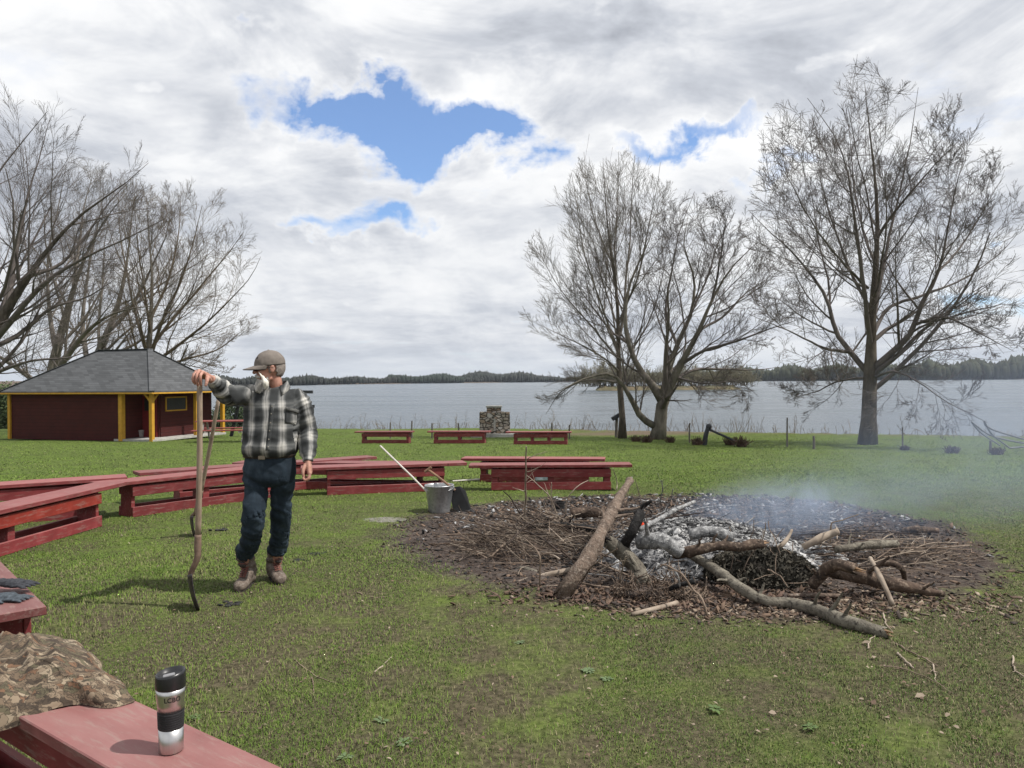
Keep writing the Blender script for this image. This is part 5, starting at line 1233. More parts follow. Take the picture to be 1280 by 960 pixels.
def blades(n, d0, d1, hgt, wid, dens_pow, seg2):
    # sample distance with density ~ 1/d so the near lawn is the densest
    u = r.random(n); d = d0*(d1/d0)**u if dens_pow == 1 else np.sqrt(d0*d0+u*(d1*d1-d0*d0))
    px = r.uniform(-60, 1340, n); x = (px-640)/F*d; y = d
    nb = fbm(x, y, .45); nm = fbm(x, y, 2.2)
    D = dirt(x, y); near = np.clip((12-y)/8, 0, 1)
    bare = np.clip((nb*.7+nm*.8)+.06+.10*np.clip((x+.5)/2, 0, 1), 0, 1)*2.1*near*(.45+.55*np.clip((x+2.0)/3.5, 0, 1))
    wornm = np.clip(1.25-np.hypot((x-5.6)/5.2, (y-32.6)/2.0), 0, 1)*1.6
    keep = (r.random(n) < np.clip((d-d0)/(d0*.25)+.1, 0, 1)) & (r.random(n) > wornm) & (r.random(n) > D*1.35) & (r.random(n) > np.clip(bare, 0, .86)) & (y < np.interp(x, _ex, _ey)-.3)
    x, y, nb, nm, near = x[keep], y[keep], nb[keep], nm[keep], near[keep]; n = len(x)
    z = G(x, y)-.004; h = hgt*(.45+.8*r.random(n))*(1+.5*np.clip(nm, -1, 1))*(1-.25*near*np.clip((x+2)/4, 0, 1)); wv = wid*(.7+.6*r.random(n))*(y/6)**.35
    a = r.uniform(0, 2*PI, n); lean = r.uniform(.15, 1.05, n); dx, dy = np.cos(a), np.sin(a)
    b = a+PI/2+r.normal(0, .5, n); sx, sy = np.cos(b)*wv/2, np.sin(b)*wv/2
    p = np.stack([x, y, z], -1)
    mid = p+np.stack([dx*h*lean*.28, dy*h*lean*.28, h*.62], -1); tip = p+np.stack([dx*h*lean, dy*h*lean, h*(1-.25*lean)], -1)
    s = np.stack([sx, sy, 0*sx], -1)
    V = np.stack([p-s, p+s, mid+s*.8, mid-s*.8, tip], 1).reshape(-1, 3)
    b0 = np.arange(n)[:,None]*5; Qd = b0+np.array([[0,1,2,3]]); Tr = b0+np.array([[3,2,4]])
    tint = np.clip(.50-.22*near*(.3+.7*np.clip((x+1.5)/3, 0, 1))+.20*nb+.18*nm+r.normal(0, .13, n), 0, .78)
    dead = r.random(n) < (.03+(.07+.16*np.clip((x+1)/3, 0, 1))*near+.3*near*np.clip(nm+nb, 0, 1)); tint[dead] = r.uniform(.84, .97, dead.sum())
    return V, Qd, Tr, np.repeat(tint, 5)
Vs, Qs, Ts, Cs, off = [], [], [], [], 0
for (n, d0, d1, h_, w_, pw_) in [(330000, 2.6, 7, .025, .0034, 1), (260000, 5.2, 14, .021, .0048, 1), (120000, 10.5, 44, .026, .010, 1)]:
    V, Qd, Tr, tn = blades(n, d0, d1, h_, w_, pw_, True); Vs.append(V); Qs.append(Qd+off); Ts.append(Tr+off); Cs.append(tn); off += len(V)
me = mesh_np('grass', np.concatenate(Vs), [np.concatenate(Qs), np.concatenate(Ts)])
at = me.attributes.new('tint', 'FLOAT', 'POINT'); at.data.foreach_set('value', np.concatenate(Cs).astype(np.float32))
tag(obj('grass', me, gm, world=False), 'short mixed green and dry lawn grass', 'grass', kind='stuff')
# dead leaves lying on the lawn
def leaves(name, label, n, d0, d1, size, mts, seed, bias=None):
    r = np.random.default_rng(seed); u = r.random(n); d = d0*(d1/d0)**u; px = r.uniform(0, 1280, n) if bias is None else bias(r, n); x = (px-640)/F*d; y = d
    k = (dirt(x, y) < .5); x, y = x[k], y[k]; n = len(x); z = G(x, y)+.014
    a = r.uniform(0, 2*PI, n); s = size*(.4+r.random(n)**2*1.2); ax = np.stack([np.cos(a), np.sin(a), r.normal(0, .25, n)], -1)*s[:,None]; bx_ = np.stack([-np.sin(a), np.cos(a), r.normal(0, .35, n)], -1)*(s*.55)[:,None]
    o = np.stack([x, y, z], -1); cu = np.stack([0*s, 0*s, s*.3], -1)
    V = np.stack([o-ax, o-ax*.3+bx_+cu, o+ax*.5+bx_*.7+cu, o+ax, o+ax*.4-bx_+cu*.6, o-ax*.4-bx_*.9+cu*.6], 1).reshape(-1, 3)
    me = mesh_np(name, V, np.arange(6*n).reshape(-1, 6)); o_ = obj(name, me, mts, world=False); me.polygons.foreach_set('material_index', r.integers(0, len(mts), n).astype(np.int32)); tag(o_, label, 'leaves', kind='stuff')
whl = simple('bleached_leaf', (.62,.58,.50), (.45,.40,.33), .8, 12, 0)
leaves('fallen_leaves', 'dry brown and pale leaf bits scattered through the lawn', 3200, 2.9, 16, .008, [leafb, leafb, leafb, leafb, leafp], 1)
leaves('fallen_leaves', 'larger pale curled leaves on the grass at lower right', 90, 3.2, 7, .017, [leafp, leafp, leafb, leafb], 2, lambda r, n: r.normal(1180, 110, n))
# broad-leaf weeds
wl = simple('weed_leaf_green', (.14,.19,.09), (.08,.12,.05), .6, 10, .2); wl2 = simple('clover_green', (.10,.155,.045), (.06,.095,.03), .6, 10, .2)
def weed(px, py, n, s, mt, lab, sd, up=.5):
    r = np.random.default_rng(sd); g_ = ground(px, py); V, Fq = [], []
    for k in range(n):
        a = 2*PI*k/n+r.normal(0, .4); l = s*r.uniform(.6, 1.1); el = r.uniform(.1, up); d = np.array([math.cos(a)*math.cos(el), math.sin(a)*math.cos(el), math.sin(el)]); sd_ = np.array([-math.sin(a), math.cos(a), 0])
        o = np.array(g_)+np.array([0,0,.012])+d*l*r.uniform(.05, .5)
        ws = [0, .8, 1, .75, 0]; i0 = len(V)
        for j, wj in enumerate(ws):
            c = o+d*l*j/4-np.array([0,0,1])*(j/4)**2*l*.25; 
            if wj == 0: V.append(c)
            else: V.append(c-sd_*l*.24*wj); V.append(c+sd_*l*.24*wj)
        Fq += [(i0, i0+2, i0+1), (i0+5, i0+6, i0+7)]; 
        Q2.append((len(Vall)+i0+1, len(Vall)+i0+2, len(Vall)+i0+4, len(Vall)+i0+3)); Q2.append((len(Vall)+i0+3, len(Vall)+i0+4, len(Vall)+i0+6, len(Vall)+i0+5))
    T2_.extend([tuple(len(Vall)+i for i in f) for f in Fq]); Vall.extend(V)
    me = mesh_np('weed', np.array(Vall), [np.array(Q2), np.array(T2_)]); Vall.clear(); Q2.clear(); T2_.clear()
    tag(obj('weed', me, mt), lab, 'weed')
Vall, Q2, T2_ = [], [], []
for (px, py, n, s, mt, lab) in [(505,932,16,.030,wl,'pale broad leaved weed left of centre at the bottom edge'),(432,950,14,.030,wl,'pale weed at the bottom edge below the small twig'),(1010,778,40,.02,wl2,'skip'),
    (1012,912,34,.028,wl2,'bright leafy weed patch low at right of centre'),(478,905,16,.03,wl,'small weed rosette above the broad leaved one'),(895,890,12,.045,wl2,'long leaved weed low right of centre'),(650,806,22,.03,wl,'pale clover patch below the left dirt'),
    (735,842,26,.03,wl,'pale clover patch centre left of the two under the dirt'),(758,852,24,.03,wl,'pale clover patch lower one under the dirt'),(1135,778,30,.035,wl2,'bright green tuft just right of the grey log end'),(245,900,16,.03,wl2,'leafy tuft beside the near bench behind the mug')]:
    if lab != 'skip': weed(px, py, n, s, mt, lab, int(px))
# dry stems along the bank
r = np.random.default_rng(8)
def stems(name, label, xs, n, h, mt, dy=(-.6,.8)):
    x = r.uniform(xs[0], xs[1], n); y = np.interp(x, _ex, _ey)+r.uniform(dy[0], dy[1], n); p0 = np.stack([x, y, G(x, y)-.03], -1)
    hh = h*(.35+r.random(n)**2*.9); dr = norm(np.stack([r.normal(0, .28, n), r.normal(0, .2, n), np.ones(n)], -1)); out = [p0]; cur = p0
    for k in range(5): dr = norm(dr+r.normal(0, .12, dr.shape)); cur = cur+dr*(hh/5)[:,None]; out.append(cur)
    pts = np.stack(out, 1); rad = np.full((n, 6), .010)*(1-.6*np.linspace(0, 1, 6))[None]
    v, q = tubes(pts, rad, 3); cp, cr = sprout(pts, rad, 4, .35, 1, 30, .35, r, 3, .12, .03, minr=.0045); v2, q2 = tubes(cp, cr, 3)
    tag(obj(name, mesh_np(name, np.concatenate([v, v2]), np.concatenate([q, q2+len(v)])), mt, world=False), label, 'weeds', kind='stuff')
dry = simple('dry_stem', (.25,.20,.14), (.13,.10,.07), .9, 3, 0)
stems('dry_weeds', 'dry brown stems standing along the left bank before the lake', (-14, 1.5), 230, .8, dry)
stems('dry_weeds', 'dry brown scrub round the feet of the two shore trees', (1.5, 10), 260, .9, dry, (-.3, 1.0))
stems('dry_weeds', 'dry low scrub along the right bank before the lake', (10, 19), 200, .6, dry, (-.2, .9))
def tuft(px, py, s, lab):
    g_ = ground(px, py); rr = np.random.default_rng(int(px)); n = 130; s *= .5; p0 = np.array(g_)+np.stack([rr.normal(0, .14*s, n), rr.normal(0, .12*s, n), 0*np.ones(n)], -1)
    dr = norm(np.stack([rr.normal(0, .7, n), rr.normal(0, .5, n), np.ones(n)], -1)); L_ = s*.5*(.4+.8*rr.random(n)); pts = np.stack([p0+dr*(L_*k/4)[:,None]+rr.normal(0, .01, (n, 3)) for k in range(5)], 1)
    v, q = tubes(pts, np.full((n, 5), .008), 3); tag(obj('dry_tuft', mesh_np('dry_tuft', v, q), MATS['dry_tuft_stem'] if 'dry_tuft_stem' in MATS else simple('dry_tuft_stem', (.12,.075,.055), (.06,.04,.03), .9, 3, 0)), lab, 'tuft', 'dry brown tufts on the bank')
for px, py, s, lab in [(808,553,.9,'dry tuft at the left foot of the forked tree'),(838,553,.8,'dry tuft at the right foot of the forked tree'),(872,556,.9,'dry tuft left of the leaning dark post'),(913,556,.9,'dry tuft at the fallen end of the rail'),(927,558,1.1,'dry tuft right of the fallen rail'),(1131,563,.5,'dry tuft right of the right maple trunk'),(1190,567,.7,'dry tuft midway between the maple and the right edge'),(1246,569,.7,'dry tuft by the short stake at far right'),(795,552,.8,'dry tuft between the two shore trees')]: tuft(px, py, s, lab)
# ------------------------------------------------------------------ the man
DM = 5.60
def sph(mb, c, r, sub=3, M=None):
    v = bmesh.ops.create_icosphere(mb.bm, subdivisions=sub, radius=1)['verts']
    rr = (r, r, r) if np.isscalar(r) else r
    for q in v:
        p = Vector((q.co.x*rr[0], q.co.y*rr[1], q.co.z*rr[2])); q.co = Vector(c)+((M @ p) if M else p)
    return mb
def limb(mb, pts, n=None, sides=16, end=True):
    """pts: (Vector, r)"""
    s = smooth_line([(*p, r) for p, r in pts], n or len(pts)*4); mb.tube(s[:, :3], s[:, 3], sides)
    sph(mb, s[0, :3], s[0, 3]*.99)
    if end: sph(mb, s[-1, :3], s[-1, 3]*.99)
    return mb
def ering(mb, rings, n=32, yaw=0):
    """closed vertical loft: (center, rx, ry, power)"""
    R_ = []
    for (c, rx, ry) in rings:
        R_.append([mb.bm.verts.new((c[0]+rx*math.cos(a)*math.cos(yaw)-ry*math.sin(a)*math.sin(yaw), c[1]+rx*math.cos(a)*math.sin(yaw)+ry*math.sin(a)*math.cos(yaw), c[2])) for a in [2*PI*k/n for k in range(n)]])
    for a, b in zip(R_, R_[1:]):
        for k in range(n): mb.bm.faces.new([a[k], a[(k+1)%n], b[(k+1)%n], b[k]])
    mb.bm.faces.new(R_[0]); mb.bm.faces.new(R_[-1][::-1]); return mb
def dense_rings(rows, d0, k=5):
    """rows (py, px, hw_px, ry, dd) -> rings"""
    q = []
    for (py, px, hw, ry, dd) in rows: c = P(px, py, d0+dd); q.append((*c, hw*(d0+dd)/F, ry))
    s = smooth_line(q, len(rows)*k); s = s[np.argsort(s[:, 2])]
    return [((a[0], a[1], a[2]), a[3], a[4]) for a in s]
def voxel(mb, size, sm=4): 
    me = mb.mesh(); return eval_mods(me, [('REMESH', dict(mode='VOXEL', voxel_size=size)), ('SMOOTH', dict(iterations=sm, factor=.5))])
gL = ground(306, 741); gR = ground(345, 732)
base = Vector(((gL.x+gR.x)/2, (gL.y+gR.y)/2, float(G((gL.x+gR.x)/2, (gL.y+gR.y)/2))))
man = empty('person', tuple(base)); tag(man, 'man in plaid shirt, jeans and grey cap resting a hand on a shovel', 'person')
# key joints
Sr, Er, Wr = P(311, 493, 5.60), P(286, 494, 5.37), P(264, 473.5, 5.19)
Sl, El, Wl = P(375, 496, 5.62), P(384.5, 538, 5.66), P(385, 577, 5.54)
HR, HL = P(323, 585, 5.60), P(352, 585, 5.62); KR, KL = P(317.5, 642, 5.52), P(352, 640, 5.70); AR, AL = P(306, 707, 5.75), P(346, 703, 5.91)
skin = simple('weathered_skin', (.47,.262,.20), (.36,.165,.12), .55, 22, .25, .002, spec=.35)
# -- body (skin): head, neck, torso, arms with hands, legs as one surface
mb = MB()
f_ = Vector((-.90,-.42,-.10)).normalized(); l_ = Vector((.42,-.90,0)).normalized(); l_ = (l_-f_*l_.dot(f_)).normalized(); u_ = l_.cross(f_)
if u_.z < 0: u_ = -u_
HCn = P(337.5, 460.5, 5.58); MH = Matrix((f_, l_, u_)).transposed()
def H(f, l, u): return HCn+f_*f+l_*l+u_*u
sph(mb, H(-.005, 0, .02), (.098, .077, .10), 4, MH)
sph(mb, H(.030, 0, -.035), (.066, .062, .082), 4, MH)             # face
sph(mb, H(.048, 0, -.082), (.040, .042, .036), 3, MH)              # chin
for s in (-1, 1):
    sph(mb, H(.062, s*.034, -.018), (.030, .026, .024), 3, MH)     # cheekbone
    sph(mb, H(.082, s*.026, .026), (.016, .026, .010), 2, MH)      # brow
    sph(mb, H(-.004, s*.080, -.004), (.018, .007, .030), 3, MH)    # ear
    sph(mb, H(-.008, s*.084, .012), (.014, .008, .012), 2, MH)
    sph(mb, H(.025, s*.046, -.070), (.036, .018, .022), 2, MH)     # jaw
limb(mb, [(H(.086,0,.022), .011), (H(.102,0,.0), .012), (H(.113,0,-.018), .0145)], 8, 10)  # nose
for s in (-1, 1): sph(mb, H(.100, s*.011, -.020), .0095, 2)
sph(mb, H(.090, 0, -.048), (.012, .024, .007), 2, MH); sph(mb, H(.088, 0, -.060), (.012, .022, .008), 2, MH)
Nb = P(345.5, 492, 5.62)
limb(mb, [(H(-.015,0,-.04), .052), (H(-.024,0,-.10), .050), (Nb+Vector((-.01,0,0)), .056)], 12)
ering(mb, dense_rings([(486,345,12,.06,.03),(494,344,26,.09,.02),(503,342,31,.105,.0),(520,341,30,.11,0),(545,338,28,.11,0),(568,337,27,.11,0),(592,337,28,.11,.0),(604,337,22,.09,.0)], DM))
limb(mb, [(Sr+Vector((.02,0,-.02)), .045), (Sr.lerp(Er,.5), .048), (Er, .042), (Er.lerp(Wr,.4), .041), (Wr, .027)])
limb(mb, [(Sl+Vector((-.02,0,-.02)), .045), (Sl.lerp(El,.5), .048), (El, .042), (El.lerp(Wl,.4), .041), (Wl, .027)])
limb(mb, [(HR, .085), (HR.lerp(KR,.5), .072), (KR, .054), (KR.lerp(AR,.4), .052), (AR, .038)]); limb(mb, [(HL, .085), (HL.lerp(KL,.5), .072), (KL, .054), (KL.lerp(AL,.4), .052), (AL, .038)])
for A_, G_ in ((AR, (gL.x-.01, gL.y-.02)), (AL, (gR.x+.02, gR.y-.02))):
    limb(mb, [(A_, .030), (Vector((A_.x, A_.y+.01, .17)), .028)])
def finger(kn, a, b, tip, r): limb(mb, [(kn, r*1.12), (a, r), (b, r*.94), (tip, r*.80)], 12, 10)
def lerpf(w, kn, r): limb(mb, [(w, r*1.2), (w.lerp(kn,.5), r*1.2), (kn, r*1.1)], 8, 10)
# right hand over the top of the shovel
dn = Vector((0,0,-1))
kn = [P(253.0, 465.5, 5.075), P(248.8, 463.8, 5.10), P(245.4, 465.2, 5.13), P(242.9, 468.2, 5.155)]
mid_ = [P(250.6, 469.5, 5.045), P(246.2, 468.5, 5.065), P(242.6, 469.8, 5.095), P(240.9, 472.0, 5.13)]
dst = [P(250.4, 476.0, 5.045), P(246.0, 475.8, 5.060), P(242.5, 475.6, 5.090), P(241.0, 475.8, 5.125)]
tip = [P(251.2, 481.5, 5.065), P(247.2, 481.6, 5.080), P(243.8, 480.0, 5.105), P(242.2, 478.6, 5.135)]
for k in range(4): finger(kn[k], mid_[k], dst[k], tip[k], [.0105,.0108,.0102,.0092][k]); lerpf(Wr+Vector((.01-.008*k,.0,.004)), kn[k], .0135)
limb(mb, [(Wr+Vector((-.005,-.02,-.01)), .017), (P(259.5, 472, 5.09), .0155), (P(258.6, 477.0, 5.06), .0125), (P(257.2, 481.5, 5.055), .0105)], 12, 10)
# left hand hanging, loosely curled, thumb forward
kx = Wl+Vector((0,-.01,-.085))
for k in range(4):
    o_ = Vector((.020-.003*k, -.030+.021*k, 0)); K_ = kx+o_+Vector((0,0,[.006,.0,.002,.010][k])); r_ = [.0105,.0108,.0102,.009][k]
    finger(K_, K_+Vector((-.004,-.010,-.036)), K_+Vector((-.026,-.014,-.050+.004*k)), K_+Vector((-.042,-.012,-.036+.004*k)), r_); lerpf(Wl+Vector((.004,-.012+.008*k,0)), K_, .0140)
limb(mb, [(Wl+Vector((-.012,-.018,-.02)), .016), (Wl+Vector((-.024,-.040,-.052)), .0145), (Wl+Vector((-.024,-.048,-.084)), .0115), (Wl+Vector((-.020,-.046,-.104)), .0095)], 12, 10)
bme = voxel(mb, .0042, 3)
obj('body', bme, skin, man, smooth=True)
# eyes
for s in (-1, 1):
    e = MB(); sph(e, H(.076, s*.029, .008), .012, 2); e.build('eye', simple('eye_white', (.55,.52,.5), None, .3, 4, 0) if s < 0 else MATS['eye_white'], man, smooth=True)
# -- shirt
m, t, b = newmat('plaid_flannel'); at = t.n.new('ShaderNodeAttribute'); at.attribute_name = 'weave'; x_, y_, z_ = t.sep(at.outputs['Vector'])
wob = t.noise(t.pos(), 9, 3, .5); 
def band(c, per, off):
    q = t.math('FRACT', t.math('DIVIDE', t.math('ADD', c, off), per))
    return t.ramp(q, [(0, .0), (.34, .05), (.46, .55), (.56, .95), (.64, .70), (.72, 1.), (.82, .6), (.95, .06)], 'EASE')
A_ = band(t.math('MULTIPLY_ADD', wob, .02, x_), .110, .5); B_ = band(t.math('MULTIPLY_ADD', wob, .03, y_), .150, .5)
val = t.math('ADD', t.math('MULTIPLY', A_, .62), t.math('MULTIPLY', B_, .38)); weave = t.noise(t.pos(), 160, 3, .6); val = t.math('ADD', val, t.math('MULTIPLY_ADD', weave, .16, -.08))
col = t.ramp(val, [(.0, (.036,.038,.039)), (.22, (.064,.067,.068)), (.40, (.125,.128,.126)), (.58, (.235,.232,.225)), (.80, (.40,.39,.365)), (1, (.52,.505,.465))])
t.val(b.inputs['Base Color'], col); b.inputs['Roughness'].default_value = .9; b.inputs['Specular IOR Level'].default_value = .12; t.val(b.inputs['Normal'], t.bump(weave, .3, .002)); plaid = m
mb = MB()
ering(mb, dense_rings([(483,347,9.5,.060,.03),(487,346,17,.075,.02),(491,345,27,.095,.02),(498,343,35,.115,.01),(510,342,36,.130,.0),(522,341,35,.138,-.01),(536,339,33.5,.145,-.02),(550,337.5,32.5,.150,-.02),(559,337,32.5,.152,-.02),(565,336.8,31.5,.146,-.01),(569,336.8,29.0,.130,.0)], DM, 6), 48)
limb(mb, [(Sr+Vector((.03,.0,-.005)), .074), (Sr.lerp(Er,.3), .074), (Sr.lerp(Er,.7), .070), (Er, .068), (Er.lerp(Wr,.45), .060), (Er.lerp(Wr,.86), .044), (Er.lerp(Wr,.97), .041)], 30, 20, False)
limb(mb, [(Sl+Vector((-.035,0,-.012)), .076), (Sl.lerp(El,.25), .074), (Sl.lerp(El,.7), .068), (El, .066), (El.lerp(Wl,.4), .060), (El.lerp(Wl,.78), .052), (El.lerp(Wl,.88), .040), (El.lerp(Wl,1.0), .038)], 36, 20, False)
sme = voxel(mb, .0065, 5)
co = np.empty(len(sme.vertices)*3); sme.vertices.foreach_get('co', co); co = co.reshape(-1, 3); no = np.empty_like(co).ravel(); sme.vertices.foreach_get('normal', no); no = no.reshape(-1, 3)
def seg_param(p, a, b):
    a, b = np.array(a), np.array(b); d = b-a; L = np.linalg.norm(d); d = d/L; t_ = np.clip((p-a) @ d, 0, L); q = a+t_[:,None]*d; return t_, np.linalg.norm(p-q, axis=1), d
segs = [(Sr, Er), (Er, Wr), (Sl, El), (El, Wl)]; cx = float(P(339, 520, DM).x); tor_d = np.maximum(np.hypot((co[:,0]-cx), (co[:,1]-DM)*.8)-.10, 0)+np.where(co[:,2] < Wl.z-.4, 9, 0)
best = np.full(len(co), 1e9); reg = np.zeros(len(co), int); WR = []
WR.append(np.stack([(co[:,0]-cx)+.012*np.sin(co[:,2]*9), co[:,2], 0*co[:,2]], -1))
Ls = [(b-a).length for a, b in segs]
for k, (a, b) in enumerate(segs):
    t_, d_, dr = seg_param(co, a, b); m_ = d_ < best
    ref = np.array([0, -1, 0.2]); e1_ = np.cross(dr, ref); e1_ /= np.linalg.norm(e1_); e2_ = -np.cross(dr, e1_); rel = co-np.array(a)
    ang = np.arctan2(rel @ e1_, rel @ e2_); al_ = rel @ dr
    ua_, va_ = ang*.068+.045, al_+(Ls[0] if k == 1 else Ls[2] if k == 3 else 0)
    WR.append(np.stack([va_, ua_+.03, 0*ang] if k < 2 else [ua_, va_, 0*ang], -1)); best = np.where(m_, d_, best); reg[m_] = k+1
reg[np.abs(co[:,0]-cx) < .185+.03*(co[:,2]-1.3)] = 0
disp = np.zeros(len(co))
for i, v in enumerate(co):
    V_ = Vector(v)
    if reg[i] == 0:
        zrel = v[2]
        diag = Vector((v[0]*7+v[2]*4.5, v[1]*4, v[2]*9-v[0]*5.0)); a_ = abs(mnoise.noise(diag)); w_ = 1-a_*2.2
        disp[i] = .011*w_*(.45+.55*max(0, min(1, (1.32-zrel)/.25))) + .006*mnoise.noise(V_*17)
        low = math.exp(-((zrel-(EYE.z-(560-478)/F*DM))/.045)**2); disp[i] += low*(.008+.008*mnoise.noise(Vector((v[0]*22, v[1]*22, 1))))
    else:
        a, b = segs[reg[i]-1]; dr = (b-a).normalized(); al = (V_-a).dot(dr); rad_v = (V_-a)-dr*al
        q = Vector((al*26+rad_v.x*9, rad_v.y*9, rad_v.z*7+reg[i]*3)); w_ = 1-abs(mnoise.noise(q))*2.6
        fac = .6 if reg[i] in (1, 3) else 1.0; disp[i] = .0105*w_*fac+.004*mnoise.noise(V_*22)
        tl = al/(b-a).length
        if reg[i] in (2, 4) and tl > .80: disp[i] *= .25
co2 = co+no*disp[:,None]; sme.vertices.foreach_set('co', co2.ravel())
sme = eval_mods(sme, [('SMOOTH', dict(iterations=2, factor=.5))])
nl = len(sme.loops); lv = np.empty(nl, np.int32); sme.loops.foreach_get('vertex_index', lv); ls = np.empty(len(sme.polygons), np.int32); sme.polygons.foreach_get('loop_start', ls); lt = np.empty(len(sme.polygons), np.int32); sme.polygons.foreach_get('loop_total', lt)
fr = np.repeat(reg[lv[ls]], lt); WRa = np.stack(WR, 0); WL = WRa[fr, lv]
at = sme.attributes.new('weave', 'FLOAT_VECTOR', 'CORNER'); at.data.foreach_set('vector', WL.astype(np.float32).ravel())
from mathutils.bvhtree import BVHTree
sme.update(); bvh = BVHTree.FromPolygons([v.co.copy() for v in sme.vertices], [tuple(p.vertices) for p in sme.polygons])
shirt = obj('shirt', sme, plaid, man, smooth=True)
def hit(px, py, off=.004):
    r_ = ray(px, py).normalized(); h = bvh.ray_cast(EYE, r_)
    return h[0]+h[1]*off if h[0] is not None else P(px, py, DM-.15)
def patch(name, rows, mat, parent, off=.004, th=.004):
    """rows: list of lists of (px,py) laid over the shirt"""
    V = [[hit(x, y, off) for x, y in row] for row in rows]; nr_, nc = len(V), len(V[0]); fl = [v for r_ in V for v in r_]; bk = [v+Vector((0, th, 0)) for v in fl]
    Q = [(i*nc+j, i*nc+j+1, (i+1)*nc+j+1, (i+1)*nc+j) for i in range(nr_-1) for j in range(nc-1)]; n = len(fl); Q += [tuple(n+i for i in q[::-1]) for q in Q]
    for j in range(nc-1): Q += [(j, n+j, n+j+1, j+1), ((nr_-1)*nc+j+1, n+(nr_-1)*nc+j+1, n+(nr_-1)*nc+j, (nr_-1)*nc+j)]
    for i in range(nr_-1): Q += [(i*nc, (i+1)*nc, n+(i+1)*nc, n+i*nc), (i*nc+nc-1, n+i*nc+nc-1, n+(i+1)*nc+nc-1, (i+1)*nc+nc-1)]
    me = mesh_np(name, np.array([tuple(v) for v in fl+bk]), np.array(Q)); W_ = np.array([((v.x-cx)+.02, v.z, 0) for v in fl+bk], np.float32)
    a_ = me.attributes.new('weave', 'FLOAT_VECTOR', 'POINT'); a_.data.foreach_set('vector', W_.ravel()); return obj(name, me, mat, parent, smooth=False)
patch('placket', [[(340.5-6*s+dx, 505+58*s) for dx in (-2.6, 0, 2.6)] for s in np.linspace(0, 1, 22)], plaid, shirt, .0035, .003)
patch('pocket', [[(357+x*14-1.0*s, 510+x*1.5+19*s) for x in np.linspace(0, 1, 7)] for s in np.linspace(0, 1, 8)], plaid, shirt, .0035, .003)
patch('pocket_flap', [[(356.5+x*15.5, 508.5+x*4.2+4.2*s) for x in np.linspace(0, 1, 7)] for s in np.linspace(0, 1, 3)], simple('flap_edge_cloth', (.13,.13,.12), (.05,.05,.05), .9, 40, 0), shirt, .011, .004)
btn = simple('horn_button', (.34,.31,.26), None, .4, 5, 0)
for s in (.06, .22, .40, .58, .76, .93):
    c_ = hit(340.5-6*s, 505+58*s, .008); MB().lathe([(.0045,-.002),(.0047,0),(.004,.0015)], (0,0,0), 12, Matrix.Translation(c_) @ Matrix.Rotation(R(90), 4, 'X')).build('button', btn, shirt)
tee = simple('grey_tee', (.26,.26,.27), (.20,.20,.21), .9, 30, .1)
mbt = MB(); mbt.tube([Nb+Vector((.062*math.cos(a), .062*math.sin(a)-.012, .016+.014*math.sin(a))) for a in np.linspace(0, 2*PI, 24)], .011, 8, False); mbt.build('undershirt', tee, man, smooth=True)
# collar: stand-up band folded over, two points
cb = MB(); n = 26; R1_, R2_ = [], []
def colr(a): return math.cos(a), math.sin(a)
Nc = P(347, 484.5, 5.61); Vc = []; a0_, a1_ = R(-62), R(242)
for i in range(n+1):
    a = a0_+(a1_-a0_)*i/n; c_, s_ = math.cos(a), math.sin(a); frontness = max(0, -s_); side = 1 if c_ > 0 else -1
    top = Nc+Vector((.070*c_, .064*s_+.004, .050-.040*frontness)); wdt = .050+.030*frontness**2
    low = Nc+Vector((.094*c_+side*.014*frontness, .092*s_-.022*frontness, .050-.040*frontness-wdt))
    Vc += [tuple(top), tuple(low)]
Vn = np.array(Vc); Vn2 = Vn.copy(); cc_ = np.array(Nc); rad_ = Vn-cc_; rad_[:,2] = 0; rad_ = norm(rad_); Vn2 = Vn-rad_*.005
Q = [(2*i, 2*i+2, 2*i+3, 2*i+1) for i in range(n)]; N0 = len(Vn); Q += [(N0+2*i+1, N0+2*i+3, N0+2*i+2, N0+2*i) for i in range(n)]
Q += [(2*i+1, 2*i+3, N0+2*i+3, N0+2*i+1) for i in range(n)] + [(2*i+2, 2*i, N0+2*i, N0+2*i+2) for i in range(n)] + [(0, 1, N0+1, N0), (2*n+1, 2*n, N0+2*n, N0+2*n+1)]
cme = mesh_np('collar', np.concatenate([Vn, Vn2]), np.array(Q)); W_ = np.concatenate([Vn, Vn2]); a_ = cme.attributes.new('weave', 'FLOAT_VECTOR', 'POINT'); a_.data.foreach_set('vector', np.stack([W_[:,0]*1.4, W_[:,2]+.06, 0*W_[:,0]], -1).astype(np.float32).ravel()); obj('collar', cme, plaid, shirt)
# -- jeans
m, t, b = newmat('dark_denim'); v = t.pos(); n1 = t.noise(t.scale(v, (1, 1, .5)), 9, 5, .6); n2 = t.noise(v, 220, 2, .6); nf = t.noise(t.scale(v, (1, 1, 2.4)), 20, 5, .65)
col = t.ramp(n1, [(.36, (.009,.015,.022)), (.54, (.019,.031,.044)), (.72, (.052,.074,.096))]); col = t.mix(t.ramp(nf, [(.58, 0.), (.74, .5)]), col, (.07,.09,.11)); col = t.mix(t.math('MULTIPLY', n2, .25), col, (.05,.062,.078))
t.val(b.inputs['Base Color'], col); b.inputs['Roughness'].default_value = .85; b.inputs['Specular IOR Level'].default_value = .15; denim = m
mb = MB()
ering(mb, dense_rings([(566,337,29.5,.122,.0),(572,337,31,.130,.0),(582,337,32,.134,.0),(594,336.5,32,.130,.0),(602,336,29,.116,.0),(608,336,15,.08,.0)], DM, 6), 40)
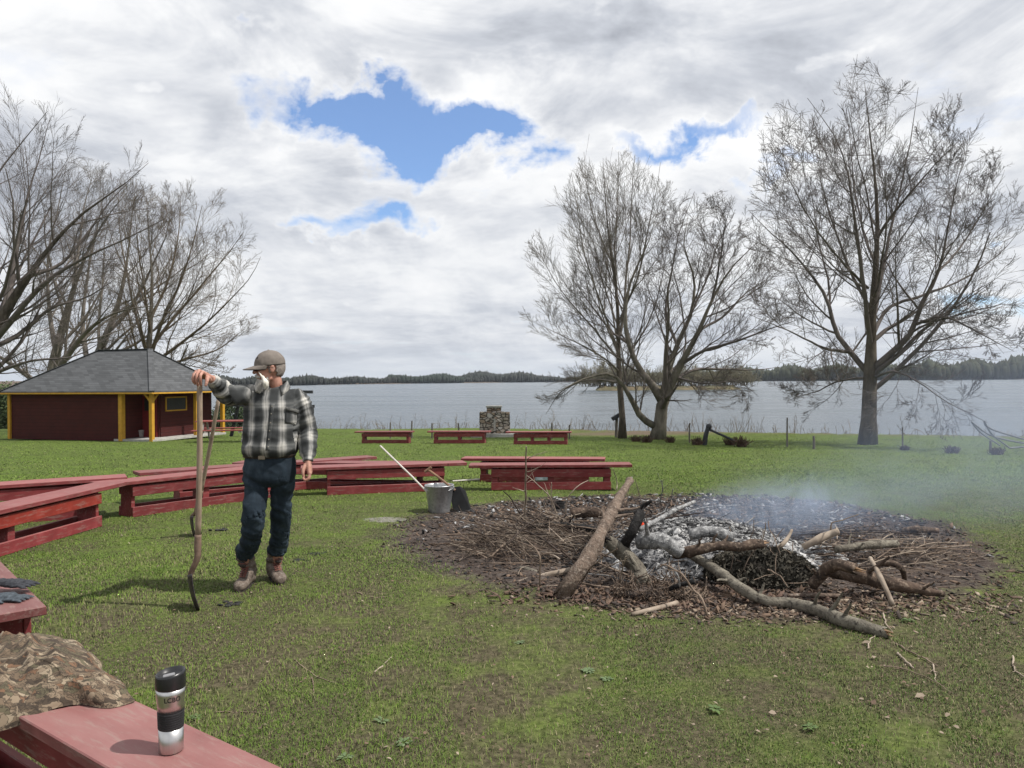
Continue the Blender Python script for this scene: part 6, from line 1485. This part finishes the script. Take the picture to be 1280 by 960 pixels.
limb(mb, [(HR, .090), (P(321,602,5.58), .089), (HR.lerp(KR,.6), .081), (KR+Vector((0,-.01,.02)), .077), (P(316,660,5.55), .072), (P(311,682,5.66), .068), (P(307,688,5.71), .068), (P(306.5,691.5,5.73), .072)], 40, 24, False)
limb(mb, [(HL, .090), (P(353,602,5.62), .087), (HL.lerp(KL,.6), .076), (KL+Vector((0,-.01,.02)), .070), (P(350.5,660,5.78), .066), (P(348,680,5.85), .065), (P(347,687,5.88), .068)], 40, 24, False)
jme = voxel(mb, .007, 4); jme.update()
for v_ in jme.vertices:
    z_ = v_.co.z; q = Vector((v_.co.x*6, v_.co.y*6, z_*13+v_.co.x*6)); w_ = 1-abs(mnoise.noise(q))*2.4
    lowf = max(0, min(1, (.62-z_)/.35)); k_ = .008+.011*lowf
    knee = math.exp(-((z_-.58)/.09)**2); crotch = math.exp(-((z_-.80)/.08)**2)
    v_.co += v_.normal*(w_*(k_*.85+.008*knee+.005*crotch)+.0025*mnoise.noise(v_.co*14)+lowf*.0045*math.sin(z_*70+v_.co.x*22))
jme = eval_mods(jme, [('SMOOTH', dict(iterations=2, factor=.5))])
jeans = obj('jeans', jme, denim, man, smooth=True)
bt = MB(); bz_ = P(337, 569, DM); ct = P(336.8, 569, DM)
bt.tube([Vector((ct.x+.182*math.cos(a), ct.y+.136*math.sin(a), ct.z+.002)) for a in np.linspace(0, 2*PI, 49)], .010, 6, False)
for v_ in bt.bm.verts: v_.co.z = ct.z+(v_.co.z-ct.z)*1.9
bt.build('belt', simple('dark_leather', (.03,.022,.018), None, .5, 20, .1), man)
MB().box((ct.x-.01, ct.y-.146, ct.z), (.050, .010, .036), None, .003).build('buckle', simple('dull_brass', (.30,.26,.20), None, .4, 20, 0, metal=.8), man)
# -- boots
bl_m = simple('worn_brown_leather', (.165,.130,.105), (.070,.052,.042), .75, 16, .6, .003, c3=(.22,.19,.16)); sole_m = simple('dark_sole', (.045,.038,.032), (.025,.02,.018), .85, 20, .3); lace_m = simple('red_brown_lace', (.20,.075,.055), (.10,.035,.03), .8, 20, 0); tong = simple('dark_boot_cloth', (.07,.055,.05), (.035,.028,.026), .85, 20, .2)
def boot(toe_px, heel_px, shaft, name):
    T_ = ground(*toe_px); H_ = ground(*heel_px); z0 = max(T_.z, H_.z)-.002; T_.z = H_.z = z0; d = (T_-H_).normalized(); L = .295; T_ = H_+d*L; s_ = Vector((0,0,1)).cross(d)
    root = empty(name, tuple((T_+H_)/2)); root.parent = man; root.matrix_parent_inverse = wmat(man).inverted() if False else Matrix.Identity(4); root.location = tuple((T_+H_)/2-Vector(man.location))
    mb = MB(); n = 22; prev = None; rows = [(.0,.026,.060),(.02,.036,.080),(.06,.039,.100),(.10,.040,.105),(.14,.043,.096),(.18,.048,.082),(.215,.052,.072),(.25,.050,.066),(.275,.042,.056),(.290,.026,.040)]
    rings = []
    for (x, w_, h_) in rows:
        c_ = H_+d*x; ring = []
        for k in range(n):
            a = 2*PI*k/n; cs, sn = math.cos(a), math.sin(a); ring.append(mb.bm.verts.new(c_+s_*(w_*abs(cs)**.8*(1 if cs > 0 else -1))+Vector((0,0,.022+ (h_*.5+h_*.5*abs(sn)**.8*(1 if sn > 0 else -1))))))
        rings.append(ring)
    for a_, b_ in zip(rings, rings[1:]):
        for k in range(n): mb.bm.faces.new([a_[k], a_[(k+1)%n], b_[(k+1)%n], b_[k]])
    mb.bm.faces.new(rings[0][::-1]); mb.bm.faces.new(rings[-1])
    an = H_+d*.065+Vector((0,0,.10)); limb(mb, [(an+Vector((0,0,-.03)), .052), (an+Vector((0,0,.03)), .056), (an.lerp(shaft, .55)+Vector((0,0,.01)), .063), (shaft, .068)], 16, 20, False)
    limb(mb, [(an+d*.03+Vector((0,0,.02)), .052), (an+d*.06, .048), (H_+d*.17+Vector((0,0,.072)), .040)], 10)
    me = voxel(mb, .005, 4)
    for v_ in me.vertices:
        q = v_.co-H_; hgt = q.z; v_.co += v_.normal*(.004*mnoise.noise(v_.co*26)+ (.005*math.sin(hgt*120)*max(0, min(1, (hgt-.09)/.05)))*max(0, .5+mnoise.noise(v_.co*9)))
        if q.z < .02: v_.co.z = H_.z+.02
    me.update(); up = obj('upper', me, bl_m, root, smooth=True)
    bv_ = BVHTree.FromPolygons([v_.co.copy() for v_ in bme2_world(up)], [tuple(p.vertices) for p in me.polygons]) if False else None
    so = MB(); pl = []
    for k in range(40):
        a = 2*PI*k/40; x = .145+.155*math.cos(a); w_ = np.interp(x, [-.01,.03,.10,.14,.22,.27,.30], [.024,.040,.041,.042,.056,.048,.02]); yv = abs(math.sin(a))**.75*(1 if math.sin(a) > 0 else -1)*w_; p_ = H_+d*x+s_*yv; pl.append((p_.x, p_.y))
    so.prism(pl, z0+.0, z0+.028); so.build('sole', sole_m, root)
    # tongue and laces climbing the instep
    a_ = H_+d*.205+Vector((0,0,.094)); b_ = an+d*.058+Vector((0,0,.06)); c_ = shaft+d*.062+Vector((0,0,-.075))
    tg_ = MB(); limb(tg_, [(a_-d*.02-Vector((0,0,.018)), .018), (b_-d*.012, .022), (c_-d*.012, .024)], 12, 10); tg_.build('tongue', tong, root, smooth=True)
    lc = MB(); path = smooth_line([tuple(a_), tuple(a_.lerp(b_,.5)+Vector((0,0,-.004))), tuple(b_), tuple(b_.lerp(c_,.6)), tuple(c_)], 10)
    for k in range(9):
        p_ = Vector(path[k])+d*.014+Vector((0,0,.012)); q_ = Vector(path[k+1])+d*.014+Vector((0,0,.012))
        lc.tube([p_-s_*.026-d*.010, p_.lerp(q_,.5), q_+s_*.026-d*.010], .0034, 5); lc.tube([p_+s_*.026-d*.010, p_.lerp(q_,.5)+d*.003, q_-s_*.026-d*.010], .0034, 5)
    lc.build('laces', lace_m, root); return root
boot((297.5, 743), (315, 729.5), P(305.5,691,5.73), 'boot')
boot((352, 733), (339, 722.5), P(346, 687, 5.90), 'boot')
# -- cap
capm = simple('grey_brown_twill', (.185,.160,.140), (.145,.125,.11), .9, 30, .25, .001); cdk = simple('dark_brim_lining', (.025,.022,.03), None, .8, 20, 0)
CC = H(-.004, 0, .030); bmx = bmesh.new(); bmesh.ops.create_icosphere(bmx, subdivisions=5, radius=1)
bmesh.ops.delete(bmx, geom=[v for v in bmx.verts if v.co.z < -.12], context='VERTS')
for v_ in bmx.verts:
    c_ = v_.co.copy(); z_ = c_.z; sq = 1+.03*max(0, c_.x)*(1-z_)
    seam = -.0016 if min(abs(math.atan2(c_.y, c_.x) % (PI/3)), PI/3-abs(math.atan2(c_.y, c_.x) % (PI/3))) < .05 else 0
    r_ = 1+.02*mnoise.noise(c_*3)+seam*10*.6
    v_.co = CC+f_*(c_.x*.109*r_*sq)+l_*(c_.y*.089*r_)+u_*((z_ if z_ < 0 else z_**.92)*.104*r_)
me = bpy.data.meshes.new('cap'); bmx.to_mesh(me); bmx.free(); me = eval_mods(me, [('SOLIDIFY', dict(thickness=.003, offset=-1))]); cap = obj('cap', me, capm, man, smooth=True)
sph_b = MB(); sph(sph_b, CC+u_*.105, (.007,.007,.004), 2); sph_b.build('button', capm, cap, smooth=True)
V, Q = [], []; na_, nb_ = 20, 8
for i in range(na_+1):
    a = R(-76)+R(152)*i/na_
    for j in range(nb_+1):
        s = j/nb_; ext = .088*max(0, math.cos(a*1.08))**.85*s; x = .104*math.cos(a)+ext+.002; y = .086*math.sin(a)*(1-.06*s); z = .000-.020*s-1.5*(y*y)*(.3+1.2*s)
        V.append(tuple(CC+f_*x+l_*y+u_*z))
nn_ = na_+1
Q = [(i*(nb_+1)+j, i*(nb_+1)+j+1, (i+1)*(nb_+1)+j+1, (i+1)*(nb_+1)+j) for i in range(na_) for j in range(nb_)]
me = mesh_np('brim', np.array(V), np.array(Q)); me = eval_mods(me, [('SOLIDIFY', dict(thickness=.004, offset=0))]); obj('brim', me, capm, cap, smooth=True)
V2 = [tuple(Vector(v)-u_*.0035) for v in V]; me = mesh_np('brim_lining', np.array(V2), np.array(Q)); obj('brim_lining', me, cdk, cap, smooth=True)
# small dark emblem on the cap front
pts = [(-.013,.0),(-.006,.012),(.004,.016),(.013,.012),(.009,.004),(.014,-.004),(.004,-.010),(-.008,-.010)]
em_ = MB(); fr_ = []
for (a, b) in pts:
    dirn = Vector((math.cos(.35+a*8)*.86, math.sin(.35+a*8), .50+b*6)); dirn.normalize(); fr_.append(CC+f_*(dirn.x*.1125)+l_*(dirn.y*.0925)+u_*(dirn.z*.108))
vv = [em_.bm.verts.new(p) for p in fr_]; em_.bm.faces.new(vv); em_.build('emblem', cdk, cap)
# -- glasses
gm_ = simple('black_glasses', (.012,.012,.013), None, .25, 5, 0, spec=.6); ln = simple('tinted_lens', (.03,.028,.027), None, .08, 5, 0, spec=.8)
gls = empty('glasses', tuple(H(.10,0,.006)-Vector(man.location))); gls.parent = man
for s in (-1, 1):
    q = [H(.108-.55*abs(y)**1.7, s*.033+y*.0 + s*.026*math.cos(a)*1.0, .006+.017*math.sin(a)) for a in np.linspace(0, 2*PI, 20) for y in [abs(s*.033+s*.026*math.cos(a))]]
    mbx = MB(); mbx.tube(q, .0024, 5, False); mbx.build('frame', gm_, gls)
    lx = MB(); vs_ = [lx.bm.verts.new(p-f_*.001) for p in q[:-1]]; lx.bm.faces.new(vs_); lx.build('lens', ln, gls)
    MB().tube([H(.090, s*.062, .010), H(.05, s*.076, .006), H(-.005, s*.083, .008), H(-.02, s*.084, -.004)], .0026, 6).build('temple', gm_, gls)
MB().tube([H(.108,-.008,.010), H(.112,0,.013), H(.108,.008,.010)], .0024, 5).build('bridge', gm_, gls)
# -- hair and beard
hairm = simple('white_beard_hair', (.60,.575,.53), (.40,.38,.35), .8, 60, .5, .002, stretch=(1,1,.2)); hair2 = simple('grey_hair', (.27,.235,.21), (.16,.135,.12), .8, 60, .4, .002)
rr = np.random.default_rng(5)
mb = MB()
limb(mb, [(H(.035,.058,-.070), .010), (H(.060,.040,-.090), .018), (H(.080,.0,-.098), .024), (H(.060,-.040,-.090), .022), (H(.035,-.058,-.070), .016)], 24)
limb(mb, [(H(.078,.0,-.098), .030), (H(.092,.002,-.124), .032), (H(.098,.004,-.148), .026), (H(.094,.010,-.166), .010)], 14)
limb(mb, [(H(.104,-.004,-.040), .009), (H(.100,.020,-.046), .011), (H(.088,.038,-.058), .009)], 8); limb(mb, [(H(.104,.004,-.040), .009), (H(.100,-.024,-.046), .013), (H(.082,-.046,-.062), .012)], 8)
me = voxel(mb, .004, 2)
for v_ in me.vertices: v_.co += v_.normal*(.006*mnoise.noise(Vector((v_.co.x*60, v_.co.y*60, v_.co.z*14)))+.004*mnoise.noise(v_.co*25))
beard = obj('beard', me, hairm, man, smooth=True)
# wind blown tuft curling back to the camera side
mb = MB(); limb(mb, [(H(.088,.056,-.020), .003), (H(.074,.070,-.046), .008), (H(.060,.080,-.074), .0145), (H(.054,.084,-.100), .0205), (H(.054,.082,-.124), .017), (H(.060,.076,-.140), .007)], 22)
me = voxel(mb, .0035, 2)
for v_ in me.vertices: v_.co += v_.normal*(.005*mnoise.noise(Vector((v_.co.x*70, v_.co.y*70, v_.co.z*16))))
obj('beard_tuft', me, simple('sunlit_white_hair', (.80,.77,.69), (.62,.59,.52), .8, 70, .5, .002, stretch=(1,1,.2)), beard, smooth=True)
st_p = []
for k in range(420):
    a = rr.uniform(-1, 1); p0 = H(.085-.055*a*a, .058*a, -.075-.03*rr.random())+Vector(rr.normal(0, .006, 3)); d_ = (f_*rr.normal(.25,.2)+l_*(rr.normal(.15,.25)+.3*a)+u_*(-1)).normalized(); L_ = rr.uniform(.03, .075)
    st_p.append([tuple(p0+d_*L_*j/4+l_*(.006*(j/4)**2)) for j in range(5)])
st_p = np.array(st_p); v, q = tubes(st_p, np.tile(np.array([.0016,.0015,.0012,.0009,.0004]), (len(st_p), 1)), 3); obj('beard_strands', mesh_np('s', v, q), hairm, beard)
bmx = bmesh.new(); bmesh.ops.create_icosphere(bmx, subdivisions=5, radius=1); dl = []
for v_ in bmx.verts:
    c_ = v_.co.copy(); n_ = mnoise.noise(c_*7)*.25
    if not (c_.z < .35 and c_.z > -.62-n_*.6+.25*c_.x and c_.x < -.18+n_*.5 or (abs(c_.y) > .6 and -.1 < c_.x < .30+n_*.3 and -.42 < c_.z < .3)): dl.append(v_)
    k_ = 1+.03*mnoise.noise(Vector((c_.x*9, c_.y*9, c_.z*3)))
    v_.co = H(-.008, 0, .014)+f_*(c_.x*.1035*k_)+l_*(c_.y*.0815*k_)+u_*(c_.z*.112)
bmesh.ops.delete(bmx, geom=dl, context='VERTS'); me = bpy.data.meshes.new('hair'); bmx.to_mesh(me); bmx.free(); me = eval_mods(me, [('SOLIDIFY', dict(thickness=.006, offset=-1))])
obj('hair', me, hair2, man, smooth=True)
# ------------------------------------------------------------------ the two long shovels
ashh = simple('weathered_ash_handle', (.36,.28,.21), (.24,.18,.13), .75, 14, .4, .002, stretch=(1,1,.12), c3=(.18,.13,.10)); rust = simple('rusty_socket_steel', (.22,.15,.11), (.12,.08,.06), .7, 18, .4, .002); bld = simple('worn_blade_steel', (.060,.055,.055), (.03,.028,.028), .5, 14, .3, .002, metal=.3, c3=(.12,.09,.075))
def long_shovel(label, grip, socket, bendp, neck, tip_, perp, bw, parts=True):
    root = empty('shovel', tuple(tip_)); tag(root, label, 'shovel')
    MB().tube(smooth_line([tuple(grip), tuple(grip.lerp(socket, .5)+Vector((.006,0,0))), tuple(socket)], 12), np.linspace(.0175, .020, 12), 12).build('handle', ashh, root, smooth=True)
    sp = smooth_line([(*(socket+(grip-socket).normalized()*.02), .0225), (*socket.lerp(bendp, .5), .0235), (*bendp, .021), (*neck, .018), (*neck.lerp(tip_, .12), .013)], 20)
    mbx = MB(); mbx.tube(sp[:, :3], sp[:, 3], 12); mbx.build('socket', rust, root, smooth=True)
    ax = (tip_-neck); L = ax.length; ax.normalize(); pr_ = perp.normalized(); nr_ = ax.cross(pr_).normalized()
    V, Q = [], []; ni, nj = 14, 10
    for i in range(ni+1):
        s = i/ni; wd = bw*(.92+.08*math.sin(s*PI)) if s < .72 else bw*math.sqrt(max(.0, 1-((s-.72)/.285)**2))*.98+.004
        for j in range(nj+1):
            q = j/nj*2-1; dish = .030*(q*q)*(1-.3*s)+.012*math.sin(s*PI*.9)*-1; V.append(tuple(neck+ax*(L*s)+pr_*(q*wd/2)-nr_*(.02-dish)*1.0))
    Q = [(i*(nj+1)+j, i*(nj+1)+j+1, (i+1)*(nj+1)+j+1, (i+1)*(nj+1)+j) for i in range(ni) for j in range(nj)]
    me = mesh_np('blade', np.array(V), np.array(Q)); me = eval_mods(me, [('SOLIDIFY', dict(thickness=.004, offset=0))]); obj('blade', me, bld, root, smooth=False)
    return root
tp_ = ground(251, 762); ds = tp_.y
long_shovel('long handled shovel under the hand of the man, standing on its tip', P(249.5, 472, 5.115), P(247.5, 672, ds-.005), P(246.5, 698, ds-.01), P(238, 718, ds+.0), Vector((tp_.x, tp_.y, tp_.z-.008)), ray(243,742).normalized(), .205)
tq = ground(246, 670); dq = tq.y
long_shovel('second shovel stuck upright in the lawn behind the long handled one', P(273.5, 497, dq-.35), P(251, 615, dq-.10), P(245, 640, dq-.06), P(240, 645, dq-.02), Vector((tq.x, tq.y, tq.z-.01)), ray(243,658).normalized(), .20)
# ------------------------------------------------------------------ smoke
A0 = ground(905, 690); S0 = Vector((A0.x, A0.y+.2, .20)); S1 = P(1450, 560, 10.0)
ax = (S1-S0); SL = ax.length; ax.normalize()
m = bpy.data.materials.new('smoke_volume'); m.use_nodes = True; t = NT(m); t.n.remove(t.n['Principled BSDF'])
out = t.n['Material Output']; pv = t.n.new('ShaderNodeVolumePrincipled'); t.l.new(pv.outputs[0], out.inputs['Volume'])
v = t.coord('Object'); x_, y_, z_ = t.sep(v)
w_ = t.math('MULTIPLY_ADD', t.math('MAXIMUM', x_, 0), .20, .26)
zz = t.math('ADD', z_, t.math('MULTIPLY', t.math('SINE', t.math('MULTIPLY', x_, 1.3)), .06))
r2 = t.math('ADD', t.math('MULTIPLY', y_, y_), t.math('MULTIPLY', zz, zz))
fall = t.math('POWER', 2.718, t.math('MULTIPLY', t.math('DIVIDE', r2, t.math('MULTIPLY', w_, w_)), -1.1))
nz = t.noise(t.scale(v, (.75, 1.5, 1.9)), 1.7, 5, .6, .6); nz = t.mapr(nz, .36, .70, 0.22, 1.3)
fade = t.math('DIVIDE', .34, t.math('POWER', t.math('ADD', w_, .04), 1.25))
endf = t.mapr(x_, -.4, .25, 0, 1)
t.val(pv.inputs['Density'], t.math('MULTIPLY', t.math('MULTIPLY', t.math('MULTIPLY', fall, nz), t.math('MULTIPLY', fade, endf)), .55))
pv.inputs['Color'].default_value = (.55,.68,.92,1); pv.inputs['Anisotropy'].default_value = .1
y_ax = Vector((0,0,1)).cross(ax).normalized(); z_ax = ax.cross(y_ax)
M = Matrix((ax, y_ax, z_ax)).transposed().to_4x4(); M.translation = S0
n = 20; xs_ = np.linspace(-.4, SL, 8); V, Q = [], []
for i, x in enumerate(xs_):
    rr_ = (.26+max(x, 0)*.20)*2.0
    for k in range(n): V.append((x, rr_*math.cos(2*PI*k/n), rr_*math.sin(2*PI*k/n)))
Q = [(i*n+k, i*n+(k+1)%n, (i+1)*n+(k+1)%n, (i+1)*n+k) for i in range(7) for k in range(n)]
me = mesh_np('smoke', np.array(V), [np.array(Q), np.array([list(range(n))[::-1], [7*n+k for k in range(n)]])])
so_ = bpy.data.objects.new('smoke', me); me.materials.append(m); COL.objects.link(so_); so_.matrix_world = M
tag(so_, 'thin blue grey smoke drifting right from the fire', 'smoke', kind='stuff')
m = bpy.data.materials.new('wisp_volume'); m.use_nodes = True; t = NT(m); t.n.remove(t.n['Principled BSDF'])
pv = t.n.new('ShaderNodeVolumePrincipled'); t.l.new(pv.outputs[0], t.n['Material Output'].inputs['Volume'])
v = t.coord('Object'); x_, y_, z_ = t.sep(v); xs_2 = t.math('SUBTRACT', x_, t.math('MULTIPLY', z_, .7))
q = t.comb(t.math('DIVIDE', xs_2, .95), t.math('DIVIDE', y_, .55), t.math('DIVIDE', t.math('SUBTRACT', z_, .2), .36))
ln_ = t.vmath('LENGTH', q); fl = t.mapr(ln_, .25, 1, 1, 0)
nz = t.mapr(t.noise(t.scale(v, (1, 1, .7)), 3.4, 5, .65, 1.6), .42, .66, 0, 1)
t.val(pv.inputs['Density'], t.math('MULTIPLY', t.math('MULTIPLY', fl, nz), 2.3)); pv.inputs['Color'].default_value = (.62,.74,.95,1)
c_ = ground(975, 690); bmx = bmesh.new(); bmesh.ops.create_icosphere(bmx, subdivisions=3, radius=1)
for v_ in bmx.verts: v_.co = Vector((v_.co.x*1.3+.15, v_.co.y*.6, v_.co.z*.44+.2))
me = bpy.data.meshes.new('smoke'); bmx.to_mesh(me); bmx.free(); me.materials.append(m); o_ = bpy.data.objects.new('smoke', me); COL.objects.link(o_); o_.location = (c_.x, c_.y+.45, c_.z+.12)
tag(o_, 'pale blue wisps of smoke rising off the right of the ashes', 'smoke', kind='stuff')
HAZE = True
if HAZE:
    m = bpy.data.materials.new('haze_air'); m.use_nodes = True; t = NT(m); t.n.remove(t.n['Principled BSDF'])
    pv = t.n.new('ShaderNodeVolumePrincipled'); t.l.new(pv.outputs[0], t.n['Material Output'].inputs['Volume'])
    pv.inputs['Density'].default_value = .00009; pv.inputs['Color'].default_value = (.80,.88,1,1); pv.inputs['Anisotropy'].default_value = .2
    hz = MB().box((0, 1800, 21), (6600, 4500, 52), None, 0).build('haze', m, world=False); tag(hz, kind='stuff', label='pale air over the lake', cat='haze')
